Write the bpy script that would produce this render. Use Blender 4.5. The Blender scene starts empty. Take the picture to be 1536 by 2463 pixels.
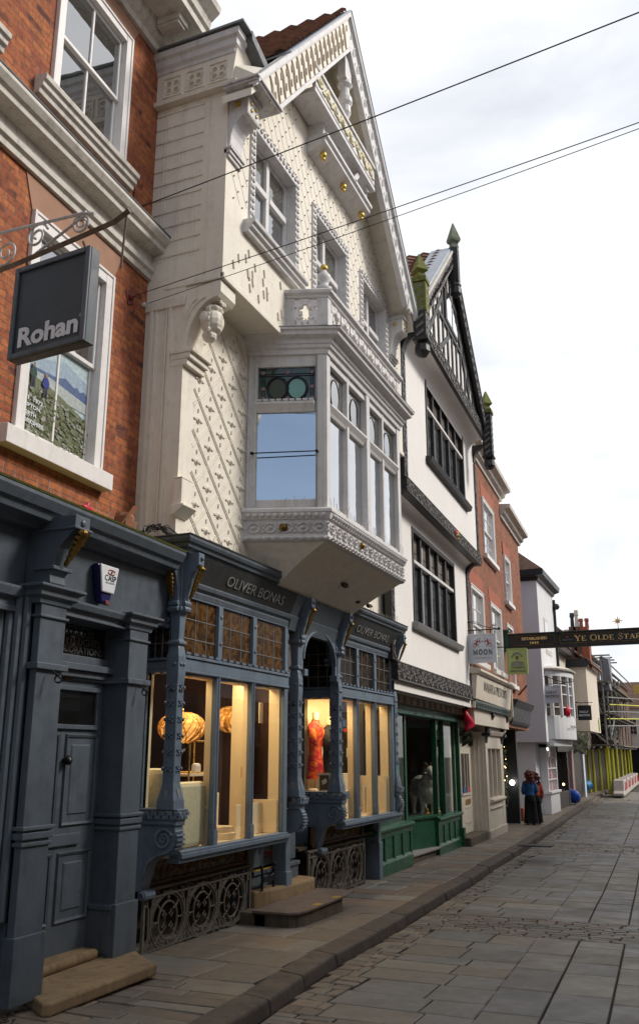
import bpy, bmesh, math, random
from mathutils import Vector, Matrix
R = math.radians
SC = bpy.context.scene
COL = SC.collection
rnd = random.Random(7)

# ------------------------------------------------------------------ survey of the street
# camera station: 1.8 m above the pavement; street axis = +Y, houses face +X
F_, CX_, CY_, HZ_, VP_, EYE = 2120., 768., 1231.5, 1815., 1690., 1.8
PITCH = math.atan((HZ_ - CY_) / F_)
YAW = math.atan((VP_ - CX_) / (F_ / math.cos(PITCH)))
_cp, _sp, _cy, _sy = math.cos(PITCH), math.sin(PITCH), math.cos(YAW), math.sin(YAW)
def sight(u, v):
    a = u - CX_; b = CY_ - v
    fw = F_ * _cp - b * _sp; z = F_ * _sp + b * _cp
    return (a * _cy - fw * _sy, fw * _cy + a * _sy, z)
def PX(u, v, X):
    d = sight(u, v); s = X / d[0]; return (s * d[1], EYE + s * d[2])
def PY(u, v, Y):
    d = sight(u, v); s = Y / d[1]; return (s * d[0], EYE + s * d[2])
GT = [(-60, 0), (5, 0), (7.8, -.065), (10.1, -.125), (14.3, -.205), (16, -.26), (22, -.325), (28, -.37), (32, -.42), (900, -.42)]
def ground(y):
    for (a, za), (b, zb) in zip(GT[:-1], GT[1:]):
        if y <= b: return za + (zb - za) * max(0, y - a) / (b - a)
    return GT[-1][1]
def PG(u, v):
    d = sight(u, v); z = 0.0
    for _ in range(30):
        s = (z - EYE) / d[2]; z = ground(s * d[1])
    return (s * d[0], s * d[1], z)

# ------------------------------------------------------------------ mesh builder
class G:
    def __init__(s): s.v = []; s.f = []; s.m = []; s.c = []
    def add(s, vs, fs, m=0):
        n = len(s.v); s.v += [tuple(p) for p in vs]
        for f in fs: s.f.append(tuple(i + n for i in f)); s.m.append(m)
        return s
    def quad(s, a, b, c, d, m=0): return s.add([a, b, c, d], [(0, 1, 2, 3)], m)
    def hexa(s, p, m=0):
        return s.add(p, [(0, 3, 2, 1), (4, 5, 6, 7), (0, 1, 5, 4), (1, 2, 6, 5), (2, 3, 7, 6), (3, 0, 4, 7)], m)
    def box(s, x0, x1, y0, y1, z0, z1, m=0):
        if x0 > x1: x0, x1 = x1, x0
        if y0 > y1: y0, y1 = y1, y0
        if z0 > z1: z0, z1 = z1, z0
        return s.hexa([(x0, y0, z0), (x1, y0, z0), (x1, y1, z0), (x0, y1, z0), (x0, y0, z1), (x1, y0, z1), (x1, y1, z1), (x0, y1, z1)], m)
    def obox(s, c, e1, e2, e3, m=0):
        c = Vector(c); e1 = Vector(e1); e2 = Vector(e2); e3 = Vector(e3)
        return s.hexa([c - e1 - e2 - e3, c + e1 - e2 - e3, c + e1 + e2 - e3, c - e1 + e2 - e3, c - e1 - e2 + e3, c + e1 - e2 + e3, c + e1 + e2 + e3, c - e1 + e2 + e3], m)
    def prismv(s, pts, O, U, V, W, m=0):
        O = Vector(O); U = Vector(U); V = Vector(V); W = Vector(W); n = len(pts)
        a = [O + U * p[0] + V * p[1] for p in pts]; b = [q + W for q in a]
        return s.add(a + b, [tuple(range(n))[::-1], tuple(range(n, 2 * n))] + [(i, (i + 1) % n, n + (i + 1) % n, n + i) for i in range(n)], m)
    def px(s, pts, x0, x1, m=0): return s.prismv(pts, (x0, 0, 0), (0, 1, 0), (0, 0, 1), (x1 - x0, 0, 0), m)
    def py(s, pts, y0, y1, m=0): return s.prismv(pts, (0, y0, 0), (1, 0, 0), (0, 0, 1), (0, y1 - y0, 0), m)
    def pz(s, pts, z0, z1, m=0): return s.prismv(pts, (0, 0, z0), (1, 0, 0), (0, 1, 0), (0, 0, z1 - z0), m)
    def tube(s, path, r, n=6, m=0, closed=False):
        P = [Vector(p) for p in path]; k = len(P)
        rs = r if isinstance(r, (list, tuple)) else [r] * k
        vs = []; prev = None
        for i, p in enumerate(P):
            if closed: t = P[(i + 1) % k] - P[i - 1]
            else: t = P[min(i + 1, k - 1)] - P[max(i - 1, 0)]
            if t.length < 1e-9: t = Vector((0, 0, 1))
            t.normalize()
            if prev is None:
                a = Vector((0, 0, 1)) if abs(t.z) < .9 else Vector((1, 0, 0))
                u = t.cross(a).normalized()
            else:
                u = prev - t * prev.dot(t)
                u = u.normalized() if u.length > 1e-6 else t.orthogonal().normalized()
            prev = u; w = t.cross(u)
            for j in range(n):
                q = 2 * math.pi * j / n
                vs.append(p + (u * math.cos(q) + w * math.sin(q)) * rs[i])
        fs = []
        for i in range(k if closed else k - 1):
            a = i * n; b = ((i + 1) % k) * n
            for j in range(n): fs.append((a + j, a + (j + 1) % n, b + (j + 1) % n, b + j))
        if not closed: fs += [tuple(range(n))[::-1], tuple(range((k - 1) * n, k * n))]
        return s.add(vs, fs, m)
    def lathe(s, prof, c, n=12, ax='z', m=0, sx=1, sy=1):
        vs = []; k = len(prof)
        for r, h in prof:
            for j in range(n):
                q = 2 * math.pi * j / n; a = r * math.cos(q) * sx; b = r * math.sin(q) * sy
                p = {'z': (a, b, h), 'x': (h, a, b), 'y': (a, h, b)}[ax]
                vs.append((c[0] + p[0], c[1] + p[1], c[2] + p[2]))
        fs = [(i * n + j, i * n + (j + 1) % n, (i + 1) * n + (j + 1) % n, (i + 1) * n + j) for i in range(k - 1) for j in range(n)]
        fs += [tuple(range(n))[::-1], tuple(range((k - 1) * n, k * n))]
        return s.add(vs, fs, m)
    def ball(s, c, r, sc=(1, 1, 1), n=10, k=6, m=0):
        vs = [(c[0], c[1], c[2] - r * sc[2])]
        for i in range(1, k):
            t = math.pi * i / k
            for j in range(n):
                q = 2 * math.pi * j / n
                vs.append((c[0] + r * sc[0] * math.sin(t) * math.cos(q), c[1] + r * sc[1] * math.sin(t) * math.sin(q), c[2] - r * sc[2] * math.cos(t)))
        vs.append((c[0], c[1], c[2] + r * sc[2])); e = len(vs) - 1
        fs = [(0, 1 + (j + 1) % n, 1 + j) for j in range(n)]
        for i in range(k - 2):
            for j in range(n): fs.append((1 + i * n + j, 1 + i * n + (j + 1) % n, 1 + (i + 1) * n + (j + 1) % n, 1 + (i + 1) * n + j))
        fs += [(e, e - n + j, e - n + (j + 1) % n) for j in range(n)]
        return s.add(vs, fs, m)
    def sweep(s, path, prof, closed=False, m=0, side=1):
        """profile (offset, z) carried along a plan path with mitred corners; offset goes to the right of travel * side"""
        P = [Vector((p[0], p[1])) for p in path]; k = len(P)
        def nrm(a, b):
            t = (b - a).normalized(); return Vector((t.y, -t.x)) * side
        vs = []; n = len(prof)
        for i in range(k):
            if closed or 0 < i < k - 1:
                a = nrm(P[i - 1], P[i]); b = nrm(P[i], P[(i + 1) % k]); h = (a + b) / max(1e-6, 1 + a.dot(b))
            elif i == 0: h = nrm(P[0], P[1])
            else: h = nrm(P[-2], P[-1])
            for o, z in prof: vs.append((P[i].x + h.x * o, P[i].y + h.y * o, z))
        fs = []
        for i in range(k if closed else k - 1):
            a = i * n; b = ((i + 1) % k) * n
            for j in range(n): fs.append((a + j, a + (j + 1) % n, b + (j + 1) % n, b + j))
        if not closed: fs += [tuple(range(n))[::-1], tuple(range((k - 1) * n, k * n))]
        return s.add(vs, fs, m)
    def wall(s, O, U, V, N, w, h, holes=(), reveal=.12, m=0):
        """front sheet w x h with openings and their reveals; O origin, U along, V up, N outward"""
        O = Vector(O); U = Vector(U); V = Vector(V); N = Vector(N)
        us = sorted({0, w} | {a for q in holes for a in (q[0], q[1])}); vz = sorted({0, h} | {a for q in holes for a in (q[2], q[3])})
        us = [a for a in us if -1e-6 <= a <= w + 1e-6]; vz = [a for a in vz if -1e-6 <= a <= h + 1e-6]
        for i in range(len(us) - 1):
            for j in range(len(vz) - 1):
                cu = (us[i] + us[i + 1]) / 2; cv = (vz[j] + vz[j + 1]) / 2
                if any(q[0] < cu < q[1] and q[2] < cv < q[3] for q in holes): continue
                s.quad(O + U * us[i] + V * vz[j], O + U * us[i + 1] + V * vz[j], O + U * us[i + 1] + V * vz[j + 1], O + U * us[i] + V * vz[j + 1], m)
        for a, b, c, d in holes:
            r = N * -reveal
            for p, q in (((a, c), (b, c)), ((b, c), (b, d)), ((b, d), (a, d)), ((a, d), (a, c))):
                A = O + U * p[0] + V * p[1]; B = O + U * q[0] + V * q[1]
                s.quad(A, B, B + r, A + r, m)
        return s
    def xf(s, M, start=0):
        for i in range(start, len(s.v)): s.v[i] = tuple(M @ Vector(s.v[i]))
        return s
    def build(s, name, mat, parent=None, smooth=False, bevel=0, org=None, recalc=True, mods=()):
        me = bpy.data.meshes.new(name)
        root = parent
        while root is not None and root.parent is not None: root = root.parent
        o = Vector(root['_o']) if root is not None else (Vector(org) if org is not None else Vector((0, 0, 0)))
        me.from_pydata([tuple(Vector(p) - o) for p in s.v], [], s.f)
        mats = mat if isinstance(mat, (list, tuple)) else [mat]
        for q in mats: me.materials.append(q)
        if len(mats) > 1:
            for p, i in zip(me.polygons, s.m): p.material_index = i
        if s.c:
            at = me.color_attributes.new('tone', 'FLOAT_COLOR', 'CORNER')
            for p in me.polygons:
                for li in p.loop_indices: at.data[li].color = s.c[p.index]
        if recalc:
            bm = bmesh.new(); bm.from_mesh(me); bmesh.ops.recalc_face_normals(bm, faces=bm.faces); bm.to_mesh(me); bm.free()
        if smooth:
            for p in me.polygons: p.use_smooth = True
        ob = bpy.data.objects.new(name, me); COL.objects.link(ob)
        if parent is not None: ob.parent = parent
        else: ob.location = o; ob['_o'] = tuple(o)
        if bevel:
            b = ob.modifiers.new('edge', 'BEVEL'); b.width = bevel; b.segments = 2; b.limit_method = 'ANGLE'; b.angle_limit = R(50)
        for kind, kw in mods:
            q = ob.modifiers.new(kind.lower(), kind)
            for a, b in kw.items(): setattr(q, a, b)
        return ob

def thing(name, label, cat, loc=(0, 0, 0), group=None):
    o = bpy.data.objects.new(name, None); COL.objects.link(o); o.location = loc; o['_o'] = tuple(loc)
    o['label'] = label; o['category'] = cat
    if group: o['group'] = group
    o.empty_display_size = .2
    return o
def tag(o, label, cat, group=None):
    o['label'] = label; o['category'] = cat
    if group: o['group'] = group
    return o
def plabel(o, t): o['label'] = t; return o
def structure(o): o['kind'] = 'structure'; return o
def parts(gs, name, mat, parent, **k):
    return [q.build(name, mat, parent, **k) for q in gs]
def oval(c, U, V, ru, rv, n=20, a0=0, a1=2 * math.pi, closed=True):
    c = Vector(c); U = Vector(U); V = Vector(V); k = n if closed else n + 1
    return [c + U * (ru * math.cos(a0 + (a1 - a0) * i / n)) + V * (rv * math.sin(a0 + (a1 - a0) * i / n)) for i in range(k)]
def spiral(c, U, V, r0, r1, turns, a0=0, n=18):
    c = Vector(c); U = Vector(U); V = Vector(V)
    return [c + (U * math.cos(a0 + 2 * math.pi * turns * i / n) + V * math.sin(a0 + 2 * math.pi * turns * i / n)) * (r0 + (r1 - r0) * i / n) for i in range(n + 1)]
def lerp(a, b, t): return a + (b - a) * t
YV = Vector((0, 1, 0)); XV = Vector((1, 0, 0)); ZV = Vector((0, 0, 1))

# ------------------------------------------------------------------ lettering
def text(g_parent, name, txt, mat, O, U, V, width, height=None, depth=.006, bold=0., shear=0., align='L', spacing=1.):
    cu = bpy.data.curves.new(name, 'FONT'); cu.body = txt; cu.offset = bold; cu.shear = shear; cu.space_character = spacing
    cu.extrude = .5; cu.resolution_u = 3
    tmp = bpy.data.objects.new(name, cu); COL.objects.link(tmp)
    dg = bpy.context.evaluated_depsgraph_get(); dg.update()
    me = bpy.data.meshes.new_from_object(tmp.evaluated_get(dg))
    bpy.data.objects.remove(tmp); bpy.data.curves.remove(cu)
    xs = [v.co.x for v in me.vertices]; ys = [v.co.y for v in me.vertices]
    x0, x1, y0, y1 = min(xs), max(xs), min(ys), max(ys)
    sx = width / (x1 - x0); sy = (height / (y1 - y0)) if height else sx
    O = Vector(O); U = Vector(U).normalized(); V = Vector(V).normalized(); N = U.cross(V)
    root = g_parent
    while root.parent is not None: root = root.parent
    o = Vector(root['_o'])
    for v in me.vertices:
        v.co = O + U * ((v.co.x - x0) * sx) + V * ((v.co.y - y0) * sy) + N * ((v.co.z + .5) * depth) - o
    me.materials.clear(); me.materials.append(mat)
    ob = bpy.data.objects.new(name, me); COL.objects.link(ob); ob.parent = g_parent
    return ob
def _arc(cx, cy, rx, ry, a0, a1, n=10): return [(cx + rx * math.cos(R(a0 + (a1 - a0) * i / n)), cy + ry * math.sin(R(a0 + (a1 - a0) * i / n))) for i in range(n + 1)]
TH, TN = .17, .075
SERIF = {   # advance, strokes (polyline, width)
 'Y': (.86, [([(.1, .97), (.43, .45)], TH), ([(.76, .97), (.43, .45)], TN), ([(.43, .5), (.43, .03)], TH), ([(-.02, .97), (.26, .97)], .06), ([(.62, .97), (.88, .97)], .06), ([(.27, .03), (.6, .03)], .06)]),
 'E': (.76, [([(.17, 1), (.17, 0)], TH), ([(.02, .97), (.64, .97)], .07), ([(.17, .51), (.5, .51)], .07), ([(.02, .03), (.68, .03)], .07), ([(.63, 1), (.63, .77)], .06), ([(.67, 0), (.67, .25)], .06), ([(.5, .4), (.5, .62)], .06)]),
 'O': (.98, [(_arc(.47, .5, .36, .47, 100, 260), TH), (_arc(.47, .5, .36, .47, -80, 80), TH), (_arc(.47, .5, .36, .47, 70, 110, 4), TN), (_arc(.47, .5, .36, .47, 250, 290, 4), TN)]),
 'L': (.72, [([(.17, 1), (.17, 0)], TH), ([(.02, .97), (.34, .97)], .06), ([(.02, .03), (.64, .03)], .07), ([(.63, 0), (.63, .28)], .06)]),
 'D': (.94, [([(.17, 1), (.17, 0)], TH), ([(.02, .97), (.42, .97)], .07), ([(.02, .03), (.42, .03)], .07), (_arc(.4, .5, .39, .46, -90, 90), TH * .9)]),
 'S': (.68, [(_arc(.33, .74, .2, .22, 40, 250), .11), (_arc(.33, .27, .23, .24, 70, -140), .12), ([(.24, .56), (.42, .46)], .15), ([(.52, .98), (.52, .72)], .05), ([(.08, .04), (.08, .3)], .05)]),
 'T': (.8, [([(.4, 1), (.4, 0)], TH), ([(.05, .97), (.75, .97)], .07), ([(.06, 1), (.06, .75)], .06), ([(.74, 1), (.74, .75)], .06), ([(.24, .03), (.56, .03)], .06)]),
 'A': (.9, [([(.42, 1), (.75, .02)], TH), ([(.42, .97), (.13, .02)], TN), ([(.22, .33), (.6, .33)], TN), ([(.02, .03), (.27, .03)], .06), ([(.58, .03), (.9, .03)], .06)]),
 'R': (.9, [([(.17, 1), (.17, 0)], TH), ([(.02, .97), (.42, .97)], .06), ([(.17, .48), (.42, .48)], .06), (_arc(.42, .73, .21, .23, -90, 90, 8), .13), ([(.4, .48), (.72, .03)], TH * .9), ([(.02, .03), (.33, .03)], .06), ([(.66, .03), (.86, .03)], .06)]),
 'M': (1.12, [([(.16, .97), (.16, .03)], TN), ([(.18, .97), (.53, .1)], TH), ([(.9, .97), (.53, .1)], TN), ([(.92, 1), (.92, 0)], TH), ([(.02, .03), (.3, .03)], .06), ([(.76, .03), (1.08, .03)], .06), ([(.02, .97), (.2, .97)], .06), ([(.9, .97), (1.08, .97)], .06)]),
 'N': (.98, [([(.16, .97), (.16, .03)], TN), ([(.16, .97), (.78, .03)], TH), ([(.8, .97), (.8, .03)], TN), ([(.02, .03), (.3, .03)], .06), ([(.66, .97), (.94, .97)], .06), ([(.02, .97), (.2, .97)], .06)]),
 'B': (.84, [([(.17, 1), (.17, 0)], TH), ([(.02, .97), (.4, .97)], .06), ([(.02, .03), (.42, .03)], .06), ([(.17, .52), (.42, .52)], .06), (_arc(.4, .75, .2, .22, -90, 90, 8), .12), (_arc(.42, .28, .24, .25, -90, 90, 8), .13)]),
 'W': (1.2, [([(.1, .97), (.36, .03)], TH), ([(.58, .97), (.36, .03)], TN), ([(.58, .97), (.84, .03)], TH), ([(1.08, .97), (.84, .03)], TN), ([(-.02, .97), (.26, .97)], .06), ([(.96, .97), (1.2, .97)], .06)]),
}
def serif(g_parent, name, txt, mat, O, U, V, height, width=None, depth=.01, caps=None, track=.05):
    """roman capitals drawn as strokes with serifs; caps: heights of single letters (small capitals)"""
    g = G(); x = 0; O = Vector(O); U = Vector(U).normalized(); V = Vector(V).normalized(); N = U.cross(V)
    items = []
    for i, ch in enumerate(txt):
        if ch == ' ': x += .42; continue
        k = caps[i] if caps else 1.
        items.append((x, k, SERIF[ch])); x += (SERIF[ch][0] + track) * k
    sx = (width / x) if width else height
    for x0, k, (adv, strokes) in items:
        for pl, w in strokes:
            for (ax, ay), (bx, by) in zip(pl[:-1], pl[1:]):
                a = Vector((ax * k + x0, ay * k)); b = Vector((bx * k + x0, by * k)); t = b - a; L = t.length
                if L < 1e-6: continue
                t /= L; n = Vector((-t.y, t.x)) * (w * k / 2); e = t * (.02 if len(pl) > 2 else 0)
                q = [a - e - n, b + e - n, b + e + n, a - e + n]
                P = [O + U * (p.x * sx) + V * (p.y * height) for p in q]
                g.hexa(P + [p + N * depth for p in P])
    return g.build(name, mat, g_parent)
# ------------------------------------------------------------------ materials (all procedural)
def S(r, g, b):
    f = lambda c: (c / 255) / 12.92 if c <= 10 else ((c / 255 + .055) / 1.055) ** 2.4
    return (f(r), f(g), f(b), 1)
def mat0(name):
    m = bpy.data.materials.new(name); m.use_nodes = True; nt = m.node_tree
    return m, nt, nt.nodes['Principled BSDF']
def N(nt, t, **kw):
    n = nt.nodes.new(t)
    for k, v in kw.items():
        if k in n.inputs: n.inputs[k].default_value = v
        else: setattr(n, k, v)
    return n
def mixc(nt, fac, a, b, blend='MIX'):
    n = nt.nodes.new('ShaderNodeMix'); n.data_type = 'RGBA'; n.blend_type = blend
    for i, v in ((0, fac), (6, a), (7, b)):
        if hasattr(v, 'node'): nt.links.new(v, n.inputs[i])
        else: n.inputs[i].default_value = v if i or not isinstance(v, tuple) else v
    return n.outputs[2]
def ramp(nt, src, stops):
    n = nt.nodes.new('ShaderNodeValToRGB'); nt.links.new(src, n.inputs[0]); e = n.color_ramp.elements
    while len(e) < len(stops): e.new(.5)
    for q, (p, c) in zip(e, stops): q.position = p; q.color = c if len(c) == 4 else (*c, 1)
    return n.outputs[0]
def gray(v): return (v, v, v, 1)
def coords(nt, scale=(1, 1, 1), rot=(0, 0, 0)):
    tc = nt.nodes.new('ShaderNodeTexCoord'); mp = nt.nodes.new('ShaderNodeMapping')
    mp.inputs['Scale'].default_value = scale; mp.inputs['Rotation'].default_value = rot
    nt.links.new(tc.outputs['Object'], mp.inputs[0]); return mp.outputs[0]
def noise(nt, vec, scale, detail=4, rough=.6, dist=0):
    n = N(nt, 'ShaderNodeTexNoise', Scale=scale, Detail=detail, Roughness=rough, Distortion=dist); nt.links.new(vec, n.inputs['Vector']); return n.outputs['Fac']
def bump(nt, bs, h, strength=.3, dist=.01):
    b = N(nt, 'ShaderNodeBump', Strength=strength, Distance=dist); nt.links.new(h, b.inputs['Height']); nt.links.new(b.outputs[0], bs.inputs['Normal'])
def paint(name, col, rough=.5, var=.18, scale=3., bmp=.12, dirt=None, dirt_amt=.35, metal=0., spec=.4, fine=60.):
    m, nt, bs = mat0(name); v = coords(nt)
    dark = tuple(c * (1 - var) for c in col[:3]) + (1,); lite = tuple(min(1, c * (1 + var * .6)) for c in col[:3]) + (1,)
    c = ramp(nt, noise(nt, v, scale, 6), [(.3, dark), (.55, col), (.75, lite)])
    if dirt:
        st = noise(nt, coords(nt, (7, 7, .7)), 1.6, 6, .65)
        st2 = noise(nt, v, 9, 8, .7)
        mm = nt.nodes.new('ShaderNodeMath'); mm.operation = 'MULTIPLY'; nt.links.new(st, mm.inputs[0]); nt.links.new(st2, mm.inputs[1])
        f = ramp(nt, mm.outputs[0], [(.24, gray(0)), (.42, gray(dirt_amt))])
        c = mixc(nt, f, c, dirt)
    nt.links.new(c, bs.inputs['Base Color'])
    bs.inputs['Metallic'].default_value = metal; bs.inputs['Specular IOR Level'].default_value = spec
    r = ramp(nt, noise(nt, v, scale * 4, 3), [(.3, gray(max(.05, rough - .12))), (.7, gray(min(1, rough + .12)))])
    nt.links.new(r, bs.inputs['Roughness'])
    if bmp: bump(nt, bs, noise(nt, v, fine, 5, .7), bmp, .006)
    return m
def brick(name, c1, c2, mortar, bw=.225, bh=.075, dark=(.05, .03, .03, 1), mort=.006, rough=.9):
    m, nt, bs = mat0(name)
    tc = nt.nodes.new('ShaderNodeTexCoord'); sp = nt.nodes.new('ShaderNodeSeparateXYZ'); nt.links.new(tc.outputs['Object'], sp.inputs[0])
    ad = nt.nodes.new('ShaderNodeMath'); ad.operation = 'ADD'; nt.links.new(sp.outputs[0], ad.inputs[0]); nt.links.new(sp.outputs[1], ad.inputs[1])
    cb = nt.nodes.new('ShaderNodeCombineXYZ'); nt.links.new(ad.outputs[0], cb.inputs[0]); nt.links.new(sp.outputs[2], cb.inputs[1])
    wob = N(nt, 'ShaderNodeTexNoise', Scale=9., Detail=3); nt.links.new(tc.outputs['Object'], wob.inputs['Vector'])
    wv = nt.nodes.new('ShaderNodeVectorMath'); wv.operation = 'MULTIPLY_ADD'; nt.links.new(wob.outputs['Color'], wv.inputs[0]); wv.inputs[1].default_value = (.022, .02, 0); nt.links.new(cb.outputs[0], wv.inputs[2])
    def bt(a, b, mc, bias=0.):
        n = N(nt, 'ShaderNodeTexBrick', Scale=1., **{'Mortar Size': mort, 'Mortar Smooth': .35, 'Brick Width': bw, 'Row Height': bh, 'Bias': bias})
        n.inputs['Color1'].default_value = a; n.inputs['Color2'].default_value = b; n.inputs['Mortar'].default_value = mc
        nt.links.new(wv.outputs[0], n.inputs['Vector']); return n
    b1 = bt(c1, c2, mortar); n1 = noise(nt, tc.outputs['Object'], 1.1, 5, .65); n2 = noise(nt, tc.outputs['Object'], 14, 6, .75)
    b2 = bt(gray(0), gray(1), gray(.25), .0)
    c = mixc(nt, ramp(nt, n2, [(.42, gray(0)), (.72, gray(.75))]), b1.outputs['Color'], dark)
    c = mixc(nt, ramp(nt, n1, [(.35, gray(0)), (.7, gray(.45))]), c, tuple(x * .45 for x in c2[:3]) + (1,))
    mu = nt.nodes.new('ShaderNodeMath'); mu.operation = 'MULTIPLY'; nt.links.new(b2.outputs['Color'], mu.inputs[0]); nt.links.new(noise(nt, cb.outputs[0], 3.3, 2), mu.inputs[1])
    c = mixc(nt, ramp(nt, mu.outputs[0], [(.47, gray(0)), (.56, gray(.7))]), c, dark)
    nt.links.new(c, bs.inputs['Base Color']); bs.inputs['Roughness'].default_value = rough; bs.inputs['Specular IOR Level'].default_value = .2
    h = mixc(nt, .45, b1.outputs['Fac'], n2)
    inv = nt.nodes.new('ShaderNodeInvert'); nt.links.new(h, inv.inputs['Color'])
    bump(nt, bs, inv.outputs[0], .55, .02)
    return m
def schlick(nt, refl):
    lw = N(nt, 'ShaderNodeLayerWeight', Blend=.5); pw = nt.nodes.new('ShaderNodeMath'); pw.operation = 'POWER'; nt.links.new(lw.outputs['Facing'], pw.inputs[0]); pw.inputs[1].default_value = 5
    ma = nt.nodes.new('ShaderNodeMath'); ma.operation = 'MULTIPLY_ADD'; ma.use_clamp = True; nt.links.new(pw.outputs[0], ma.inputs[0]); ma.inputs[1].default_value = .9; ma.inputs[2].default_value = .035 + refl
    return ma
def glossmix(name, col, refl=.3, rough=.03, tint=(1, 1, 1, 1), pattern=None, wav=.0):
    m, nt, bs = mat0(name); nt.nodes.remove(bs); out = nt.nodes['Material Output']; v = coords(nt)
    d = nt.nodes.new('ShaderNodeBsdfDiffuse'); gl = N(nt, 'ShaderNodeBsdfGlossy', Roughness=rough); gl.inputs[0].default_value = tint
    c = ramp(nt, noise(nt, v, 1.5, 3), [(.3, tuple(x * .6 for x in col[:3]) + (1,)), (.7, col)])
    if pattern: c = pattern(nt, c)
    nt.links.new(c, d.inputs[0]); mx = nt.nodes.new('ShaderNodeMixShader')
    ma = schlick(nt, refl)
    nt.links.new(ma.outputs[0], mx.inputs[0]); nt.links.new(d.outputs[0], mx.inputs[1]); nt.links.new(gl.outputs[0], mx.inputs[2]); nt.links.new(mx.outputs[0], out.inputs[0])
    if wav:
        b = N(nt, 'ShaderNodeBump', Strength=wav, Distance=.02); nt.links.new(noise(nt, v, 2.2, 2), b.inputs['Height']); nt.links.new(b.outputs[0], gl.inputs['Normal'])
    return m
def clearglass(name, refl=.03):
    m, nt, bs = mat0(name); nt.nodes.remove(bs); out = nt.nodes['Material Output']
    t = nt.nodes.new('ShaderNodeBsdfTransparent'); t.inputs[0].default_value = (.95, .97, .96, 1); gl = N(nt, 'ShaderNodeBsdfGlossy', Roughness=.01)
    ma = schlick(nt, refl)
    mx = nt.nodes.new('ShaderNodeMixShader'); nt.links.new(ma.outputs[0], mx.inputs[0]); nt.links.new(t.outputs[0], mx.inputs[1]); nt.links.new(gl.outputs[0], mx.inputs[2]); nt.links.new(mx.outputs[0], out.inputs[0])
    return m
def lead_grid(cw, ch, lead=gray(.25), size=.012, axis='y', diamond=False):
    def f(nt, c):
        tc = nt.nodes.new('ShaderNodeTexCoord'); sp = nt.nodes.new('ShaderNodeSeparateXYZ'); nt.links.new(tc.outputs['Object'], sp.inputs[0])
        cb = nt.nodes.new('ShaderNodeCombineXYZ'); nt.links.new(sp.outputs[0 if axis == 'x' else 1], cb.inputs[0]); nt.links.new(sp.outputs[2], cb.inputs[1])
        mp = nt.nodes.new('ShaderNodeMapping'); nt.links.new(cb.outputs[0], mp.inputs[0])
        if diamond: mp.inputs['Rotation'].default_value = (0, 0, R(45))
        b = N(nt, 'ShaderNodeTexBrick', Scale=1., offset=0., **{'Mortar Size': size, 'Mortar Smooth': .1, 'Brick Width': cw, 'Row Height': ch})
        b.inputs['Color1'].default_value = gray(.6); b.inputs['Color2'].default_value = gray(1.4); b.inputs['Mortar'].default_value = gray(1)
        nt.links.new(mp.outputs[0], b.inputs['Vector'])
        c2 = mixc(nt, 1., c, b.outputs['Color'], 'MULTIPLY')
        return mixc(nt, b.outputs['Fac'], c2, lead)
    return f
def toned(name, rough=.8, var=.25, bmp=.4, scale=9., stain=None, spec=.3, fine=50., stain_amt=.5):
    """colour per face from the 'tone' attribute, with procedural grain and stains"""
    m, nt, bs = mat0(name); a = nt.nodes.new('ShaderNodeAttribute'); a.attribute_name = 'tone'; v = coords(nt)
    n1 = noise(nt, v, scale, 7, .7); c = mixc(nt, 1., a.outputs['Color'], ramp(nt, n1, [(.25, gray(1 - var)), (.75, gray(1 + var))]), 'MULTIPLY')
    if stain: c = mixc(nt, ramp(nt, noise(nt, v, .9, 8, .68), [(.47, gray(0)), (.68, gray(stain_amt))]), c, stain)
    nt.links.new(c, bs.inputs['Base Color']); bs.inputs['Specular IOR Level'].default_value = spec
    nt.links.new(ramp(nt, noise(nt, v, 2.5, 4), [(.35, gray(max(.1, rough - .25))), (.65, gray(rough))]), bs.inputs['Roughness'])
    if bmp: bump(nt, bs, noise(nt, v, fine, 8, .75), bmp, .008)
    return m
def swirl(name, stops, scale=3., dist=3., rough=.6, emit=0., detail=3, sc=(1, 1, 1)):
    m, nt, bs = mat0(name); v = coords(nt, sc); c = ramp(nt, noise(nt, v, scale, detail, .55, dist), stops)
    nt.links.new(c, bs.inputs['Base Color']); bs.inputs['Roughness'].default_value = rough
    if emit: nt.links.new(c, bs.inputs['Emission Color']); bs.inputs['Emission Strength'].default_value = emit
    return m
def glow(name, col, strength):
    m, nt, bs = mat0(name); bs.inputs['Base Color'].default_value = col; bs.inputs['Emission Color'].default_value = col; bs.inputs['Emission Strength'].default_value = strength
    return m

M = {}
M['cream'] = paint('cream_render', (.80, .745, .645, 1), .7, .06, 1.2, .10, (.36, .31, .23, 1), .28)
M['cream_deco'] = paint('cream_ornament', (.76, .70, .60, 1), .7, .08, 5, .1, (.32, .27, .2, 1), .3)
M['cream_shade'] = paint('darker_cream', (.46, .38, .28, 1), .8, .15, 5, .1)
M['lilac'] = paint('lilac_white_joinery', (.66, .645, .64, 1), .55, .07, 3, .12, (.22, .19, .17, 1), .35)
M['lilac_deco'] = paint('lilac_white_ornament', (.58, .56, .555, 1), .6, .12, 6, .15, (.12, .10, .09, 1), .55)
M['white'] = paint('white_gloss_paint', (.76, .73, .71, 1), .4, .05, 3, .08, (.35, .32, .28, 1), .25)
M['stone_white'] = paint('painted_stone', (.62, .58, .52, 1), .75, .12, 3, .25, (.13, .11, .09, 1), .5)
M['cornice_top'] = paint('weathered_lead', (.13, .135, .14, 1), .6, .3, 4, .3, (.08, .07, .05, 1), .5)
M['brick'] = brick('old_orange_brick', (.58, .20, .075, 1), (.36, .105, .055, 1), (.20, .145, .105, 1))
M['brick_far'] = brick('red_brick', (.40, .155, .085, 1), (.27, .10, .062, 1), (.34, .26, .20, 1), .225, .075, (.14, .065, .045, 1))
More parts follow.
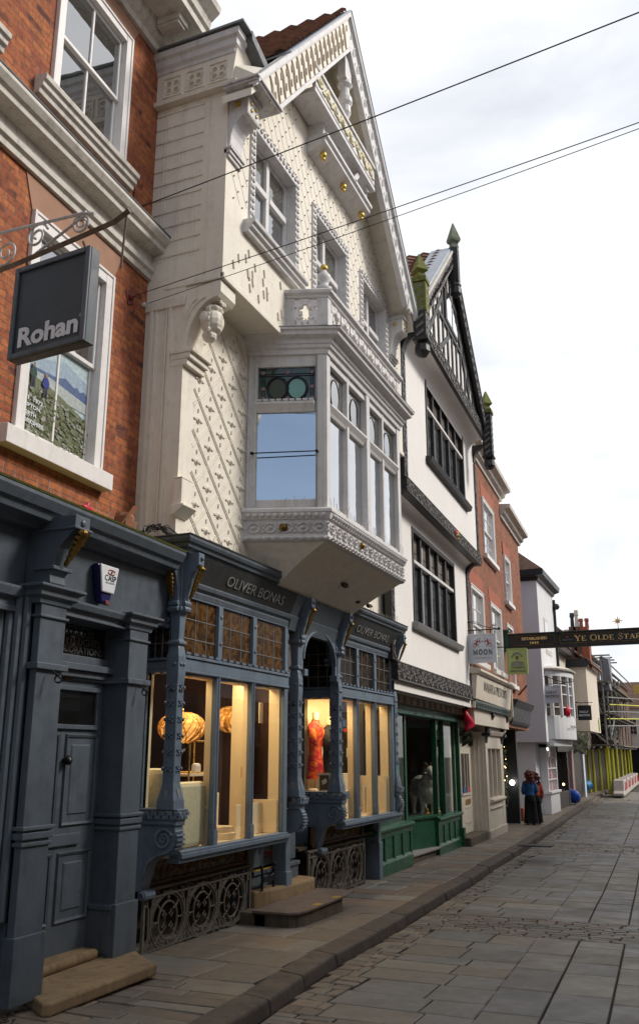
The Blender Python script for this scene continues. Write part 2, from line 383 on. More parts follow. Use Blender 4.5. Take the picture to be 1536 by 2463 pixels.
M['rubbed'] = paint('rubbed_brick', (.36, .20, .13, 1), .85, .15, 4, .2)
M['redpaint'] = paint('red_gauged_brick', (.36, .11, .062, 1), .85, .15, 6, .25)
M['slate_blue'] = paint('slate_blue_shopfront_paint', (.135, .175, .225, 1), .42, .16, 2.5, .12, (.04, .05, .06, 1), .45)
M['slate_dark'] = paint('dark_grey_shopfront_paint', (.095, .115, .138, 1), .42, .16, 2.5, .12, (.03, .03, .03, 1), .4)
M['fascia'] = paint('charcoal_fascia_paint', (.032, .034, .033, 1), .5, .15, 2.5, .08)
M['gold'] = paint('tarnished_gilt', (.20, .115, .022, 1), .45, .35, 14, .2, None, 0, .7)
M['gold_bright'] = paint('gilt_leaf', (.62, .42, .10, 1), .35, .2, 12, .1, None, 0, .6)
M['goldbrass'] = paint('brass_tube', (.72, .46, .14, 1), .3, .1, 4, 0, None, 0, .9)
M['green'] = paint('bottle_green_paint', (.012, .085, .038, 1), .35, .2, 3, .1, (.02, .04, .03, 1), .35)
M['green_box'] = paint('faded_green_fascia', (.075, .17, .14, 1), .5, .25, 3, .1, (.03, .05, .045, 1), .5)
M['render'] = paint('white_lime_render', (.80, .77, .74, 1), .85, .05, 1.1, .15, (.50, .46, .42, 1), .22)
M['timber'] = paint('black_oak_paint', (.022, .021, .022, 1), .55, .35, 8, .25, (.05, .048, .045, 1), .5)
M['carved'] = paint('black_carved_oak', (.028, .026, .026, 1), .45, .4, 18, .35)
M['carved_hi'] = paint('worn_carved_relief', (.17, .155, .145, 1), .6, .35, 16, .3)
M['moss'] = paint('mossy_timber', (.16, .17, .035, 1), .9, .5, 9, .5, (.05, .05, .03, 1), .7)
M['limestone'] = paint('worn_sandstone', (.27, .185, .10, 1), .85, .28, 3, .45, (.09, .06, .035, 1), .7)
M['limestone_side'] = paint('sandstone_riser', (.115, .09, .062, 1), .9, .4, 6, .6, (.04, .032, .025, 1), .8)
M['iron_cream'] = paint('weathered_cast_iron', (.125, .108, .088, 1), .75, .35, 9, .35, (.07, .05, .04, 1), .6)
M['iron'] = paint('black_wrought_iron', (.018, .018, .02, 1), .45, .2, 8, .15, None, 0, .5)
M['iron_white'] = paint('white_wrought_iron', (.55, .54, .53, 1), .55, .15, 8, .1, (.2, .1, .05, 1), .6)
M['iron_rust'] = paint('rusted_iron_bar', (.20, .155, .115, 1), .7, .3, 8, .2, (.10, .055, .03, 1), .7)
M['red_iron'] = paint('red_oxide_iron', (.17, .035, .03, 1), .6, .3, 8, .2)
M['cable'] = paint('black_cable', (.03, .03, .032, 1), .6, .1, 4, 0)
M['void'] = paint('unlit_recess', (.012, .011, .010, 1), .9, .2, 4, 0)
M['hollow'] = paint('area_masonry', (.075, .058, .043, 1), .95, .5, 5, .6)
M['lead'] = paint('sheet_lead', (.36, .39, .43, 1), .5, .15, 3, .15)
M['tile'] = paint('clay_pantile', (.25, .125, .08, 1), .85, .45, 7, .4, (.09, .07, .05, 1), .7)
M['tile_far'] = paint('brown_clay_tile', (.17, .095, .065, 1), .9, .4, 5, .4, (.07, .06, .05, 1), .6)
M['glass_up'] = glossmix('old_window_glass', (.03, .035, .038, 1), .34, .015, wav=.05)
M['glass_bay'] = glossmix('bay_window_glass', (.03, .04, .045, 1), .62, .008, (.80, .90, 1, 1), wav=.03)
M['glass_bay_front'] = glossmix('bay_front_glass', (.05, .055, .05, 1), .55, .02, wav=.25)
M['stained'] = glossmix('green_stained_glass', (.035, .095, .085, 1), .03, .08, pattern=lead_grid(.085, .085, (.05, .04, .045, 1), .006, 'x'))
M['stained_roundel'] = glossmix('sea_green_roundel_glass', (.20, .44, .38, 1), .02, .1)
M['stained_olive'] = glossmix('olive_roundel_glass', (.055, .06, .018, 1), .0, .1)
M['leaded'] = glossmix('small_leaded_glass', (.15, .14, .11, 1), .22, .05, pattern=lead_grid(.055, .055, (.03, .03, .03, 1), .006, 'y', True))
M['leaded_amber'] = glossmix('amber_leaded_glass', (.045, .022, .008, 1), .0, .1, pattern=lambda nt, c: mixc(nt, ramp(nt, noise(nt, coords(nt), 7, 3, .5, 1.5), [(.4, gray(0)), (.62, gray(1))]), c, (.12, .06, .02, 1)))
M['leaded_dark'] = glossmix('dim_leaded_glass', (.018, .014, .010, 1), .0, .08, pattern=lambda nt, c: mixc(nt, ramp(nt, noise(nt, coords(nt), 6, 3, .5, 1.5), [(.45, gray(0)), (.7, gray(.8))]), c, (.07, .055, .04, 1)))
M['leaded_bw'] = glossmix('grey_leaded_lights', (.13, .135, .135, 1), .10, .12, pattern=lead_grid(.16, .24, (.03, .03, .03, 1), .012, 'y'))
M['leaded_tan'] = glossmix('lights_with_drawn_blind', (.36, .30, .25, 1), .05, .12, pattern=lead_grid(.16, .24, (.06, .05, .05, 1), .012, 'y'))
M['glass_dark'] = glossmix('dark_shop_glass', (.012, .012, .012, 1), .05, .02)
M['glass_far'] = glossmix('sash_glass', (.42, .42, .40, 1), .28, .05)
M['glass_shop'] = clearglass('shop_window_glass', .01)
M['cream_lit'] = paint('display_cream_paint', (.76, .62, .42, 1), .6, .04, 2, 0)
M['shop_dark'] = paint('dim_shop_interior', (.045, .018, .010, 1), .9, .5, 1.5, 0)
M['clothes'] = swirl('hanging_garments', [(.3, (.012, .008, .008, 1)), (.45, (.10, .012, .012, 1)), (.55, (.03, .02, .02, 1)), (.66, (.16, .11, .07, 1)), (.8, (.02, .02, .03, 1))], 2., .5, .9, 0, 3, (.8, 9, .5))
M['rattan'] = swirl('woven_rattan_shade', [(.36, (.30, .10, .015, 1)), (.5, (.80, .36, .07, 1)), (.64, (.95, .55, .16, 1))], 9, 1.2, .7, .75, 4, (1, 1, 3))
M['strand'] = paint('rattan_strand', (.62, .30, .06, 1), .6, .3, 12, 0)
M['boucle'] = paint('cream_boucle', (.72, .62, .42, 1), .95, .12, 20, .6, fine=70)
M['dress'] = swirl('red_orange_print_dress', [(.36, (.60, .008, .03, 1)), (.47, (.70, .02, .04, 1)), (.53, (.85, .14, .01, 1)), (.7, (.9, .24, .015, 1))], 5.5, 2.5, .8)
M['blackcloth'] = paint('black_cloth', (.012, .011, .012, 1), .9, .3, 8, .2)
M['skin_doll'] = paint('mannequin_cream', (.62, .45, .28, 1), .5, .05, 4, 0)
M['redcloth'] = paint('red_cushion_cloth', (.55, .045, .04, 1), .85, .2, 8, .2)
M['lightwood'] = paint('light_oak', (.50, .31, .14, 1), .5, .2, 4, .05)
M['frieze'] = swirl('gilt_painted_frieze', [(.36, (.012, .008, .005, 1)), (.5, (.055, .030, .010, 1)), (.6, (.20, .115, .025, 1)), (.72, (.05, .028, .01, 1))], 4.2, 4.5, .5, 0, 4)
M['frame_brown'] = paint('brown_frieze_frame', (.10, .045, .015, 1), .55, .3, 6, .1)
M['yellow_line'] = paint('yellow_edge_paint', (.42, .27, .02, 1), .7, .35, 12, .2)
M['pink_stone'] = paint('pinkish_paving_step', (.15, .108, .085, 1), .8, .3, 5, .4, (.08, .06, .05, 1), .6)
M['sign_slate'] = paint('slate_sign_panel', (.045, .058, .072, 1), .45, .08, 2, .03)
M['letter_white'] = paint('pale_lettering', (.66, .68, .72, 1), .5, .05, 5, 0)
M['letter_grey'] = paint('dim_grey_lettering', (.22, .22, .215, 1), .5, .1, 5, 0)
M['letter_dark'] = paint('charcoal_lettering', (.035, .04, .045, 1), .5, .1, 5, 0)
M['letter_ghost'] = paint('faded_lettering', (.30, .28, .26, 1), .7, .2, 9, 0)
M['letter_old'] = paint('tarnished_lettering', (.085, .09, .085, 1), .5, .3, 12, 0)
M['letter_gold'] = paint('gold_sign_lettering', (.80, .56, .22, 1), .45, .15, 12, 0)
M['alarm_white'] = paint('white_plastic', (.66, .67, .70, 1), .35, .05, 4, 0)
M['alarm_blue'] = paint('navy_plastic', (.012, .012, .085, 1), .3, .1, 4, 0)
M['signwhite'] = paint('pale_grey_sign_panel', (.58, .61, .66, 1), .5, .05, 2, .02)
M['lime'] = paint('lime_green_sign', (.36, .43, .15, 1), .5, .08, 2, .02)
M['lime_hot'] = paint('bright_lime_paint', (.42, .72, .015, 1), .5, .06, 2, .02)
M['flag_red'] = paint('flag_red', (.42, .03, .05, 1), .5, .1, 5, 0)
M['flag_blue'] = paint('flag_blue', (.02, .025, .07, 1), .5, .1, 5, 0)
M['navy_sign'] = paint('black_sign_board', (.010, .010, .013, 1), .35, .15, 3, 0)
M['pubred'] = paint('sign_crest_red', (.30, .06, .03, 1), .5, .1, 5, 0)
M['walker'] = paint('cream_shop_paint', (.62, .55, .45, 1), .5, .08, 2.5, .1, (.3, .25, .2, 1), .25)
M['walker_plinth'] = paint('painted_stone_plinth', (.50, .44, .37, 1), .8, .15, 5, .3, (.2, .16, .12, 1), .5)
M['darkshop'] = paint('dark_grey_joinery', (.028, .031, .035, 1), .4, .2, 3, .08)
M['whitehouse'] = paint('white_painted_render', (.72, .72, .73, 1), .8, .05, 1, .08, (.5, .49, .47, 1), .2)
M['whitehouse_shaded'] = paint('shaded_white_render', (.60, .60, .63, 1), .85, .06, 1, .08)  # same render as the front, with the side's shade put into its colour
M['creamfar'] = paint('pale_cream_render', (.70, .62, .51, 1), .85, .06, 1, .08, (.42, .36, .29, 1), .25)
M['pinkpanel'] = paint('dusty_pink_panel', (.42, .27, .25, 1), .7, .06, 2, 0)
M['brownshop'] = paint('dark_brown_joinery', (.03, .02, .013, 1), .5, .3, 3, .05)
M['yellowwrap'] = paint('yellow_scaffold_wrap', (.62, .60, .04, 1), .5, .12, 5, .05)
M['steel'] = paint('galvanised_tube', (.25, .25, .24, 1), .6, .25, 6, .05)
M['plank'] = paint('scaffold_board', (.22, .19, .14, 1), .9, .3, 5, .2)
M['sheeting'] = paint('grey_debris_sheeting', (.22, .22, .24, 1), .8, .25, 3, .2)
M['debris'] = paint('scaffold_netting', (.075, .07, .055, 1), .95, .6, 14, .6)
M['blueplastic'] = paint('blue_plastic', (.012, .085, .50, 1), .3, .2, 5, .2)
M['bluetarp'] = paint('turquoise_tarpaulin', (.02, .19, .40, 1), .4, .25, 5, .25)
M['barrier_white'] = paint('white_barrier_plastic', (.42, .37, .33, 1), .5, .15, 4, .05)
M['barrier_red'] = paint('red_barrier_plastic', (.42, .05, .045, 1), .5, .15, 4, .05)
M['denim'] = paint('blue_denim', (.018, .10, .26, 1), .85, .3, 12, .25)
M['trouser'] = paint('black_trousers', (.008, .008, .009, 1), .85, .3, 8, .15)
M['hair'] = paint('auburn_hair', (.115, .022, .015, 1), .6, .4, 22, .6)
M['skin'] = paint('skin', (.52, .30, .21, 1), .55, .08, 6, .05)
M['rust_jacket'] = paint('rust_red_coat', (.42, .075, .03, 1), .85, .2, 8, .2)
M['shoe'] = paint('pale_shoe', (.42, .42, .43, 1), .6, .1, 6, 0)
M['fleece'] = paint('ram_fleece', (.80, .74, .60, 1), .95, .3, 22, .9, fine=40)
M['horn'] = paint('ram_horn', (.20, .12, .06, 1), .6, .3, 12, .2)
M['ramface'] = paint('ram_face', (.76, .70, .62, 1), .8, .15, 10, .2)
M['garland'] = swirl('fir_garland', [(.35, (.006, .015, .006, 1)), (.5, (.02, .05, .015, 1)), (.62, (.10, .04, .02, 1)), (.7, (.03, .07, .02, 1))], 20, 1, .9)
M['bulb'] = glow('warm_fairy_bulb', (1, .62, .25, 1), 6)
M['spot'] = glow('lit_spot_lamp', (1, .93, .82, 1), 9)
M['pink'] = paint('hot_pink_display', (.72, .05, .16, 1), .6, .3, 5, 0)
M['terracotta'] = paint('terracotta_shard', (.33, .14, .075, 1), .85, .3, 6, .3)
M['redplastic'] = paint('bright_red_plastic', (.62, .015, .045, 1), .35, .05, 5, 0)
M['spike'] = paint('clear_spike_plastic', (.45, .40, .36, 1), .3, .2, 9, 0)
M['aqua'] = paint('aqua_poster', (.05, .33, .27, 1), .5, .3, 6, 0)
M['notice'] = paint('blue_notice', (.05, .10, .30, 1), .5, .1, 5, 0)
M['paper'] = paint('paper_card', (.66, .60, .48, 1), .7, .05, 5, 0)
M['slab'] = toned('york_stone_paving', .72, .22, .45, 8., (.27, .155, .085, 1), .35, 60., .42)
M['road'] = toned('street_paving_slabs', .68, .22, .45, 7., (.10, .085, .07, 1), .35, 60., .5)
M['joint'] = paint('dark_paving_joint', (.055, .045, .035, 1), .95, .4, 12, .4)
M['kerb'] = paint('worn_stone_kerb', (.105, .08, .06, 1), .75, .4, 4, .5, (.03, .024, .018, 1), .75)
M['art'] = toned('printed_poster', .45, .35, .0, 26., None, .3)
M['artflat'] = toned('printed_graphic', .5, .08, .0, 12., None, .3)
# ------------------------------------------------------------------ sky, sun, camera
def sky():
    w = bpy.data.worlds.new('World'); SC.world = w; w.use_nodes = True; nt = w.node_tree
    bg = nt.nodes['Background']; bg.inputs[1].default_value = 0.1
    st = nt.nodes.new('ShaderNodeTexSky'); st.sky_type = 'NISHITA'; st.sun_disc = False
    st.sun_elevation = R(38); st.sun_rotation = R(62); st.air_density = 1.; st.dust_density = 1.2
    tc = nt.nodes.new('ShaderNodeTexCoord'); mp = nt.nodes.new('ShaderNodeMapping'); nt.links.new(tc.outputs['Generated'], mp.inputs[0])
    mp.inputs['Scale'].default_value = (1, 1, 2.1); mp.inputs['Location'].default_value = (.35, .1, .2)
    n1 = noise(nt, mp.outputs[0], 1.5, 7, .55, .6)
    cover = ramp(nt, n1, [(.30, gray(.50)), (.47, gray(.86)), (.62, gray(1))])
    sp = nt.nodes.new('ShaderNodeSeparateXYZ'); nt.links.new(tc.outputs['Generated'], sp.inputs[0])
    # a clear blue gap in the cloud behind the camera
    mr = N(nt, 'ShaderNodeMapRange'); nt.links.new(sp.outputs[1], mr.inputs[0]); mr.inputs[1].default_value = -.95; mr.inputs[2].default_value = -.25; mr.inputs[3].default_value = .22; mr.inputs[4].default_value = 1
    cm = nt.nodes.new('ShaderNodeMath'); cm.operation = 'MULTIPLY'; nt.links.new(cover, cm.inputs[0]); nt.links.new(mr.outputs[0], cm.inputs[1]); cover = cm.outputs[0]
    n2 = noise(nt, mp.outputs[0], 2.3, 5, .5, .8)
    cloud = ramp(nt, n2, [(.30, (5.6, 5.8, 6.15, 1)), (.50, (7.3, 7.35, 7.5, 1)), (.68, (9.2, 9.2, 9.15, 1))])
    c = mixc(nt, cover, st.outputs[0], cloud)
    nt.links.new(c, bg.inputs[0])
    l = bpy.data.lights.new('sun', 'SUN'); l.energy = 2.0; l.angle = R(16); l.color = (1, .95, .87)
    o = bpy.data.objects.new('sun', l); COL.objects.link(o); o.location = (20, 8, 30)
    az, el = R(62), R(38); d = Vector((math.sin(az) * math.cos(el), math.cos(az) * math.cos(el), math.sin(el)))
    o.rotation_euler = d.to_track_quat('Z', 'Y').to_euler()
    cam = bpy.data.cameras.new('camera'); co = bpy.data.objects.new('camera', cam); COL.objects.link(co)
    co.location = (0, 0, EYE); co.rotation_euler = (R(90) + PITCH, 0, YAW)
    cam.sensor_fit = 'HORIZONTAL'; cam.sensor_width = 36; cam.lens = 36 * F_ / 1536.; cam.clip_end = 3000; cam.clip_start = .05
    SC.camera = co
    SC.view_settings.view_transform = 'Standard'; SC.view_settings.look = 'None'; SC.view_settings.exposure = 0.6; SC.view_settings.gamma = 1
    SC.cycles.max_bounces = 8; SC.cycles.transparent_max_bounces = 12; SC.cycles.use_denoising = True
sky()

# ------------------------------------------------------------------ ground
KERB = [(-14, -2.45), (0, -2.92), (6.6, -3.29), (8.65, -3.52), (12, -3.66), (18.25, -4.04), (23.5, -4.23), (35.4, -4.86), (56.3, -5.6), (75, -6.4)]
def kerbx(y):
    for (a, xa), (b, xb) in zip(KERB[:-1], KERB[1:]):
        if y <= b: return lerp(xa, xb, max(0, (y - a) / (b - a)))
    return KERB[-1][1]
ROADZ = -.105
def ground_sheet():
    g = G(); ys = [-60, -14] + [i * 2. for i in range(-5, 40)] + [90, 200, 700]
    ys = sorted(set(ys)); xs = [-300, -60, -14, -3.5, 3.5, 60, 300]
    n = len(xs)
    vs = [(x, y, ground(y) + ROADZ - .03) for y in ys for x in xs]
    fs = [(i * n + j, i * n + j + 1, (i + 1) * n + j + 1, (i + 1) * n + j) for i in range(len(ys) - 1) for j in range(n - 1)]
    g.add(vs, fs); structure(g.build('ground', M['joint']))
ground_sheet()
def stone_tone(pal, r, dv=.25):
    c = r.choice(pal); k = 1 + r.uniform(-dv, dv); return (c[0] * k, c[1] * k, c[2] * k, 1)
def slab(g, pts, zt, th, tone, r, tilt=.004, cham=.008):
    """one paving stone: pts = 4 plan corners, slightly rounded top edge and its own tilt"""
    P = [Vector((p[0], p[1], 0)) for p in pts]; c = sum(P, Vector()) / 4
    dz = [r.uniform(-tilt, tilt) for _ in P]
    top_out = [Vector((p.x, p.y, zt + ground(p.y) + d - cham)) for p, d in zip(P, dz)]
    top_in = []
    for p, d in zip(P, dz):
        q = p + (c - p).normalized() * cham * 1.6; top_in.append(Vector((q.x, q.y, zt + ground(p.y) + d)))
    bot = [Vector((p.x, p.y, zt + ground(p.y) - th)) for p in P]
    i = len(g.f)
    g.add(top_in, [(0, 1, 2, 3)])
    n = len(g.v)
    g.v += [tuple(q) for q in top_out]; g.v += [tuple(q) for q in bot]
    for k in range(4):
        k2 = (k + 1) % 4
        g.f.append((n - 4 + k, n + k, n + k2, n - 4 + k2)); g.m.append(0)
        g.f.append((n + k, n + 4 + k, n + 4 + k2, n + k2)); g.m.append(0)
    g.c += [tone] * (len(g.f) - i)
ROADPAL = [(.18, .165, .14), (.17, .162, .148), (.19, .172, .142), (.16, .154, .142), (.18, .16, .128), (.172, .166, .158)]
WARM = [(.175, .145, .112), (.165, .14, .112), (.185, .155, .118), (.16, .138, .114), (.175, .132, .10)]
def road():
    r = random.Random(3); g = G(); J = .008
    def bend(y): return -.043 * (y - 7.4)
    bands = [(11.3, 12.65), (23.0, 25.4), (36, 38), (50, 52), (6.55, 7.0)]
    def inband(y): return next((b for b in bands if b[0] - 1e-6 <= y < b[1] - 1e-6), None)
    segs = []; y = -4.
    edges = sorted(bands)
    for a, b in edges:
        if y < a: segs.append((y, a, False))
        segs.append((a, b, True)); y = b
    segs.append((y, 62, False))
    strips = [(-1.83, -1.35), (-1.35, -.86), (-.86, -.40), (-.40, .1), (.1, .6), (.6, 1.3), (1.3, 2.3), (2.3, 3.4)]
    for a, b, band in segs:
        if band:      # rows of narrow setts across the street
            y = a
            while y < b - .02:
                h = min(r.uniform(.09, .15) * (1 if a < 16 else 1.6), b - y)
                x = kerbx(y) + .02
                while x < 3.2:
                    w = r.uniform(.18, .42)
                    slab(g, [(x + J, y + J), (x + w - J, y + J), (x + w - J, y + h - J), (x + J, y + h - J)], ROADZ, .03, stone_tone(WARM + ROADPAL[:2], r, .22), r, .006)
                    x += w
                y += h
            continue
        # left zone: transverse courses between the kerb setts and the wheel tracks
        y = a
        while y < b - .05:
            h = r.uniform(.34, .62) * (1 if y < 15 else 1.25); h = b - y if b - y < h + .25 else h
            x = kerbx(y) + .02; end = -1.83 + bend(y)
            # small setts against the kerb
            ny = max(2, int(h / .17)); xk = x + r.uniform(.30, .42)
            for i in range(ny):
                y0, y1 = y + h * i / ny, y + h * (i + 1) / ny; xs = x
                while xs < xk - .08:
                    w = min(r.uniform(.12, .26), xk - xs)
                    slab(g, [(xs + J, y0 + J), (xs + w - J, y0 + J), (xs + w - J, y1 - J), (xs + J, y1 - J)], ROADZ, .03, stone_tone(WARM, r, .25), r, .007); xs += w
            x = xk
            while x < end - .02:
                w = r.uniform(.42, .85); w = end - x if end - x < w + .28 else w
                slab(g, [(x + J, y + J), (x + w - J, y + J), (x + w - J, y + h - J), (x + J, y + h - J)], ROADZ, .03, stone_tone(ROADPAL + WARM[:1], r, .18), r)
                x += w
            y += h
        for s0, s1 in strips:
            y = a + r.uniform(-.3, 0)
            while y < b - .02:
                h = r.uniform(.52, .95) * (1 if y < 15 else 1.3); y0 = max(y, a); y1 = min(y + h, b)
                if b - y1 < .2: y1 = b
                if y1 - y0 > .06:
                    A, B = bend(y0), bend(y1)
                    slab(g, [(s0 + A + J, y0 + J), (s1 + A - J, y0 + J), (s1 + B - J, y1 - J), (s0 + B + J, y1 - J)], ROADZ, .03, stone_tone(ROADPAL, r, .16), r)
                y = y1 if y1 == b else y + h
    structure(g.build('road', M['road'], recalc=False))
road()
def pavement():
    r = random.Random(5); g = G(); J = .006; y = -3.
    while y < 60:
        near = y < 7.3
        h = r.uniform(.16, .24) if near else r.uniform(.45, .75) * (1 if y < 18 else 1.3)
        x0 = -8.6 if y > 19 else -6.6; x1 = kerbx(y + h / 2) - .27; x = x0 - r.uniform(0, .5)
        if y + h > 7.3 > y: h = 7.31 - y
        while x < x1 - .02:
            w = r.uniform(.32, .6) if near else r.uniform(.5, 1.15); w = x1 - x if x1 - x < w + .25 else w
            sk = r.uniform(-.02, .02)
            slab(g, [(x + J, y + J), (x + w - J, y + J + sk), (x + w - J, y + h - J + sk), (x + J, y + h - J)], 0, .13, stone_tone(WARM + ROADPAL[:3] if not near else WARM + ROADPAL[:4], r, .18), r, .005)
            x += w
        y += h
    structure(g.build('pavement', M['slab'], recalc=False))
    k = G(); y = -8.
    while y < 60:
        L = r.uniform(.75, 1.5); a, b = y + .006, y + L - .006
        if b > 34: L = 2.; b = y + L
        xa, xb = kerbx(a), kerbx(b); za, zb = ground(a), ground(b); d = r.uniform(-.008, .008); o = r.uniform(-.012, .012)
        zt = .012 + d; zo = -.012 + d
        k.hexa([(xa - .265, a, za - .14), (xa + o, a, za - .14), (xb + o, b, zb - .14), (xb - .265, b, zb - .14),
                (xa - .265, a, za + zt), (xa - .03 + o, a, za + zo), (xb - .03 + o, b, zb + zo), (xb - .265, b, zb + zt)])
        y += L
    structure(k.build('kerb', M['kerb'], bevel=.02))
    c = G(); c.obox(PG(1290, 2060)[:2] + (ROADZ + .012,), (.35, .02, 0), (0, .22, 0), (0, 0, .01)); structure(c.build('road_drain', M['iron']))
pavement()
# ------------------------------------------------------------------ left: red brick house, its shopfront and signs
BO = Vector((-5.57, 7.97, 0)); BROT = Matrix.Translation(BO) @ Matrix.Rotation(R(2.03), 4, 'Z')
def bb(g, name, mat, parent, **k):
    g.xf(BROT); return g.build(name, mat, parent, **k)
def sash_window(parent, xf, name, s0, s1, z0, z1, o0, frame, glass, rail=None, vbars=1, fw=.10, dep=.10, label=None, arch_w=.09, arch_o=.035, hb=(0, 0)):
    """vertical sliding sash set in an opening s0..s1 / z0..z1; local (outward, along, up)"""
    P = (lambda g: g.xf(xf)) if xf is not None else (lambda g: g)
    g = G()      # architrave round the opening
    a = arch_w
    g.box(o0 - dep, o0 + arch_o, s0, s0 + a, z0, z1); g.box(o0 - dep, o0 + arch_o, s1 - a, s1, z0, z1); g.box(o0 - dep, o0 + arch_o - .003, s0 + a, s1 - a, z1 - a, z1)
    g.box(o0 - dep, o0 + arch_o - .004, s0 + a, s1 - a, z0, z0 + .05)
    g.box(o0 - dep, o0 + arch_o + .014, s0 - .012, s0 + .022, z0, z1 + .012); g.box(o0 - dep, o0 + arch_o + .014, s1 - .022, s1 + .012, z0, z1 + .012); g.box(o0 - dep, o0 + arch_o + .012, s0 + .022, s1 - .022, z1 - .022, z1 + .012)
    w = P(g).build(name, frame, parent, bevel=.006)
    if label: plabel(w, label)
    i0, i1, j0, j1 = s0 + a, s1 - a, z0 + .05, z1 - a
    rail = rail or (j0 + j1) / 2
    for k, (b0, b1, oo) in enumerate(((rail - .02, j1, -.035), (j0, rail + .025, -.07))):
        g = G(); t = .045; O = o0 + oo
        g.box(O - .04, O, i0, i0 + t, b0, b1); g.box(O - .04, O, i1 - t, i1, b0, b1); g.box(O - .04, O - .001, i0 + t, i1 - t, b1 - t, b1); g.box(O - .04, O - .001, i0 + t, i1 - t, b0, b0 + (t * 1.5 if k else t))
        for v in range(vbars):
            c = lerp(i0, i1, (v + 1) / (vbars + 1)); g.box(O - .035, O - .003, c - .014, c + .014, b0 + t, b1 - t)
        for v in range(hb[k]):
            c = lerp(b0, b1, (v + 1) / (hb[k] + 1)); g.box(O - .035, O - .004, i0 + t, i1 - t, c - .012, c + .012)
        P(g).build('sash', frame, w, bevel=.004)
        g = G(); g.box(O - .028, O - .020, i0 + .01, i1 - .01, b0 + .01, b1 - .01); P(g).build('pane', glass, w)
    return w
def sill(parent, xf, s0, s1, z0, z1, o1, mat, name='window_sill', moulded=False, o0=-.05):
    g = G(); h = z1 - z0
    if moulded: pr = [(o0, z0), (o1 * .45, z0), (o1 * .5, z0 + h * .25), (o1 * .72, z0 + h * .35), (o1 * .75, z0 + h * .6), (o1 * .95, z0 + h * .66), (o1, z0 + h * .9), (o1 * .9, z1), (o0, z1 + .01)]
    else: pr = [(o0, z0), (o1, z0), (o1, z1 - .015), (o0, z1 + .012)]
    g.py(pr, s0, s1)
    if xf is not None: g.xf(xf)
    return g.build(name, mat, parent, bevel=.006)

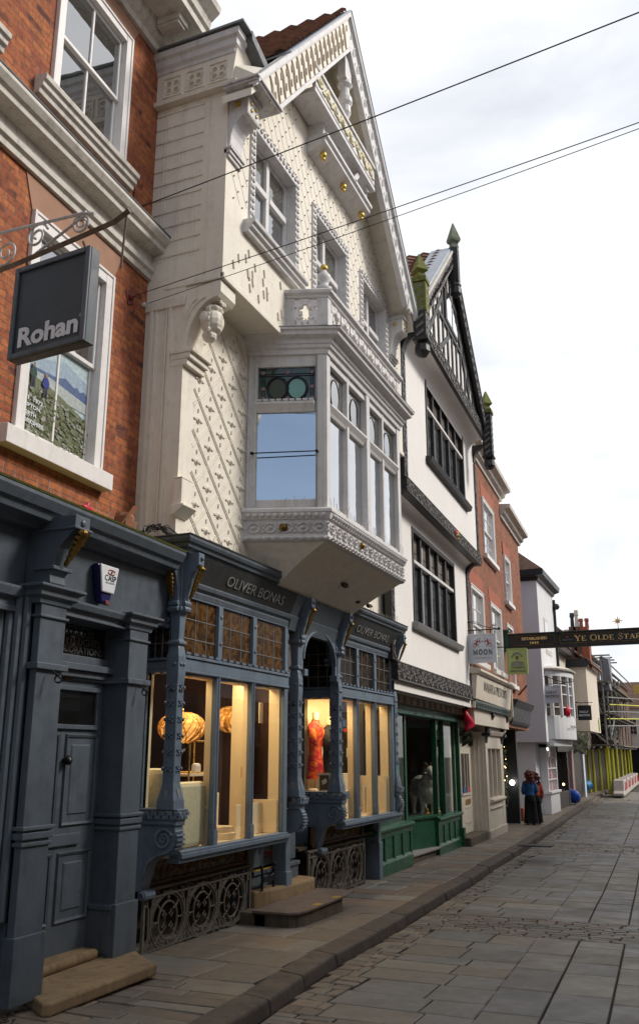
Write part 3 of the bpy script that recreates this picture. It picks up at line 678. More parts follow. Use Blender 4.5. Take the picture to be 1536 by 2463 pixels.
def brick_house():
    H_ = thing('brick_house', 'mottled orange brick house over a dark grey shopfront with a panelled door', 'house', (-5.57, 6.5, 0))
    holes = [(-2.04 + 9, -.70 + 9, 8.38 - 3.3, 10.2 - 3.3), (-2.11 + 9, -.75 + 9, 4.64 - 3.3, 6.93 - 3.3), (-4.4 + 9, -2.95 + 9, 8.38 - 3.3, 10.2 - 3.3), (-4.5 + 9, -3.1 + 9, 4.64 - 3.3, 6.93 - 3.3)]
    g = G(); g.wall((0, -9, 3.3), (0, 1, 0), (0, 0, 1), (1, 0, 0), 9, 7.4, holes, .13); g.box(-.16, -6, -9, -.01, 3.3, 10.7)
    bb(g, 'brick_wall', M['brick'], H_, recalc=False)
    for a, b, z0, z1, lab in ((-2.04, -.70, 8.38, 10.2, 'upper'), (-4.4, -2.95, 8.38, 10.2, None), (-4.5, -3.1, 4.64, 6.93, None)):
        sash_window(H_, BROT, 'sash_window', a, b, z0, z1, 0, M['white'], M['glass_up'], vbars=1, arch_w=.11)
        if z0 > 8: sill(H_, BROT, a - .23, b + .16, 8.18, 8.39, .15, M['stone_white'], moulded=True)
    w2 = sash_window(H_, BROT, 'sash_window', -2.11, -.75, 4.64, 6.93, 0, M['white'], M['glass_up'], rail=5.79, vbars=1, arch_w=.13)
    sill(H_, BROT, -2.31, -.66, 4.46, 4.65, .13, M['white'])
    sill(H_, BROT, -4.6, -3.0, 4.46, 4.65, .13, M['white'])
    # flat gauged arches
    for a, b, z in ((-2.11, -.75, 6.93), (-2.04, -.70, 10.2), (-4.4, -2.95, 10.2)):
        g = G(); zt = z + .36 if z < 8 else z + .27; g.px([(a - .02, z), (b + .02, z), (b + .16, zt), (a - .16, zt)], -.05, .012); bb(g, 'flat_arch', M['rubbed'], H_)
    # string course and eaves cornice
    def mould(pr, s0, s1, name, mat, m=None):
        g = G(); g.py(pr, s0, s1); return bb(g, name, mat, H_, bevel=.004)
    mould([(-.05, 7.29), (.05, 7.29), (.055, 7.36), (.09, 7.38), (.095, 7.44), (.05, 7.445), (.05, 7.60), (.21, 7.62), (.215, 7.68), (.25, 7.70), (.29, 7.76), (.29, 7.80), (-.05, 7.86)], -9, .08, 'string_course', M['stone_white'])
    mould([(-.05, 7.862), (.295, 7.802), (.30, 7.822), (-.05, 7.885)], -9, .085, 'string_course_flashing', M['cornice_top'])
    mould([(-.05, 10.47), (.06, 10.47), (.065, 10.56), (.13, 10.60), (.16, 10.68), (.17, 10.74), (.60, 10.745), (.60, 10.86), (.64, 10.88), (.66, 10.98), (.78, 11.08), (.80, 11.16), (-.05, 11.2)], -9, .10, 'eaves_cornice', M['stone_white'])
    for s in (-.32, -1.12, -1.92, -2.72):
        g = G(); g.box(.17, .50, s - .11, s + .11, 10.655, 10.744); g.box(.17, .47, s - .085, s + .085, 10.62, 10.654); bb(g, 'modillion', M['stone_white'], H_, bevel=.006)
    # ---- printed picture behind the lower sash
    o = -.09; s0, s1, z0, z1 = -1.99, -.87, 4.70, 5.78; g = G()
    def flat(pts, c, d): 
        g.px([(lerp(s0, s1, a), lerp(z0, z1, b)) for a, b in pts], o + d, o + d + .0015); g.c += [(*c, 1)] * (len(g.f) - len(g.c))
    flat([(0, 0), (1, 0), (1, 1), (0, 1)], (.40, .50, .53), 0)
    flat([(0, .75), (.35, .82), (.6, .9), (1, .8), (1, .70), (0, .66)], (.30, .38, .46), .002)
    flat([(0, .66), (.3, .69), (.5, .70), (.62, .745), (.7, .72), (.76, .70), (.80, .73), (.84, .69), (.9, .72), (.95, .69), (1, .71), (1, .6), (0, .60)], (.08, .12, .24), .004)
    flat([(0, .64), (.4, .66), (.7, .63), (1, .60), (1, .5), (0, .5)], (.38, .41, .40), .006)
    flat([(0, .58), (.2, .59), (.4, .57), (.55, .54), (.7, .5), (1, .42), (1, 0), (0, 0)], (.13, .15, .075), .008)
    r = random.Random(2)
    for i in range(520):
        a, b = r.random(), r.random() * .52; w = r.uniform(.02, .06); h = r.uniform(.008, .026)
        if b > .56 - .14 * a: continue
        c = r.choice([(.25, .26, .22), (.10, .12, .05), (.17, .19, .09), (.31, .32, .28), (.06, .075, .03), (.13, .10, .045), (.2, .21, .16)])
        flat([(max(0, a - w / 2), max(0, b - h / 2)), (min(1, a + w / 2), max(0, b - h)), (min(1, a + w * .4), b + h / 2), (max(0, a - w * .3), b + h / 2)], c, .010 + .00002 * i)
    for a, b, col in ((.17, .57, (.02, .055, .035)), (.34, .53, (.02, .03, .22))):   # two tiny walkers
        flat([(a - .03, b - .10), (a - .005, b - .10), (a, b - .03), (a + .01, b - .10), (a + .03, b - .10), (a + .025, b), (a - .025, b)], (.02, .02, .03), .021)
        flat([(a - .05, b + .02), (a - .03, b), (a + .035, b), (a + .045, b + .05), (a + .02, b + .10), (a - .02, b + .10)], col, .0225)
        flat([(a - .012, b + .10), (a + .016, b + .10), (a + .016, b + .14), (a - .012, b + .14)], (.25, .15, .11), .0225)
    p = bb(g, 'window_poster', M['art'], H_, recalc=True); plabel(p, 'printed picture of two walkers on a stony mountainside behind the lower sash')
    for i, w_ in enumerate(('EST. 1972.', 'SKIPTON,', 'NORTH', 'YORKSHIRE.')):
        O = BROT @ Vector((o + .0235, lerp(s0, s1, .045), lerp(z0, z1, .335 - .07 * i))); U = (BROT @ Vector((0, 1, 0)) - BROT @ Vector((0, 0, 0))); text(p, 'lettering', w_, M['letter_white'], O, U, (0, 0, 1), (.29, .26, .20, .32)[i] * (s1 - s0), .045, bold=.02, depth=.001)
    # ---- ground floor shopfront (nearly parallel to the street)
    sd = M['slate_dark']
    def xq(y): return -4.75 - .13 * (y - 5.59) / 1.53      # front plane of the pilasters steps back along the front
    def pil(y0, y1, x, zb, name='pilaster'):
        g = G(); g.box(x - (.07 if y0 < 6 else .30), x, y0, y1, zb, 2.99)
        for z, e, h in ((2.86, .02, .022), (2.45, .035, .05), (1.18, .022, .05), (1.245, .03, .03), (1.13, .018, .03)): g.box(x - (.08 if y0 < 6 else .31), x + e, y0 - e, y1 + e, z, z + h)
        g.box(x - (.08 if y0 < 6 else .31), x + .024, y0 - .022, y1 + .022, zb, zb + .46); return g.build(name, sd, H_, bevel=.006)
    pil(5.59, 5.90, -4.75, .05); pil(7.14, 7.45, -4.97, .05)
    g = G()
    cap = [(-.06, 2.97), (.012, 2.97), (.02, 3.01), (.055, 3.03), (.055, 3.07), (.10, 3.095), (.10, 3.115), (-.06, 3.12)]
    g.sweep([(-4.88, 5.565), (-4.75, 5.565), (-4.75, 5.925), (-5.0, 5.925)], cap); g.build('pilaster_capital', sd, H_, bevel=.004)
    g = G(); g.sweep([(-5.4, 7.115), (-4.97, 7.115), (-4.97, 7.475), (-5.3, 7.475)], cap); g.build('pilaster_capital', sd, H_, bevel=.004)
    g = G(); g.sweep([(-4.93, 2.0), (-4.93, 5.53)], [(-.3, 2.89), (.03, 2.89), (.03, 2.93), (.01, 2.94), (.01, 2.99), (.06, 3.01), (.08, 3.07), (.08, 3.09), (-.3, 3.10)])
    g.sweep([(-4.97, 5.96), (-5.02, 7.08)], [(-.3, 2.96), (.03, 2.96), (.03, 2.98), (.005, 2.985), (.005, 3.03), (.05, 3.035), (.07, 3.08), (.07, 3.10), (-.3, 3.11)])
    g.build('transom_moulding', sd, H_, bevel=.003)
    g = G(); g.hexa([(-5.5, 2.0, 3.09), (-4.98, 2.0, 3.09), (-5.05, 7.9, 3.09), (-5.5, 7.9, 3.09), (-5.5, 2.0, 3.72), (-4.88, 2.0, 3.72), (-5.0, 7.9, 3.72), (-5.5, 7.9, 3.72)])
    fa = g.build('fascia', M['slate_dark'], H_)
    # projecting cornice over the shopfront
    g = G(); g.sweep([(-4.58, 1.5), (-4.80, 7.76)], [(-.9, 3.60), (-.16, 3.60), (-.14, 3.64), (-.05, 3.66), (-.03, 3.72), (.0, 3.73), (.04, 3.80), (.04, 3.83), (-.9, 3.86)])
    g.build('shop_cornice', M['slate_dark'], H_, bevel=.004)
    g = G(); g.sweep([(-4.58, 1.5), (-4.80, 7.76)], [(-.9, 3.864), (.045, 3.834), (.055, 3.85), (-.9, 3.895)]); plabel(g.build('cornice_flashing', M['moss'], H_), 'mossy lead strip along the top of the cornice')
    # console bracket with gilt leaf
    def console(y, x, zb, zt, w, out, mat, parent, nm='console_bracket', gilt=True):
        g = G(); pr = [(x - .2, zb), (x + .03, zb), (x + .06, zb + .03), (x + .05, zb + .10), (x + .08, zb + .13), (x + .075, zb + .17), (x + out * .45, lerp(zb, zt, .55)), (x + out * .8, lerp(zb, zt, .72)), (x + out, lerp(zb, zt, .80)), (x + out, zt), (x - .2, zt)]
        g.py(pr, y - w / 2, y + w / 2)
        g.box(x - .1, x + out + .02, y - w / 2 - .02, y + w / 2 + .02, zt - .12, zt - .10); g.ball((x + out + .005, y, zt - .06), .03, (.6, 1, 1), 8, 5)
        g.box(x - .1, x + .105, y - w / 2 - .025, y + w / 2 + .025, zb + .135, zb + .165)
        c = g.build(nm, mat, parent, bevel=.005)
        if gilt:
            a = Vector((x + .09, y, zb + .19)); b = Vector((x + out * .98, y, lerp(zb, zt, .78))); d = (b - a); n = Vector((d.z, 0, -d.x)).normalized(); l = G()
            for i in range(7):
                t = i / 7; q = a + d * t + n * .015; hw = (.015 + .05 * min(1, t * 1.6)) * w / .19
                for sg in (-1, 1): l.hexa([q + Vector((0, 0, 0)), q + Vector((0, sg * hw, 0)) + d * .10, q + Vector((0, sg * hw * .9, 0)) + d * .17, q + d * .2] + [p + n * .03 for p in (q, q + Vector((0, sg * hw, 0)) + d * .10, q + Vector((0, sg * hw * .9, 0)) + d * .17, q + d * .2)])
            l.ball(b + n * .03, .035, (1, 1, 1), 7, 4); l.build('gilt_leaf', M['gold'], c)
        return c
    console(5.75, -4.80, 3.12, 3.70, .19, .27, sd, H_)
    # door recess: jambs, door, transom light
    g = G(); g.box(-5.62, -5.05, 7.15, 7.42, .12, 3.02); g.box(-5.62, -4.86, 5.62, 5.88, .12, 3.02); g.box(-5.62, -5.12, 5.5, 7.5, 2.98, 3.2)
    g.box(-5.24, -5.0, 7.11, 7.15, .10, .46); g.box(-5.24, -4.99, 7.10, 7.15, .46, .50)
    g.build('door_jamb', sd, H_, bevel=.006)
    X = -5.24; Y0, Y1 = 6.05, 7.14; ZB, ZT = .14, 2.46
    d = G(); d.box(X - .05, X, Y0, Y1, ZB, ZT)
    pan = [(6.16, 6.52, 1.22, 1.95), (6.65, 7.05, 1.22, 1.95), (6.16, 6.52, .43, .95), (6.65, 7.05, .43, .95)]
    door = d.build('door', sd, H_, bevel=.004); plabel(door, 'dark grey door with four raised panels and a small glazed top')
    for y0, y1, z0, z1 in pan:
        g = G(); g.sweep([(y0, z0), (y1, z0), (y1, z1), (y0, z1)], [(-.0, 0), (.028, 0), (.02, .022), (.0, .012)], closed=True, side=1)
        g.v = [(X + p[2], p[0], p[1]) for p in g.v]; g.hexa([(X - .001, y0 + .06, z0 + .06), (X - .001, y1 - .06, z0 + .06), (X - .001, y1 - .06, z1 - .06), (X - .001, y0 + .06, z1 - .06), (X + .012, y0 + .075, z0 + .075), (X + .012, y1 - .075, z0 + .075), (X + .012, y1 - .075, z1 - .075), (X + .012, y0 + .075, z1 - .075)])
        g.build('door_panel', sd, door)
    g = G(); g.box(X - .02, X + .004, Y0 + .09, Y1 - .12, 2.06, 2.36); g.build('door_light', M['glass_dark'], door)
    g = G(); g.box(X, X + .035, Y0 + .05, Y1 - .08, 2.36, 2.40); g.box(X, X + .03, Y0 + .05, Y1 - .08, 2.02, 2.06); g.box(X, X + .022, Y0 + .05, Y0 + .09, 2.06, 2.36); g.box(X, X + .022, Y1 - .12, Y1 - .08, 2.06, 2.36); g.build('light_frame', sd, door, bevel=.004)
    g = G(); g.lathe([(.0, 0), (.018, .0), (.015, .03), (.04, .045), (.042, .07), (.025, .09), (0, .093)], (X, 6.61, 1.75), 12, 'x'); g.build('door_knob', M['iron'], door, smooth=True)
    g = G(); g.box(X, X + .028, 6.40, 6.90, 1.03, 1.13); g.build('letter_plate', sd, door, bevel=.008)
    g = G(); g.box(X - .06, X + .06, 5.8, 7.16, 2.48, 2.54); g.box(X - .06, X + .10, 5.8, 7.16, 2.54, 2.60); g.box(X - .06, X + .03, 5.8, 7.16, 2.60, 2.68); g.build('door_head', sd, H_, bevel=.006)
    g = G(); g.box(X - .05, X - .01, 5.9, 7.13, 2.68, 3.0); tl = g.build('transom_light', M['glass_dark'], H_); plabel(tl, 'black glass transom with faded lettering about stained glass and leaded lights')
    yb0, yb1 = PX(147, 1480, X)[0], PX(243, 1600, X)[0]
    for i, (t, u0, v0, u1, v1, hh) in enumerate((('NOWLES.', 147, 1517, 225, 1535, .085), ('ED-GLASS', 145, 1540, 226, 1556, .07), ('DED-LIGHTS', 144, 1562, 240, 1577, .07), ('ECORATIONS', 143, 1577, 245, 1597, .07))):
        a = PX(u0, v0, X); b = PX(u1, v1, X); zb = 2.975 - .076 * i
        text(tl, 'lettering', t, M['letter_old'], (X - .008, a[0], zb - .045), (0, 1, 0), (0, 0, 1), b[0] - a[0], .066, bold=.012)
    # reeded shop window column, glass and stall riser at the picture edge
    g = G()
    for i in range(5): g.tube([(-4.86 - .045 * i, 5.555 - .05 * i, .62), (-4.86 - .045 * i, 5.555 - .05 * i, 3.02)], .034, 8)
    g.hexa([(-5.2, 5.2, .6), (-4.86, 5.60, .6), (-4.86, 5.9, .6), (-5.3, 5.9, .6), (-5.2, 5.2, 3.02), (-4.86, 5.60, 3.02), (-4.86, 5.9, 3.02), (-5.3, 5.9, 3.02)]); g.build('reeded_jamb', M['slate_dark'], H_)
    g = G(); g.box(-5.13, -5.12, 2.2, 5.25, .62, 3.02); g.build('shop_window', glossmix('left_shop_glass', (.085, .09, .06, 1), .08, .05), H_)
    g = G(); g.box(-5.2, -5.06, 2.2, 5.24, 2.52, 2.58); g.box(-5.2, -5.09, 2.2, 5.24, 2.50, 2.60); g.build('glazing_bar', sd, H_, bevel=.01)
    g = G(); g.sweep([(-4.92, 2.0), (-4.92, 5.58)], [(-.4, 0), (.0, 0), (.0, .42), (.03, .44), (.03, .50), (.01, .52), (.02, .58), (-.4, .62)]); g.build('stall_riser', M['slate_dark'], H_, bevel=.004)
    g = G(); r = random.Random(9)
    for i in range(34):
        y = lerp(4.75, 7.3, i / 34) + r.uniform(-.02, .02); x = -4.75 - .03 * i / 34 - r.uniform(0, .15); a = r.uniform(-.05, .05); g.tube([(x, y, 3.84), (x + a, y + a * .4, 3.84 + r.uniform(.09, .16))], .003, 4)
    g.build('bird_spikes', M['spike'], H_)
    for q in ((5.62, -4.70), (7.2, -4.94)):
        g = G(); g.tube(spiral((q[1] + .06, q[0] + .1, 2.38), XV, ZV, .02, .04, .8, 1, 8) + [Vector((q[1], q[0] + .1, 2.44))], .008, 5); g.build('iron_hook', M['iron'], H_)
    return H_
brick_house()

# steps in front of the left door
g = G(); P = [(-4.50, 5.74), (-4.49, 7.12), (-4.62, 7.20), (-5.0, 7.52), (-5.55, 7.52), (-5.55, 5.97), (-4.92, 5.97), (-4.55, 5.71)]
g.pz(P, -.02, .075)
st = tag(g.build('door_step', M['limestone'], org=(-5, 6.5, 0), bevel=.018), 'broad worn sandstone step on the pavement below the dark grey panelled door', 'step', 'sandstone door steps')
g = G(); g.pz([(-5.02, 5.92), (-5.06, 7.08), (-5.4, 7.10), (-5.4, 5.92)], .075, .155)
tag(g.build('door_step', M['limestone'], org=(-5.2, 6.5, .075), bevel=.03), 'hollowed upper sandstone step directly under the dark grey panelled door', 'step', 'sandstone door steps')
g = G(); r = random.Random(4)      # litter of crumbs by the step
for i in range(60):
    x = r.gauss(-4.75, .12); y = r.gauss(5.42, .10); g.obox((x, y, .012), (r.uniform(.004, .014), 0, .003), (0, r.uniform(.004, .012), .002), (0, 0, .004))
o = g.build('litter', M['hollow']); o['kind'] = 'stuff'

# alarm box
c = PX(245, 1405, -4.98); g = G(); t = thing('alarm_box', 'white and navy burglar alarm box with a red eye mark above the dark door', 'alarm', (-4.98, c[0], c[1]))
w, h = .15, .34
def shield(z0, z1, f0, f1, x0, x1, g):
    g.px([(c[0] - w * f0, c[1] + z0), (c[0] + w * f0 * .85, c[1] + z0), (c[0] + w * f1, c[1] + z1), (c[0] - w * f1, c[1] + z1)], x0, x1)
g = G(); shield(-.19, .17, .45, 1.02, -5.0, -4.92, g); g.build('back_plate', M['alarm_blue'], t, bevel=.02)
g = G(); shield(-.09, .165, .66, .95, -4.918, -4.895, g); g.build('cover', M['alarm_white'], t, bevel=.012)
g = G(); shield(-.205, -.16, .18, .22, -4.93, -4.90, g); g.build('lamp', M['red_iron'], t, bevel=.008)
for i, (a0, a1) in enumerate(((20, 160), (200, 340))):
    g = G(); g.tube([(-4.892, c[0] + .02 + .055 * math.cos(R(a0 + (a1 - a0) * k / 8)), c[1] + .105 + .022 * math.sin(R(a0 + (a1 - a0) * k / 8))) for k in range(9)], .005, 5); g.build('eye_mark', M['pubred'], t)
g = G(); g.ball((-4.892, c[0] + .025, c[1] + .105), .013, (.4, 1, 1), 8, 5); g.build('eye_mark', M['pubred'], t)
text(t, 'lettering', 'CASP', M['letter_dark'], (-4.893, c[0] - .075, c[1] + .02), (0, 1, 0), (0, 0, 1), .17, .055, bold=.005, depth=.002)
text(t, 'lettering', 'SECURITY', M['letter_ghost'], (-4.893, c[0] - .06, c[1] - .005), (0, 1, 0), (0, 0, 1), .14, .015, depth=.002)

# hanging sign with wrought bracket
t = thing('hanging_sign', 'square slate grey hanging sign with white lettering on a white scrolled bracket', 'shop sign', (-5.45, 5.05, 5.6))
dirn = Vector((-.997, .078, 0)); A = Vector((-4.049, 5.0, 0)); U = -dirn; Nn = Vector((U.y, -U.x, 0))   # outward end at A; face towards the camera
Nn = Vector((-.078, -.997, 0)); W = .80; zb, zt = 4.865, 5.69
L = A - U * W
g = G(); g.obox(L + U * W / 2 + Vector((0, 0, (zb + zt) / 2)) - Nn * .05, U * W / 2, Nn * .05, (0, 0, (zt - zb) / 2)); bd = g.build('sign_board', M['sign_slate'], t, bevel=.006)
g = G()
for a, b, cc, dd in ((0, .045, zb, zt), (W - .045, W, zb, zt), (.045, W - .045, zb, zb + .045), (.045, W - .045, zt - .045, zt)):
    g.obox(L + U * (a + b) / 2 + Vector((0, 0, (cc + dd) / 2)) + Nn * .012, U * (b - a) / 2, Nn * .012, (0, 0, (dd - cc) / 2))
g.build('sign_frame', M['slate_dark'], bd, bevel=.008)
text(bd, 'lettering', 'Rohan', M['letter_white'], L + U * .09 + Nn * .002 + Vector((0, 0, 4.955)), U, (0, 0, 1), .63, .175, bold=.036, spacing=1.0)
text(bd, 'lettering', '®', M['letter_white'], L + U * .725 + Nn * .002 + Vector((0, 0, 5.085)), U, (0, 0, 1), .028, .028, depth=.003)
g = G(); yb = 5.03
xs = lambda k: Vector((lerp(-5.47, -3.69, k), lerp(5.09, 4.97, k), 0))
bar = [xs(0) + ZV * 5.71, xs(.35) + ZV * 5.745, xs(.7) + ZV * 5.80, xs(.92) + ZV * 5.84, xs(1.0) + ZV * 5.90]
g.tube(bar, .028, 4); g.build('bracket_bar', M['iron_rust'], t)
g = G(); g.tube([xs(0.05) + ZV * 6.13, xs(.72) + ZV * 6.02, xs(.8) + ZV * 5.98], .014, 6)
g.tube([xs(0.03) + ZV * 5.70, xs(.03) + ZV * 6.16], .02, 6); g.tube([xs(.46) + ZV * 5.78, xs(.74) + ZV * 5.99], .012, 6)
UU = (xs(1) - xs(0)).normalized()
for k, z, r0, tn, a0 in ((.18, 5.91, .15, 1.6, 1.0), (.27, 5.89, .13, 1.6, 3.6), (.46, 5.95, .12, 1.7, .3), (.73, 5.93, .10, 1.9, 1.2)):
    g.tube(spiral(xs(k) + ZV * z, UU, ZV, r0, .02, tn, a0, 26), .011, 6)
g.build('bracket_scrolls', M['iron_white'], t)
g = G(); e = xs(.985) + ZV * 5.86; g.tube([e, e + Vector((-.06, .05, -.42))], .010, 5)
for k in (.12 * W, .88 * W): g.tube([L + U * k - Nn * .05 + ZV * zt, xs(0) + UU * ((L + U * k - xs(0)).dot(UU)) + ZV * 5.76], .012, 5)
g.build('hanger', M['iron_rust'], t)

# red moulded star, broken terracotta pot on the shop cornice
c = PX(210, 1226, -4.83); o = Vector((-4.83, c[0], c[1])); g = G(); pts = []
for i in range(10):
    a = math.pi / 2 + i * math.pi / 5; rr = .085 if i % 2 == 0 else .045; pts.append((c[0] + rr * math.cos(a), c[1] + rr * math.sin(a)))
g.px(pts, -4.86, -4.81); tag(g.build('plastic_star', M['redplastic'], org=o, bevel=.018), 'small bright red plastic star perched on the dark cornice ledge', 'ornament')
c = PX(298, 1255, -4.95); g = G(); r = random.Random(8)
g.lathe([(.055, 0), (.085, .05), (.10, .16), (.085, .2), (.065, .2), (.08, .15), (.06, .04), (.02, .03)], (-4.95, c[0], 3.86), 9, 'z'); g.obox((-4.88, c[0] - .02, 4.02), (.02, .03, .06), (-.03, .09, .02), (.04, 0, .05)); g.obox((-4.9, c[0] + .07, 3.92), (.02, .01, .07), (0, .03, 0), (.02, 0, 0))
tag(g.build('broken_pot', M['terracotta'], org=(-4.95, c[0], 3.86), bevel=.01), 'broken brown terracotta pot at the cornice end beside the cream house', 'pot')
# ------------------------------------------------------------------ the cream gabled house
CH = thing('gabled_house', 'tall cream plastered house with a carved gable, first floor bay window and slate blue shopfront', 'house', (-5.0, 11.3, 0))
YS = 7.95; X0, X1, X2, XG = -5.57, -5.03, -4.55, -4.12    # brick line, first floor, jettied floor, gable boards
YE = 14.85; ZJ = 7.13
def cb(g, name, mat, parent=CH, **k): return g.build(name, mat, parent, **k)
WINS = [(8.66, 9.94), (10.66, 11.92), (12.70, 13.92)]; WZ0, WZ1 = 8.20, 9.66
APX = (11.10, 13.45)
# --- walls
g = G(); g.wall((X1, YS, 3.7), (0, 1, 0), (0, 0, 1), (1, 0, 0), YE - YS, ZJ - 3.7); g.quad((X1, YS, 3.7), (-6.2, YS, 3.7), (-6.2, YS, ZJ), (X1, YS, ZJ)); g.quad((X1, YE, 3.7), (-9, YE, 3.7), (-9, YE, ZJ), (X1, YE, ZJ))
cb(g, 'first_floor_wall', M['cream'])
g = G(); hol = [(a - YS, b - YS, WZ0 - ZJ, WZ1 - ZJ) for a, b in WINS]
g.wall((X2, YS, ZJ), (0, 1, 0), (0, 0, 1), (1, 0, 0), YE - YS, 9.95 - ZJ, hol, .20)
g.quad((X2, YS, ZJ), (-6.2, YS, ZJ), (-6.2, YS, 10.0), (X2, YS, 10.0)); g.quad((X2, YE, ZJ), (-9, YE, ZJ), (-9, YE, 10), (X2, YE, 10))
g.quad((X2, YS, ZJ), (X2, YE, ZJ), (X1 - .2, YE, ZJ), (X1 - .2, YS, ZJ))
g.add([(X2, YS, 9.95), (X2, YE, 9.95), (X2, APX[0] + .2, 13.55), (X2, APX[0] - .1, 13.55)], [(0, 1, 2, 3)])
cb(g, 'upper_wall', M['cream'], recalc=False)
g = G(); g.box(X2 - .03, X2 + .022, YS, YE, ZJ - .02, ZJ + .06); g.box(X1 - .3, X2 - .03, YS - .012, YS + .3, ZJ - .02, ZJ + .05); cb(g, 'jetty_sill', M['cream'], bevel=.008)
# --- incised and raised plaster ornament
g = G()
zz = 7.55
while zz < 9.75:      # side face: courses of long bars
    xs = [-5.56, -5.32, -5.08, -4.86]
    for a, b in zip(xs[:-1], xs[1:]): g.box(a, b - .012, YS - .012, YS + .02, zz, zz + .028)
    zz += .205
for x in (-5.44, -5.40, -5.22, -5.18, -5.0, -4.96): g.box(x, x + .012, YS - .006, YS + .02, 7.5, 9.72)
g.box(-4.80, -4.775, YS - .008, YS + .02, 7.2, 9.74)
cb(g, 'bar_ornament', M['cream_deco'])
g = G()      # lower side pilaster: flat vertical strips
for x, w in ((-5.50, .05), (-5.42, .02), (-5.28, .02), (-5.24, .04)): g.box(x, x + w, YS - .022, YS + .01, 3.95, 6.95)
g.box(-5.57, -5.03, YS - .028, YS + .01, 6.86, 6.98); g.box(-5.57, -5.18, YS - .03, YS + .01, 3.9, 4.02); cb(g, 'pilaster_strips', M['cream'], bevel=.006)
g = G()      # first-floor front: raised diamond lattice with rosettes
ya, yb, za, zb = 8.22, 9.50, 3.95, 7.05
for k in range(-8, 10):
    for sg, y0, z0 in ((.94, 8.341, 5.326), (-.94, 8.60, 5.56)):
        run = [(y, z0 + sg * (y - y0) + .507 * k) for y in [lerp(ya, yb, i / 80) for i in range(81)]]
        run = [q for q in run if za < q[1] < zb]
        if len(run) < 4: continue
        A, B = Vector((X1 + .004, *run[0])), Vector((X1 + .004, *run[-1])); t = (B - A).normalized(); w = Vector((0, -t.z, t.y))
        for d in (-.016, .016): g.obox((A + B) / 2 + w * d, (.005, 0, 0), (B - A) / 2, w * .005)
cb(g, 'lattice_ornament', M['cream_deco'])
for i in range(-2, 5):
    for j in range(-8, 5):
        y = 8.60 + .27 * i; z = 5.81 + .507 * j + .25 * i
        if ya + .03 < y < yb - .06 and za < z < zb - .15:
            g = G(); g.lathe([(.042, 0), (.046, .009), (.024, .02), (.022, .032), (.0, .036)], (X1, y, z), 8, 'x')
            for k in range(4):
                a = k * math.pi / 2; g.obox((X1 + .008, y + .075 * math.cos(a), z + .12 * math.sin(a)), (.008, 0, 0), Vector((0, math.cos(a), math.sin(a))) * .022, Vector((0, -math.sin(a), math.cos(a))) * .009)
            cb(g, 'rosette', M['cream_deco'])

g = G()      # upper front: a grid of studs with incised diagonals
def inwin(y, z, m=.12): return any(a - m < y < b + m and WZ0 - m < z < WZ1 + m for a, b in WINS)
def ingable(y, z):
    if z < 9.9: return YS + .1 < y < YE - .1
    return abs(y - APX[0]) < (13.3 - z) * (3.3 / 3.6) - .1
row = 0; z = 8.3
while z < 12.6:
    y = 8.15 + (.11 if row % 2 else 0)
    while y < 14.8:
        if ingable(y, z) and not inwin(y, z) and not (10.0 < y < 12.7 and 10.6 < z < 12.1):
            g.lathe([(.012, 0), (.010, .016), (.0, .02)], (X2, y, z), 5, 'x')
        y += .225
    z += .155; row += 1
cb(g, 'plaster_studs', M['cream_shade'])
g = G()
for i in range(-20, 30):
    p = [(y, 8.2 + (y - YS) * -1.38 + i * .31) for y in [YS + .1 + .045 * k for k in range(150)]]
    run = []
    for y, z in p + [(99, 99)]:
        if y < 90 and 8.25 < z < 12.7 and ingable(y, z) and not inwin(y, z, .14) and not (10.0 < y < 12.7 and 10.5 < z < 12.1): run.append((y, z))
        else:
            if len(run) > 3:
                a, b = Vector((X2 + .001, *run[0])), Vector((X2 + .001, *run[-1])); g.obox((a + b) / 2, (.003, 0, 0), (b - a) / 2, Vector((0, 1.38, 1)).normalized() * .003)
            run = []
cb(g, 'incised_lines', M['cream'])
g = G(); r = random.Random(11)       # little raised tongues on the apron under the windows
for i in range(44):
    y = r.uniform(8.2, 12.5); z = r.uniform(7.3, 7.9); g.obox((X2 + .008, y, z), (.010, 0, 0), (0, .012, -.05), (0, .014, .004))
cb(g, 'apron_ornament', M['cream_deco'])

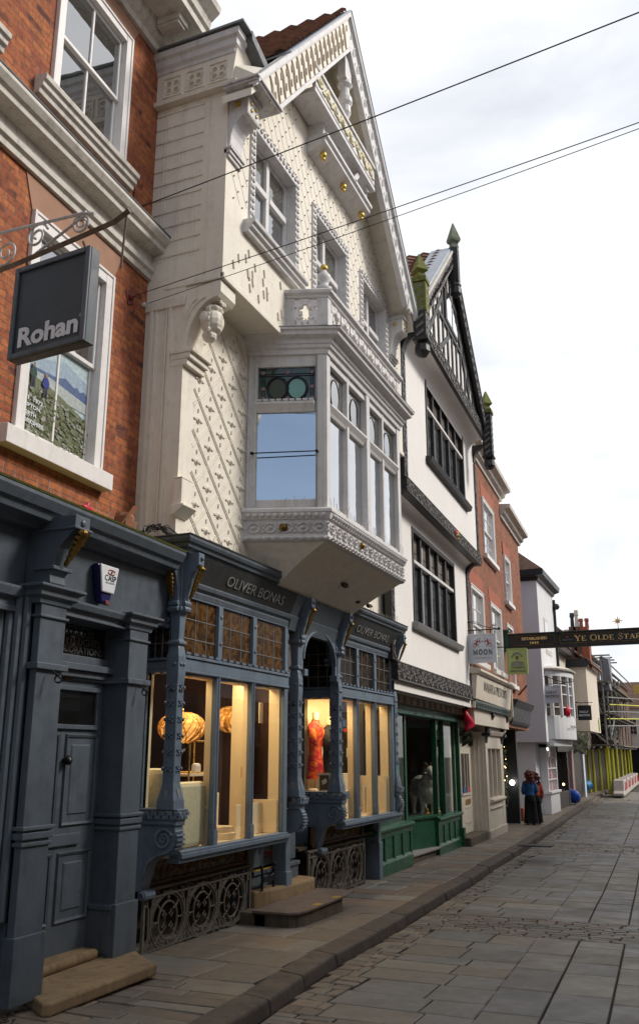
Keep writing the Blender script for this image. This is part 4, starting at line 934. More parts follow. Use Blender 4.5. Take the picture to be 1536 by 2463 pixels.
# --- second floor windows
for wi, (a, b) in enumerate(WINS):
    g = G()      # studded surround, splayed head
    for y0, y1, z0, z1 in ((a - .11, a + .015, WZ0 - .02, WZ1 + .13), (b - .015, b + .11, WZ0 - .02, WZ1 + .13), (a + .015, b - .015, WZ1 - .015, WZ1 + .13)): g.box(X2 - .19, X2 + .028, y0, y1, z0, z1)
    w = cb(g, 'window', M['lilac'], bevel=.006)
    g = G(); n = 16
    for k in range(n):
        z = lerp(WZ0 + .05, WZ1 + .08, k / (n - 1))
        for y in (a - .045, b + .045): g.obox((X2 + .036, y, z), (.012, 0, 0), (0, .022, 0), (0, 0, .018)); g.obox((X2 + .034, y - .045, z), (.006, 0, 0), (0, .012, 0), (0, 0, .02))
    for k in range(13): g.obox((X2 + .036, lerp(a + .05, b - .05, k / 12), WZ1 + .06), (.014, 0, 0), (0, .022, 0), (0, 0, .02)); g.ball((X2 + .02, lerp(a, b, k / 12), WZ1 + .13), .028, (1, 1, .8), 6, 4)
    cb(g, 'stud_border', M['lilac_deco'], w)
    mid = (a + b) / 2; zt = WZ0 + (WZ1 - WZ0) * .58; xo = X2 - .12
    g = G()
    for y0, y1, z0, z1, d in ((a + .01, a + .075, WZ0, WZ1, 0), (b - .075, b - .01, WZ0, WZ1, 0), (mid - .045, mid + .045, WZ0, WZ1, .012), (a + .07, mid - .045, zt - .045, zt + .045, .025), (mid + .045, b - .07, zt - .045, zt + .045, .025), (a + .07, b - .07, WZ1 - .06, WZ1 - .004, -.004), (a + .07, b - .07, WZ0 + .002, WZ0 + .06, -.004)): g.box(xo - .06, xo + d, y0, y1, z0, z1)
    cb(g, 'mullion_frame', M['lilac'], w, bevel=.006)
    g = G(); g.box(xo - .045, xo - .035, a + .05, b - .05, zt, WZ1 - .02); cb(g, 'leaded_light', M['leaded'], w)
    g = G(); g.box(xo - .045, xo - .035, a + .05, b - .05, WZ0 + .03, zt); cb(g, 'pane', M['glass_up'], w)
    sill(CH, None, a - .24, b + .14, WZ0 - .21, WZ0 - .03, .17, M['lilac'], moulded=True, o0=-.15).location.x += X2
# --- parapet block with quatrefoil panels at the near corner
g = G(); g.hexa([(-5.6, YS - .04, 9.72), (-4.50, YS - .04, 9.72), (-4.50, YS + .5, 9.72), (-5.6, YS + .5, 9.72), (-5.6, YS - .04, 10.42), (-4.40, YS - .04, 10.42), (-4.40, YS + .5, 10.2), (-5.6, YS + .5, 10.42)]); pb = cb(g, 'parapet', M['cream'], bevel=.006)
g = G(); pr = [(-.05, 10.20), (.015, 10.20), (.02, 10.25), (.06, 10.28), (.07, 10.36), (.11, 10.38), (.12, 10.46), (-.05, 10.47)]
g.sweep([(-5.7, YS - .04), (-4.46, YS - .04), (-4.46, YS + .12)], pr); cb(g, 'parapet_cornice', M['lilac'], pb, bevel=.004)
g = G(); g.hexa([(-5.75, YS - .19, 10.475), (-4.26, YS - .19, 10.475), (-4.26, YS + .15, 10.475), (-5.75, YS + .15, 10.475), (-5.75, YS - .15, 10.54), (-4.28, YS - .17, 10.54), (-4.28, YS + .15, 10.54), (-5.75, YS + .15, 10.54)]); 
g.hexa([(-4.6, YS + .05, 10.40), (-4.26, YS + .05, 10.40), (-4.24, 8.40, 10.20), (-4.6, 8.40, 10.20), (-4.6, YS + .05, 10.54), (-4.26, YS + .05, 10.54), (-4.24, 8.42, 10.36), (-4.6, 8.42, 10.36)]); cb(g, 'lead_capping', M['cornice_top'], pb, bevel=.01)
g = G(); g.sweep([(-5.7, YS - .04), (-4.46, YS - .04), (-4.46, YS + .12)], [(-.05, 9.70), (.06, 9.70), (.07, 9.75), (.03, 9.78), (-.05, 9.79)]); cb(g, 'parapet_string', M['cream_deco'], pb)
for i in range(3):
    xa = -5.47 + i * .33; g = G()
    for q in ((xa, xa + .27, 9.83, 9.85), (xa, xa + .27, 10.11, 10.13), (xa, xa + .018, 9.85, 10.11), (xa + .252, xa + .27, 9.85, 10.11)): g.box(q[0], q[1], YS - .058, YS - .03, q[2], q[3])
    for dx, dz in ((.085, .07), (.185, .07), (.085, .17), (.185, .17)): g.tube([(xa + dx + .045 * math.cos(k * math.pi / 6), YS - .046, 9.85 + dz + .045 * math.sin(k * math.pi / 6)) for k in range(12)], .012, 5, closed=True)
    g.obox((xa + .135, YS - .043, 9.98), (.02, 0, .02), (-.02, 0, .02), (0, .01, 0)); cb(g, 'quatrefoil_panel', M['cream_deco'], pb)
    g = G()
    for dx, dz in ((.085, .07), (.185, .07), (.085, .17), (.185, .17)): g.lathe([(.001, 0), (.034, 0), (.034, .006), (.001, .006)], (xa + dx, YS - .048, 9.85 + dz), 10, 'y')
    cb(g, 'quatrefoil_shade', M['cream_shade'], pb)  # flat discs; the hollows' shade is put into their darker cream
# --- gable: bargeboards, soffits, roof, collar and pendant
FL, FR = (7.98, 9.50), (14.42, 9.80); DEP = .80      # lower ends and depth of the boards
def board(p0, p1, off0, off1, x0, x1, g):
    """board along a rake from p0 up to p1 in the gable plane; off measured down from the rake"""
    g.hexa([(x0, p0[0], p0[1] - off1), (x1, p0[0], p0[1] - off1), (x1, p1[0], p1[1] - off1), (x0, p1[0], p1[1] - off1), (x0, p0[0], p0[1] - off0), (x1, p0[0], p0[1] - off0), (x1, p1[0], p1[1] - off0), (x0, p1[0], p1[1] - off0)])
LT, AT, RT = (7.84, 9.68), (11.04, 13.56), (14.50, 9.68)
def onr(a, b, t): return (lerp(a[0], b[0], t), lerp(a[1], b[1], t))
for side, (lo, apx) in enumerate(((LT, AT), (RT, AT))):
    sl = (apx[1] - lo[1]) / (apx[0] - lo[0]); yb_ = lo[0] + .72 / sl
    g = G(); g.px([(lo[0], lo[1]), (yb_, lo[1]), (apx[0], apx[1] - .72), (apx[0], apx[1])], XG - .05, XG); bd = cb(g, 'bargeboard', M['cream' if side == 0 else 'lilac'])
    g = G(); board(lo, apx, 0, .11, XG - .10, XG + .055, g); board((yb_, lo[1] + .72), apx, .70, .79, XG - .07, XG + .035, g); board(lo, apx, .11, .15, XG - .04, XG + .018, g); cb(g, 'bargeboard_moulding', M['lilac'], bd, bevel=.008)
    g = G(); n = 17
    for k in range(n):
        t = .13 + .85 * k / n; p = onr(lo, apx, t); q = onr(lo, apx, t + .026)
        sg = 1 if side == 0 else -1
        # flowing S shaped piercings as raised ribs with small darts between
        pts = []
        for i in range(8):
            s = i / 7; yy = lerp(p[0] - .055 * sg, q[0] + .055 * sg, s) + .02 * sg * math.sin(s * 2 * math.pi); pts.append((XG + .008, yy, p[1] - .19 - .42 * s + .10 * s * 0))
        g.tube(pts, [.008, .014, .018, .019, .019, .018, .014, .008], 5)
        g.obox((XG + .006, q[0] + .045 * sg, q[1] - .24), (.01, 0, 0), (0, .010 * sg, .0), (0, .008 * sg, -.045)); g.obox((XG + .006, p[0] - .03 * sg, p[1] - .56), (.01, 0, 0), (0, .010 * sg, 0), (0, .008 * sg, -.045))
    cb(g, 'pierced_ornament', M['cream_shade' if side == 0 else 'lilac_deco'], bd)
    g = G(); board(lo, apx, .16, .26, X2 - .02, XG - .05, g); cb(g, 'gable_soffit', M['cream'])
    g = G(); n = 9
    for k in range(1, n):
        p = onr(lo, apx, k / n); g.obox((lerp(X2, XG - .05, .5), p[0], p[1] - .265), ((XG - X2) / 2 - .03, 0, 0), (0, .012, .012 * (1 if side == 0 else -1)), (0, -.004, .006))
    cb(g, 'soffit_batten', M['cream_deco'])
    # pantiled slope running back
    full = lo; lo = onr(lo, apx, .27 if side == 0 else 0)
    nl, nw = 20 if side == 0 else 26, 90; Lr = Vector((0, apx[0] - lo[0], apx[1] - lo[1])); nn = Vector((0, -Lr.z, Lr.y)).normalized() * (1 if side == 0 else -1); vs = []
    for i in range(nl * 2 + 1):
        t = i / (nl * 2)
        for j in range(nw + 1):
            x = XG - .02 - 5.5 * j / nw; h = .028 * math.sin(j * 2 * math.pi / 5) + (.05 if i % 2 == 0 else .0) + .02
            p = Vector((x, lo[0], lo[1])) + Lr * ((i // 2 + (i % 2) * .97) / nl if i < nl * 2 else 1) + nn * h; vs.append(p)
    g = G(); g.add(vs, [(i * (nw + 1) + j, i * (nw + 1) + j + 1, (i + 1) * (nw + 1) + j + 1, (i + 1) * (nw + 1) + j) for i in range(nl * 2) for j in range(nw)])
    cb(g, 'tiled_roof', M['tile'])
    g = G(); board(lo if side == 0 else full, apx, -.035, .0, XG - .30, XG + .07, g); cb(g, 'lead_verge', M['lead'], bevel=.01)
g = G(); g.hexa([(XG - .75, APX[0] - .08, 13.50), (XG - .25, APX[0] - .08, 13.50), (XG - .25, APX[0] + .08, 13.50), (XG - .75, APX[0] + .08, 13.50), (XG - .75, APX[0] - .03, 13.66), (XG - .25, APX[0] - .03, 13.64), (XG - .25, APX[0] + .03, 13.64), (XG - .75, APX[0] + .03, 13.66)]); cb(g, 'ridge_capping', M['lead'], bevel=.02)
# eaves moulding closing the left foot of the gable
g = G(); g.box(X2, XG + .03, 7.82, 8.48, 9.61, 9.64); g.box(X2, XG + .06, 7.80, 8.50, 9.64, 9.675); cb(g, 'eaves_moulding', M['lilac_deco'], bevel=.008)
g = G(); g.hexa([(X2 - .02, YS, 9.70), (XG - .05, YS - .05, 9.70), (XG - .05, 8.25, 9.70), (X2 - .02, 8.25, 9.70), (X2 - .02, YS, 10.12), (XG - .06, YS - .02, 9.80), (XG - .06, 8.30, 10.18), (X2 - .02, 8.30, 10.2)]); cb(g, 'gable_return', M['cream'])
# collar beam with gilt foliage
ca, c2 = 9.72, 12.05; g = G(); g.box(X2 + .02, XG - .02, ca, c2 + .25, 10.98, 11.06); g.box(XG - .07, XG - .01, ca, c2 + .2, 11.06, 11.36); g.box(XG - .09, XG + .02, ca, c2 + .2, 11.36, 11.42); cl = cb(g, 'collar_beam', M['lilac'], bevel=.008)
g = G(); r = random.Random(6)
for k in range(46):
    y = lerp(ca + .05, c2 + .12, k / 45); g.ball((XG + .0, y, 11.20 + .07 * math.sin(k * 1.1)), r.uniform(.03, .055), (.5, 1, 1), 6, 4)
for k in range(8): g.tube(spiral((XG - .005, lerp(ca + .15, c2, k / 7), 11.20), YV, ZV, .11, .02, 1.2, k, 10), .018, 5)
cb(g, 'gilt_foliage', paint('cream_gilt_carving', (.66, .58, .36, 1), .5, .3, 16, .2), cl)
g = G(); r = random.Random(3)
for k in range(22):
    y = r.uniform(10.9, 12.1); g.tube([(XG - .1, y, 11.42), (XG - .1 + r.uniform(-.04, .04), y + r.uniform(-.03, .03), 11.56)], .003, 4)
cb(g, 'bird_spikes', M['spike'], cl)
g = G(); g.box(XG - .16, XG - .03, APX[0] - .13, APX[0] + .13, 12.30, 12.66); g.box(XG - .17, XG - .02, APX[0] - .15, APX[0] + .15, 12.24, 12.30)
g.lathe([(.11, 12.24), (.12, 12.18), (.07, 12.12), (.085, 12.0), (.12, 11.92), (.125, 11.84), (.09, 11.78), (.10, 11.66), (.06, 11.56), (.05, 11.42)], (XG - .095, APX[0], 0), 12); cb(g, 'turned_pendant', M['lilac'], smooth=False, bevel=0)
# attic window: small oriel under the collar
g = G(); ya, yb = 10.40, 12.30
g.py([(X2, 10.50), (X2 + .30, 10.62), (X2 + .30, 10.68), (X2 + .34, 10.70), (X2 + .34, 10.76), (X2, 10.78)], ya - .05, yb + .05); at = cb(g, 'attic_window', M['lilac'], bevel=.006)
g = G()
for y in (ya + .03, (ya * 2 + yb) / 3, (ya + 2 * yb) / 3, yb - .03): g.box(X2, X2 + .26, y - .05, y + .05, 10.78, 11.40)
g.box(X2, X2 + .24, ya + .08, yb - .08, 10.94, 11.0); cb(g, 'mullion', M['lilac'], at, bevel=.006)
g = G(); g.box(X2 + .18, X2 + .19, ya + .05, yb - .05, 10.78, 11.4); cb(g, 'pane', M['glass_up'], at)
g = G(); g.box(X2, X2 + .30, ya - .02, yb + .02, 11.40, 11.62); cb(g, 'head_board', M['cream'], at, bevel=.01)
g = G(); ym = (ya + yb) / 2; g.obox((X2 + .32, yb - .55, 11.0), (.02, 0, 0), (0, .22, .26), (0, .03, -.03)); g.obox((X2 + .32, yb - .30, 11.12), (.02, 0, 0), (0, -.16, .20), (0, .03, .03)); cb(g, 'crossed_brace', M['lilac'], at)
for y in (ya + .12, ym, yb - .12):
    g = G(); g.ball((X2 + .20, y, 10.52), .055, (1, 1, 1), 9, 6); g.ball((X2 + .20, y, 10.45), .035, (1, 1, 1), 8, 5); cb(g, 'gilt_ball', M['gold_bright'], at, smooth=True)
# --- carved corner consoles
def corner_console(yc, name, far):
    sg = 1
    g = G(); pr = [(X2 - .02, 9.62), (X2 - .02, 8.88), (X2 + .02, 8.88), (X2 + .04, 8.95)] + [(X2 + .04 + .22 * (1 - math.cos(R(90 * i / 6))), 8.98 + .33 * math.sin(R(90 * i / 6))) for i in range(7)] + [(X2 + .27, 9.34), (X2 + .27, 9.62)]
    g.py(pr, yc, yc + .30); c = cb(g, name, M['lilac'], bevel=.008)
    g = G(); g.box(X2 - .03, X2 + .05, yc - .02, yc + .33, 8.80, 8.85); g.box(X2 - .03, X2 + .03, yc - .01, yc + .31, 8.75, 8.80); g.box(X2 - .03, X2 + .07, yc - .03, yc + .34, 8.85, 8.88); g.box(X2 - .05, X2 + .30, yc - .02, yc + .32, 9.55, 9.615); cb(g, 'console_moulding', M['lilac_deco'], c)
    g = G(); g.ball((X2 + .13, yc - .01, 9.46), .038, (1, .8, 1), 9, 6)
    for dy, dz in ((.08, .50), (.20, .50), (.09, .41), (.21, .41)): g.ball((X2 + .275, yc + dy, 9.0 + dz - .02), .026, (.7, 1, 1), 8, 5)
    cb(g, 'gilt_knob', M['gold_bright'], c, smooth=True)
corner_console(YS + .02, 'corner_console', False); corner_console(14.15, 'corner_console', True)
# lower console with a carved mask under the jetty corner
g = G(); yc = YS + .01; arc = [(X1 - .17 + .58 * math.sin(R(90 * i / 10)), 6.05 + .72 * (1 - math.cos(R(90 * i / 10)))) for i in range(11)]
arc = [(X1 + .02 + .40 * (1 - math.cos(R(90 * i / 10))), 6.28 + .62 * math.sin(R(90 * i / 10))) for i in range(11)]
g.py([(X1 - .12, 7.1), (X1 - .12, 6.25), (X1 + .02, 6.25)] + arc + [(X2 - .02, 6.95), (X2 - .02, 7.1)], yc, yc + .36); mk = cb(g, 'mask_console', M['cream'], bevel=.008)
g = G(); g.box(X1 - .16, X1 + .10, yc - .02, yc + .40, 6.18, 6.25); g.box(X1 - .16, X1 + .06, yc - .016, yc + .39, 6.10, 6.18); g.box(X1 - .16, X1 + .14, yc - .03, yc + .42, 6.25, 6.29); cb(g, 'console_moulding', M['cream_deco'], mk, bevel=.006)
g = G(); c = Vector((X1 + .27, yc + .16, 6.66))
g.ball(c, .14, (1, 1.05, 1.2), 12, 8); g.ball(c + Vector((.10, 0, .03)), .045, (1, .8, 1.3), 8, 6); g.ball(c + Vector((.07, -.06, .07)), .035, (1, 1, .7), 8, 5); g.ball(c + Vector((.07, .07, .07)), .035, (1, 1, .7), 8, 5)
g.ball(c + Vector((.06, 0, -.10)), .06, (1, 1.2, .6), 8, 6); g.ball(c + Vector((-.02, -.02, -.18)), .09, (1, 1, .9), 8, 6); g.ball(c + Vector((.02, 0, .15)), .10, (1.1, 1.3, .6), 9, 6); g.ball(c + Vector((-.04, -.13, .02)), .06, (1, .6, 1.3), 8, 6)
o = cb(g, 'carved_mask', M['cream_deco'], mk, smooth=True, mods=(('REMESH', {'mode': 'VOXEL', 'voxel_size': .010}),))
g = G()
for k in range(8):
    a = k * math.pi / 4; g.ball((X1 + .40, yc + .16 + .06 * math.cos(a), 6.92 + .05 * math.sin(a)), .035, (.6, 1, 1), 6, 4)
for k in range(7):
    a = R(30 + k * 22); g.ball(c + Vector((.02, -.135 * math.sin(a) if k % 2 else -.12, .15 * math.cos(a))), .03, (1, .7, 1.4), 6, 4)
cb(g, 'carved_rose', M['cream_deco'], mk)
g = G(); g.tube([(X1 - .02 + .34 * (1 - math.cos(R(9 * i))), yc - .006, 6.42 + .50 * math.sin(R(9 * i))) for i in range(10)], .012, 5); g.tube([(X1 + .02 + .2 * (1 - math.cos(R(9 * i))), yc - .004, 6.68 + .25 * math.sin(R(9 * i))) for i in range(9)], .009, 5); cb(g, 'scroll_line', M['cream_deco'], mk)
# junction box / small corbel on the corner
p = PX(455, 1200, X1); g = G(); g.box(X1 - .02, X1 + .09, YS - .05, YS + .17, 4.42, 4.72); g.box(X1 - .02, X1 + .09, YS - .05, YS + .17, 4.725, 4.74); g.py([(X1 - .02, 4.30), (X1 + .02, 4.30), (X1 + .14, 4.40), (X1 + .14, 4.42), (X1 - .02, 4.42)], YS - .09, YS + .20); cb(g, 'small_corbel', M['cream'], bevel=.006)

# --- first floor bay window
YB0, YB1, XB = 9.54, 13.30, -4.04
_cb = cb
def cb(g, name, mat, parent=CH, **k):      # the bay is canted: its sides splay out from the front
    for i, (x, y, z) in enumerate(g.v): g.v[i] = (x, y + .33 * (x - X1) / (XB - X1) * (1 - 2 * (y - YB0) / (YB1 - YB0)), z)
    return _cb(g, name, mat, parent, **k)
bay = [(X1 - .02, YB0), (XB, YB0), (XB, YB1), (X1 - .02, YB1)]
BZ0, BZ1 = 4.80, 6.92
g = G()
lt = [(-.05, 4.36), (.0, 4.36), (.035, 4.38), (.045, 4.41), (.02, 4.43), (.02, 4.64), (.05, 4.645), (.07, 4.72), (.085, 4.73), (.085, 4.765), (.06, 4.79), (-.05, 4.81)]
g.sweep(bay, lt); BW = cb(g, 'bay_window', M['lilac'], bevel=.004); plabel(BW, 'projecting bay window with leaded upper lights above the shop')
g = G()     # carved band: beads above, rings and scrolls below
def along(n, f):
    for k in range(n):
        t = (k + .5) / n; f(Vector((lerp(X1 + .04, XB + .02, t), YB0 - .02, 0)), XV, -YV, k, n)
def alongf(n, f):
    for k in range(n):
        t = (k + .5) / n; f(Vector((XB + .02, lerp(YB0, YB1, t), 0)), YV, XV, k, n)
def bead(p, U, Nn, k, n): q = p + ZV * 4.69 + Nn * .045; g.ball(q, .034, (1, 1, 1), 8, 5)
along(12, bead); alongf(34, bead)
def ring(p, U, Nn, k, n):
    q = p + ZV * 4.535 + Nn * .012
    g.tube(oval(q, U, ZV, .075, .06, 12), .013, 5, closed=True); g.ball(q, .03, (1, 1, .8), 6, 4)
    e = U * (.095); g.tube([q + e * .8 + ZV * .07, q + e * 1.1, q + e * .8 - ZV * .07], .012, 5); g.obox(q + e * 1.15 + ZV * .05, U * .016, Nn * .012, ZV * .012); g.obox(q + e * 1.15 - ZV * .05, U * .016, Nn * .012, ZV * .012)
along(5, ring); alongf(15, ring)
def dent(p, U, Nn, k, n): g.obox(p + ZV * 4.40 + Nn * .045, U * .032, Nn * .012, ZV * .012)
along(9, dent); alongf(26, dent)
cb(g, 'carved_band', M['lilac_deco'], BW)
g = G()
for q in ((lerp(X1, XB, .5), YB0 - .05, 4.535), (XB + .05, lerp(YB0, YB1, .36), 4.535)): g.ball(q, .05, (1, 1, 1), 8, 6)
cb(g, 'gilt_boss', M['gold'], BW, smooth=True)
# plaster cove under the bay
def covepts():
    out = []
    for i in range(9):
        t = i / 8; z = lerp(4.36, 3.50, t); k = 1 - math.sin(R(90 * (1 - t)))   # concave
        ins = .0 + .80 * (1 - (1 - t) ** 1.6)
        out.append((ins, z))
    return out
g = G(); vs = []; cp = covepts()
for ins, z in cp:
    f = ins / .80
    vs += [(X1 - .05, YB0 + .02 + .62 * f * .9, z), (XB - .03 - .98 * f, YB0 + .02 + .62 * f * .9, z), (XB - .03 - .98 * f, YB1 - .02 - .70 * f, z), (X1 - .05, YB1 - .02 - .70 * f, z)]
n = len(cp); g.add(vs, [(i * 4 + j, i * 4 + j + 1, (i + 1) * 4 + j + 1, (i + 1) * 4 + j) for i in range(n - 1) for j in range(3)] + [(0, 1, 2, 3)])
cb(g, 'plaster_cove', M['cream'], BW)
g = G(); r = random.Random(5)     # flaked plaster near the foot of the cove
for (u, v, w_, h_) in ((783, 1412, .22, .07), (875, 1462, .26, .06), (815, 1432, .12, .03), (845, 1452, .15, .035)):
    y, z = PX(u, v, -4.72); 
    f = [ins for ins, zz in cp if zz <= z + .06]; f = (f[0] if f else .7) / .8; x = XB - .03 - .98 * f
    pts = [(y + w_ / 2 * math.cos(a) * r.uniform(.6, 1.1), z + h_ / 2 * math.sin(a) * r.uniform(.6, 1.1)) for a in [i * 2 * math.pi / 11 for i in range(11)]]
    g.px(pts, x - .02, x + .03)
cb(g, 'flaked_plaster', M['hollow'], BW)
# joinery
def post(x, y, sx, sy, z0, z1, g): g.box(x - sx / 2, x + sx / 2, y - sy / 2, y + sy / 2, z0, z1)
fr = G()
post(XB - .06, YB0 + .06, .14, .14, BZ0, BZ1, fr); post(XB - .06, YB1 - .07, .14, .17, BZ0, BZ1, fr)
fr.box(X1 - .02, X1 + .12, YB0 - .0, YB0 + .12, BZ0, BZ1); fr.box(X1 - .02, X1 + .12, YB1 - .12, YB1, BZ0, BZ1)
for k in (-.022, .03): fr.box(XB - .13 + k * 0, XB - .13 + .02, YB0 - .022, YB0 + .03, BZ0, BZ1 - .02)
fr.box(X1 + .02, X1 + .05, YB0 - .02, YB0 + .03, BZ0, BZ1 - .02); fr.box(X1 + .10, X1 + .125, YB0 - .016, YB0 + .03, BZ0, BZ1 - .02); fr.box(XB - .04, XB - .012, YB0 - .016, YB0 + .02, BZ0, BZ1 - .02)
ym = (YB0 + YB1) / 2; post(XB - .05, ym, .15, .17, BZ0, BZ1, fr)
yq = [YB0 + .13 + (ym - YB0 - .215) * .5, ym + .085 + (YB1 - .155 - ym - .085) * .5]
for y in yq: post(XB - .055, y, .11, .085, BZ0, BZ1, fr)
fr.box(X1, XB - .08, YB0 + .01, YB0 + .10, 6.74, BZ1); fr.box(XB - .11, XB - .005, YB0 + .12, YB1 - .12, 6.80, BZ1)
fr.box(X1 + .1, XB - .1, YB0 + .03, YB0 + .1, BZ0, BZ0 + .12); fr.box(XB - .1, XB - .02, YB0 + .1, YB1 - .1, BZ0, BZ0 + .08)
cb(fr, 'bay_frame', M['lilac'], BW, bevel=.008)
ZT = 6.16
g = G(); tr = [(-.06, ZT - .06), (.02, ZT - .06), (.04, ZT - .02), (.085, ZT + .04), (.085, ZT + .07), (.05, ZT + .08), (-.06, ZT + .085)]
g.sweep([(X1 + .12, YB0 + .03), (XB - .14, YB0 + .03)], tr); g.sweep([(XB - .05, YB0 + .12), (XB - .05, ym - .08)], tr); g.sweep([(XB - .05, ym + .08), (XB - .05, YB1 - .15)], tr)
cb(g, 'transom', M['lilac'], BW, bevel=.004)
g = G()
for k in range(9): g.obox((lerp(X1 + .16, XB - .18, k / 8), YB0 - .01, ZT + .105), (.03, 0, 0), (0, .012, 0), (0, 0, .014))
cb(g, 'dentil_strip', M['lilac'], BW)
g = G(); g.box(X1 + .12, XB - .13, YB0 + .045, YB0 + .055, BZ0 + .1, ZT - .03); plabel(cb(g, 'pane', M['glass_bay'], BW), 'large side pane mirroring blue sky')
g = G(); g.box(XB - .075, XB - .068, YB0 + .1, YB1 - .1, BZ0 + .05, ZT - .02); cb(g, 'pane', M['glass_bay_front'], BW)
g = G(); g.box(X1 + .12, XB - .13, YB0 + .05, YB0 + .06, ZT + .05, 6.76); plabel(cb(g, 'stained_glass', M['stained'], BW), 'stained glass light with two green roundels')
g = G(); xa, xb = X1 + .12, XB - .13
for k, m_ in ((.33, 'stained_olive'), (.66, 'stained_roundel')):
    q = Vector((lerp(xa, xb, k), YB0 + .046, 6.44)); g = G(); g.lathe([(.001, 0), (.112, 0), (.112, .006), (.001, .006)], (q.x, q.y - .003, q.z), 20, 'y', sx=1, sy=1.25); cb(g, 'roundel', M[m_], BW)
g = G()
for k in (.33, .66):
    q = Vector((lerp(xa, xb, k), YB0 + .042, 6.44)); g.tube(oval(q, XV, ZV, .118, .145, 20), .010, 5, closed=True); g.tube(oval(q, XV, ZV, .14, .168, 20), .006, 5, closed=True)
for z in (6.24, 6.26, 6.62, 6.65): g.tube([(xa, YB0 + .043, z), (xb, YB0 + .043, z)], .005, 4)
for x in (xa + .05, xa + .08, xb - .05, xb - .08): g.tube([(x, YB0 + .043, 6.22), (x, YB0 + .043, 6.74)], .005, 4)
for k in range(24): x = lerp(xa + .02, xb - .02, k / 23); g.tube([(x, YB0 + .043, 6.21), (x, YB0 + .043, 6.26)], .004, 4)
cb(g, 'lead_came', M['iron'], BW)
g = G()
for x in (xa + .06, lerp(xa, xb, .5), xb - .06):
    for z in (6.30, 6.67): g.ball((x, YB0 + .04, z), .03, (1, .4, 1), 8, 4)
g.ball((xb - .06, YB0 + .04, 6.46), .03, (1, .4, 1), 8, 4); g.ball((xa + .06, YB0 + .04, 6.44), .03, (1, .4, 1), 8, 4)
cb(g, 'glass_jewel', paint('rose_glass_jewel', (.30, .17, .20, 1), .2, .2, 6, 0), BW)
g = G(); g.box(XB - .072, XB - .066, YB0 + .1, YB1 - .1, ZT + .05, 6.82); cb(g, 'leaded_light', M['leaded'], BW)
edges = [YB0 + .13, yq[0], ym, yq[1], YB1 - .15]
for a, b in zip(edges[:-1], edges[1:]):
    g = G(); q = Vector((XB - .064, (a + b) / 2, 6.48)); g.lathe([(.001, 0), (.19, 0), (.19, .005), (.001, .005)], tuple(q), 22, 'x', sx=.9, sy=1.15); cb(g, 'roundel', M['glass_up'], BW)
    g = G(); g.tube(oval(q + XV * .004, YV, ZV, .18, .225, 22), .010, 5, closed=True); cb(g, 'lead_came', M['iron'], BW)
g = G(); g.tube([(X1 + .10, YB0 - .06, 5.52), (XB - .10, YB0 - .06, 5.535)], .008, 6); g.ball((X1 + .10, YB0 - .06, 5.52), .022); g.ball((XB - .10, YB0 - .06, 5.535), .022); g.box(X1 + .095, X1 + .105, YB0 - .06, YB0 + .02, 5.515, 5.525); g.box(XB - .105, XB - .095, YB0 - .06, YB0 + .02, 5.53, 5.54); cb(g, 'guard_bar', M['iron'], BW)
# bay cornice
g = G(); g.sweep(bay, [(-.1, 6.90), (.03, 6.90), (.04, 6.96), (.07, 6.98), (.08, 7.02), (.10, 7.03), (.11, 7.08), (.20, 7.12), (.21, 7.17), (.24, 7.18), (.25, 7.21), (-.1, 7.22)]); g.box(X1, XB, YB0, YB1, 7.14, 7.19); cb(g, 'bay_cornice', M['lilac'], BW, bevel=.003)
g = G(); g.sweep(bay, [(-.1, 7.222), (.252, 7.212), (.252, 7.222), (-.1, 7.24)]); cb(g, 'cornice_lead', M['cornice_top'], BW)
# balustrade
XR = XB + .02; rp = [(X2 - .05, YB0 - .02), (XR, YB0 - .02), (XR, YB1), (X2 - .05, YB1)]
g = G(); g.sweep(rp, [(-.10, 7.72), (.02, 7.72), (.03, 7.75), (.07, 7.78), (.075, 7.82), (.05, 7.84), (-.10, 7.85)])
g.sweep(rp, [(-.07, 7.22), (.012, 7.22), (.012, 7.33), (-.07, 7.33)])
g.box(XR - .13, XR + .012, YB0 - .032, YB0 + .11, 7.22, 7.72); g.box(XR - .11, XR + .012, YB1 - .16, YB1 + .01, 7.22, 7.72); g.box(X2 - .02, X2 + .12, YB0 - .03, YB0 + .05, 7.24, 7.72)
BL = cb(g, 'balustrade', M['lilac'], BW, bevel=.006)
def pierced(U, O, L, n, Nn, g):
    """fretwork: scalloped top band, quatrefoil crosses between uprights"""
    for k in range(n):
        a = L * k / n; b = L * (k + 1) / n; c = (a + b) / 2; h = (b - a) / 2
        for (du, z, ru, rz) in ((c - h * .95, 7.44, .035, .11), (c + h * .95, 7.44, .035, .11), (c - h * .6, 7.64, .06, .05), (c + h * .6, 7.64, .06, .05), (c - h * .55, 7.36, .06, .04), (c + h * .55, 7.36, .06, .04), (c - h * .52, 7.50, .035, .03), (c + h * .52, 7.50, .035, .03), (c, 7.68, .05, .03), (c, 7.34, .05, .03)):
            g.obox(O + U * du + ZV * z, U * ru, Nn * .018, ZV * rz)
        g.tube(oval(O + U * c + ZV * 7.51, U, ZV, h * .72, .135, 14), .024, 5, closed=True)
        for s1, s2 in ((1, 1), (-1, 1), (1, -1), (-1, -1)): g.ball(O + U * (c + s1 * h * .42) + ZV * (7.51 + s2 * .085), .038, (1, 1, 1), 6, 4)
g = G(); pierced(XV, Vector((X2 + .10, YB0 - .01, 0)), XR - .13 - X2 - .10, 1, YV, g); pierced(YV, Vector((XR - .01, YB0 + .12, 0)), YB1 - YB0 - .28, 8, XV, g); cb(g, 'fretwork', M['white'], BW)
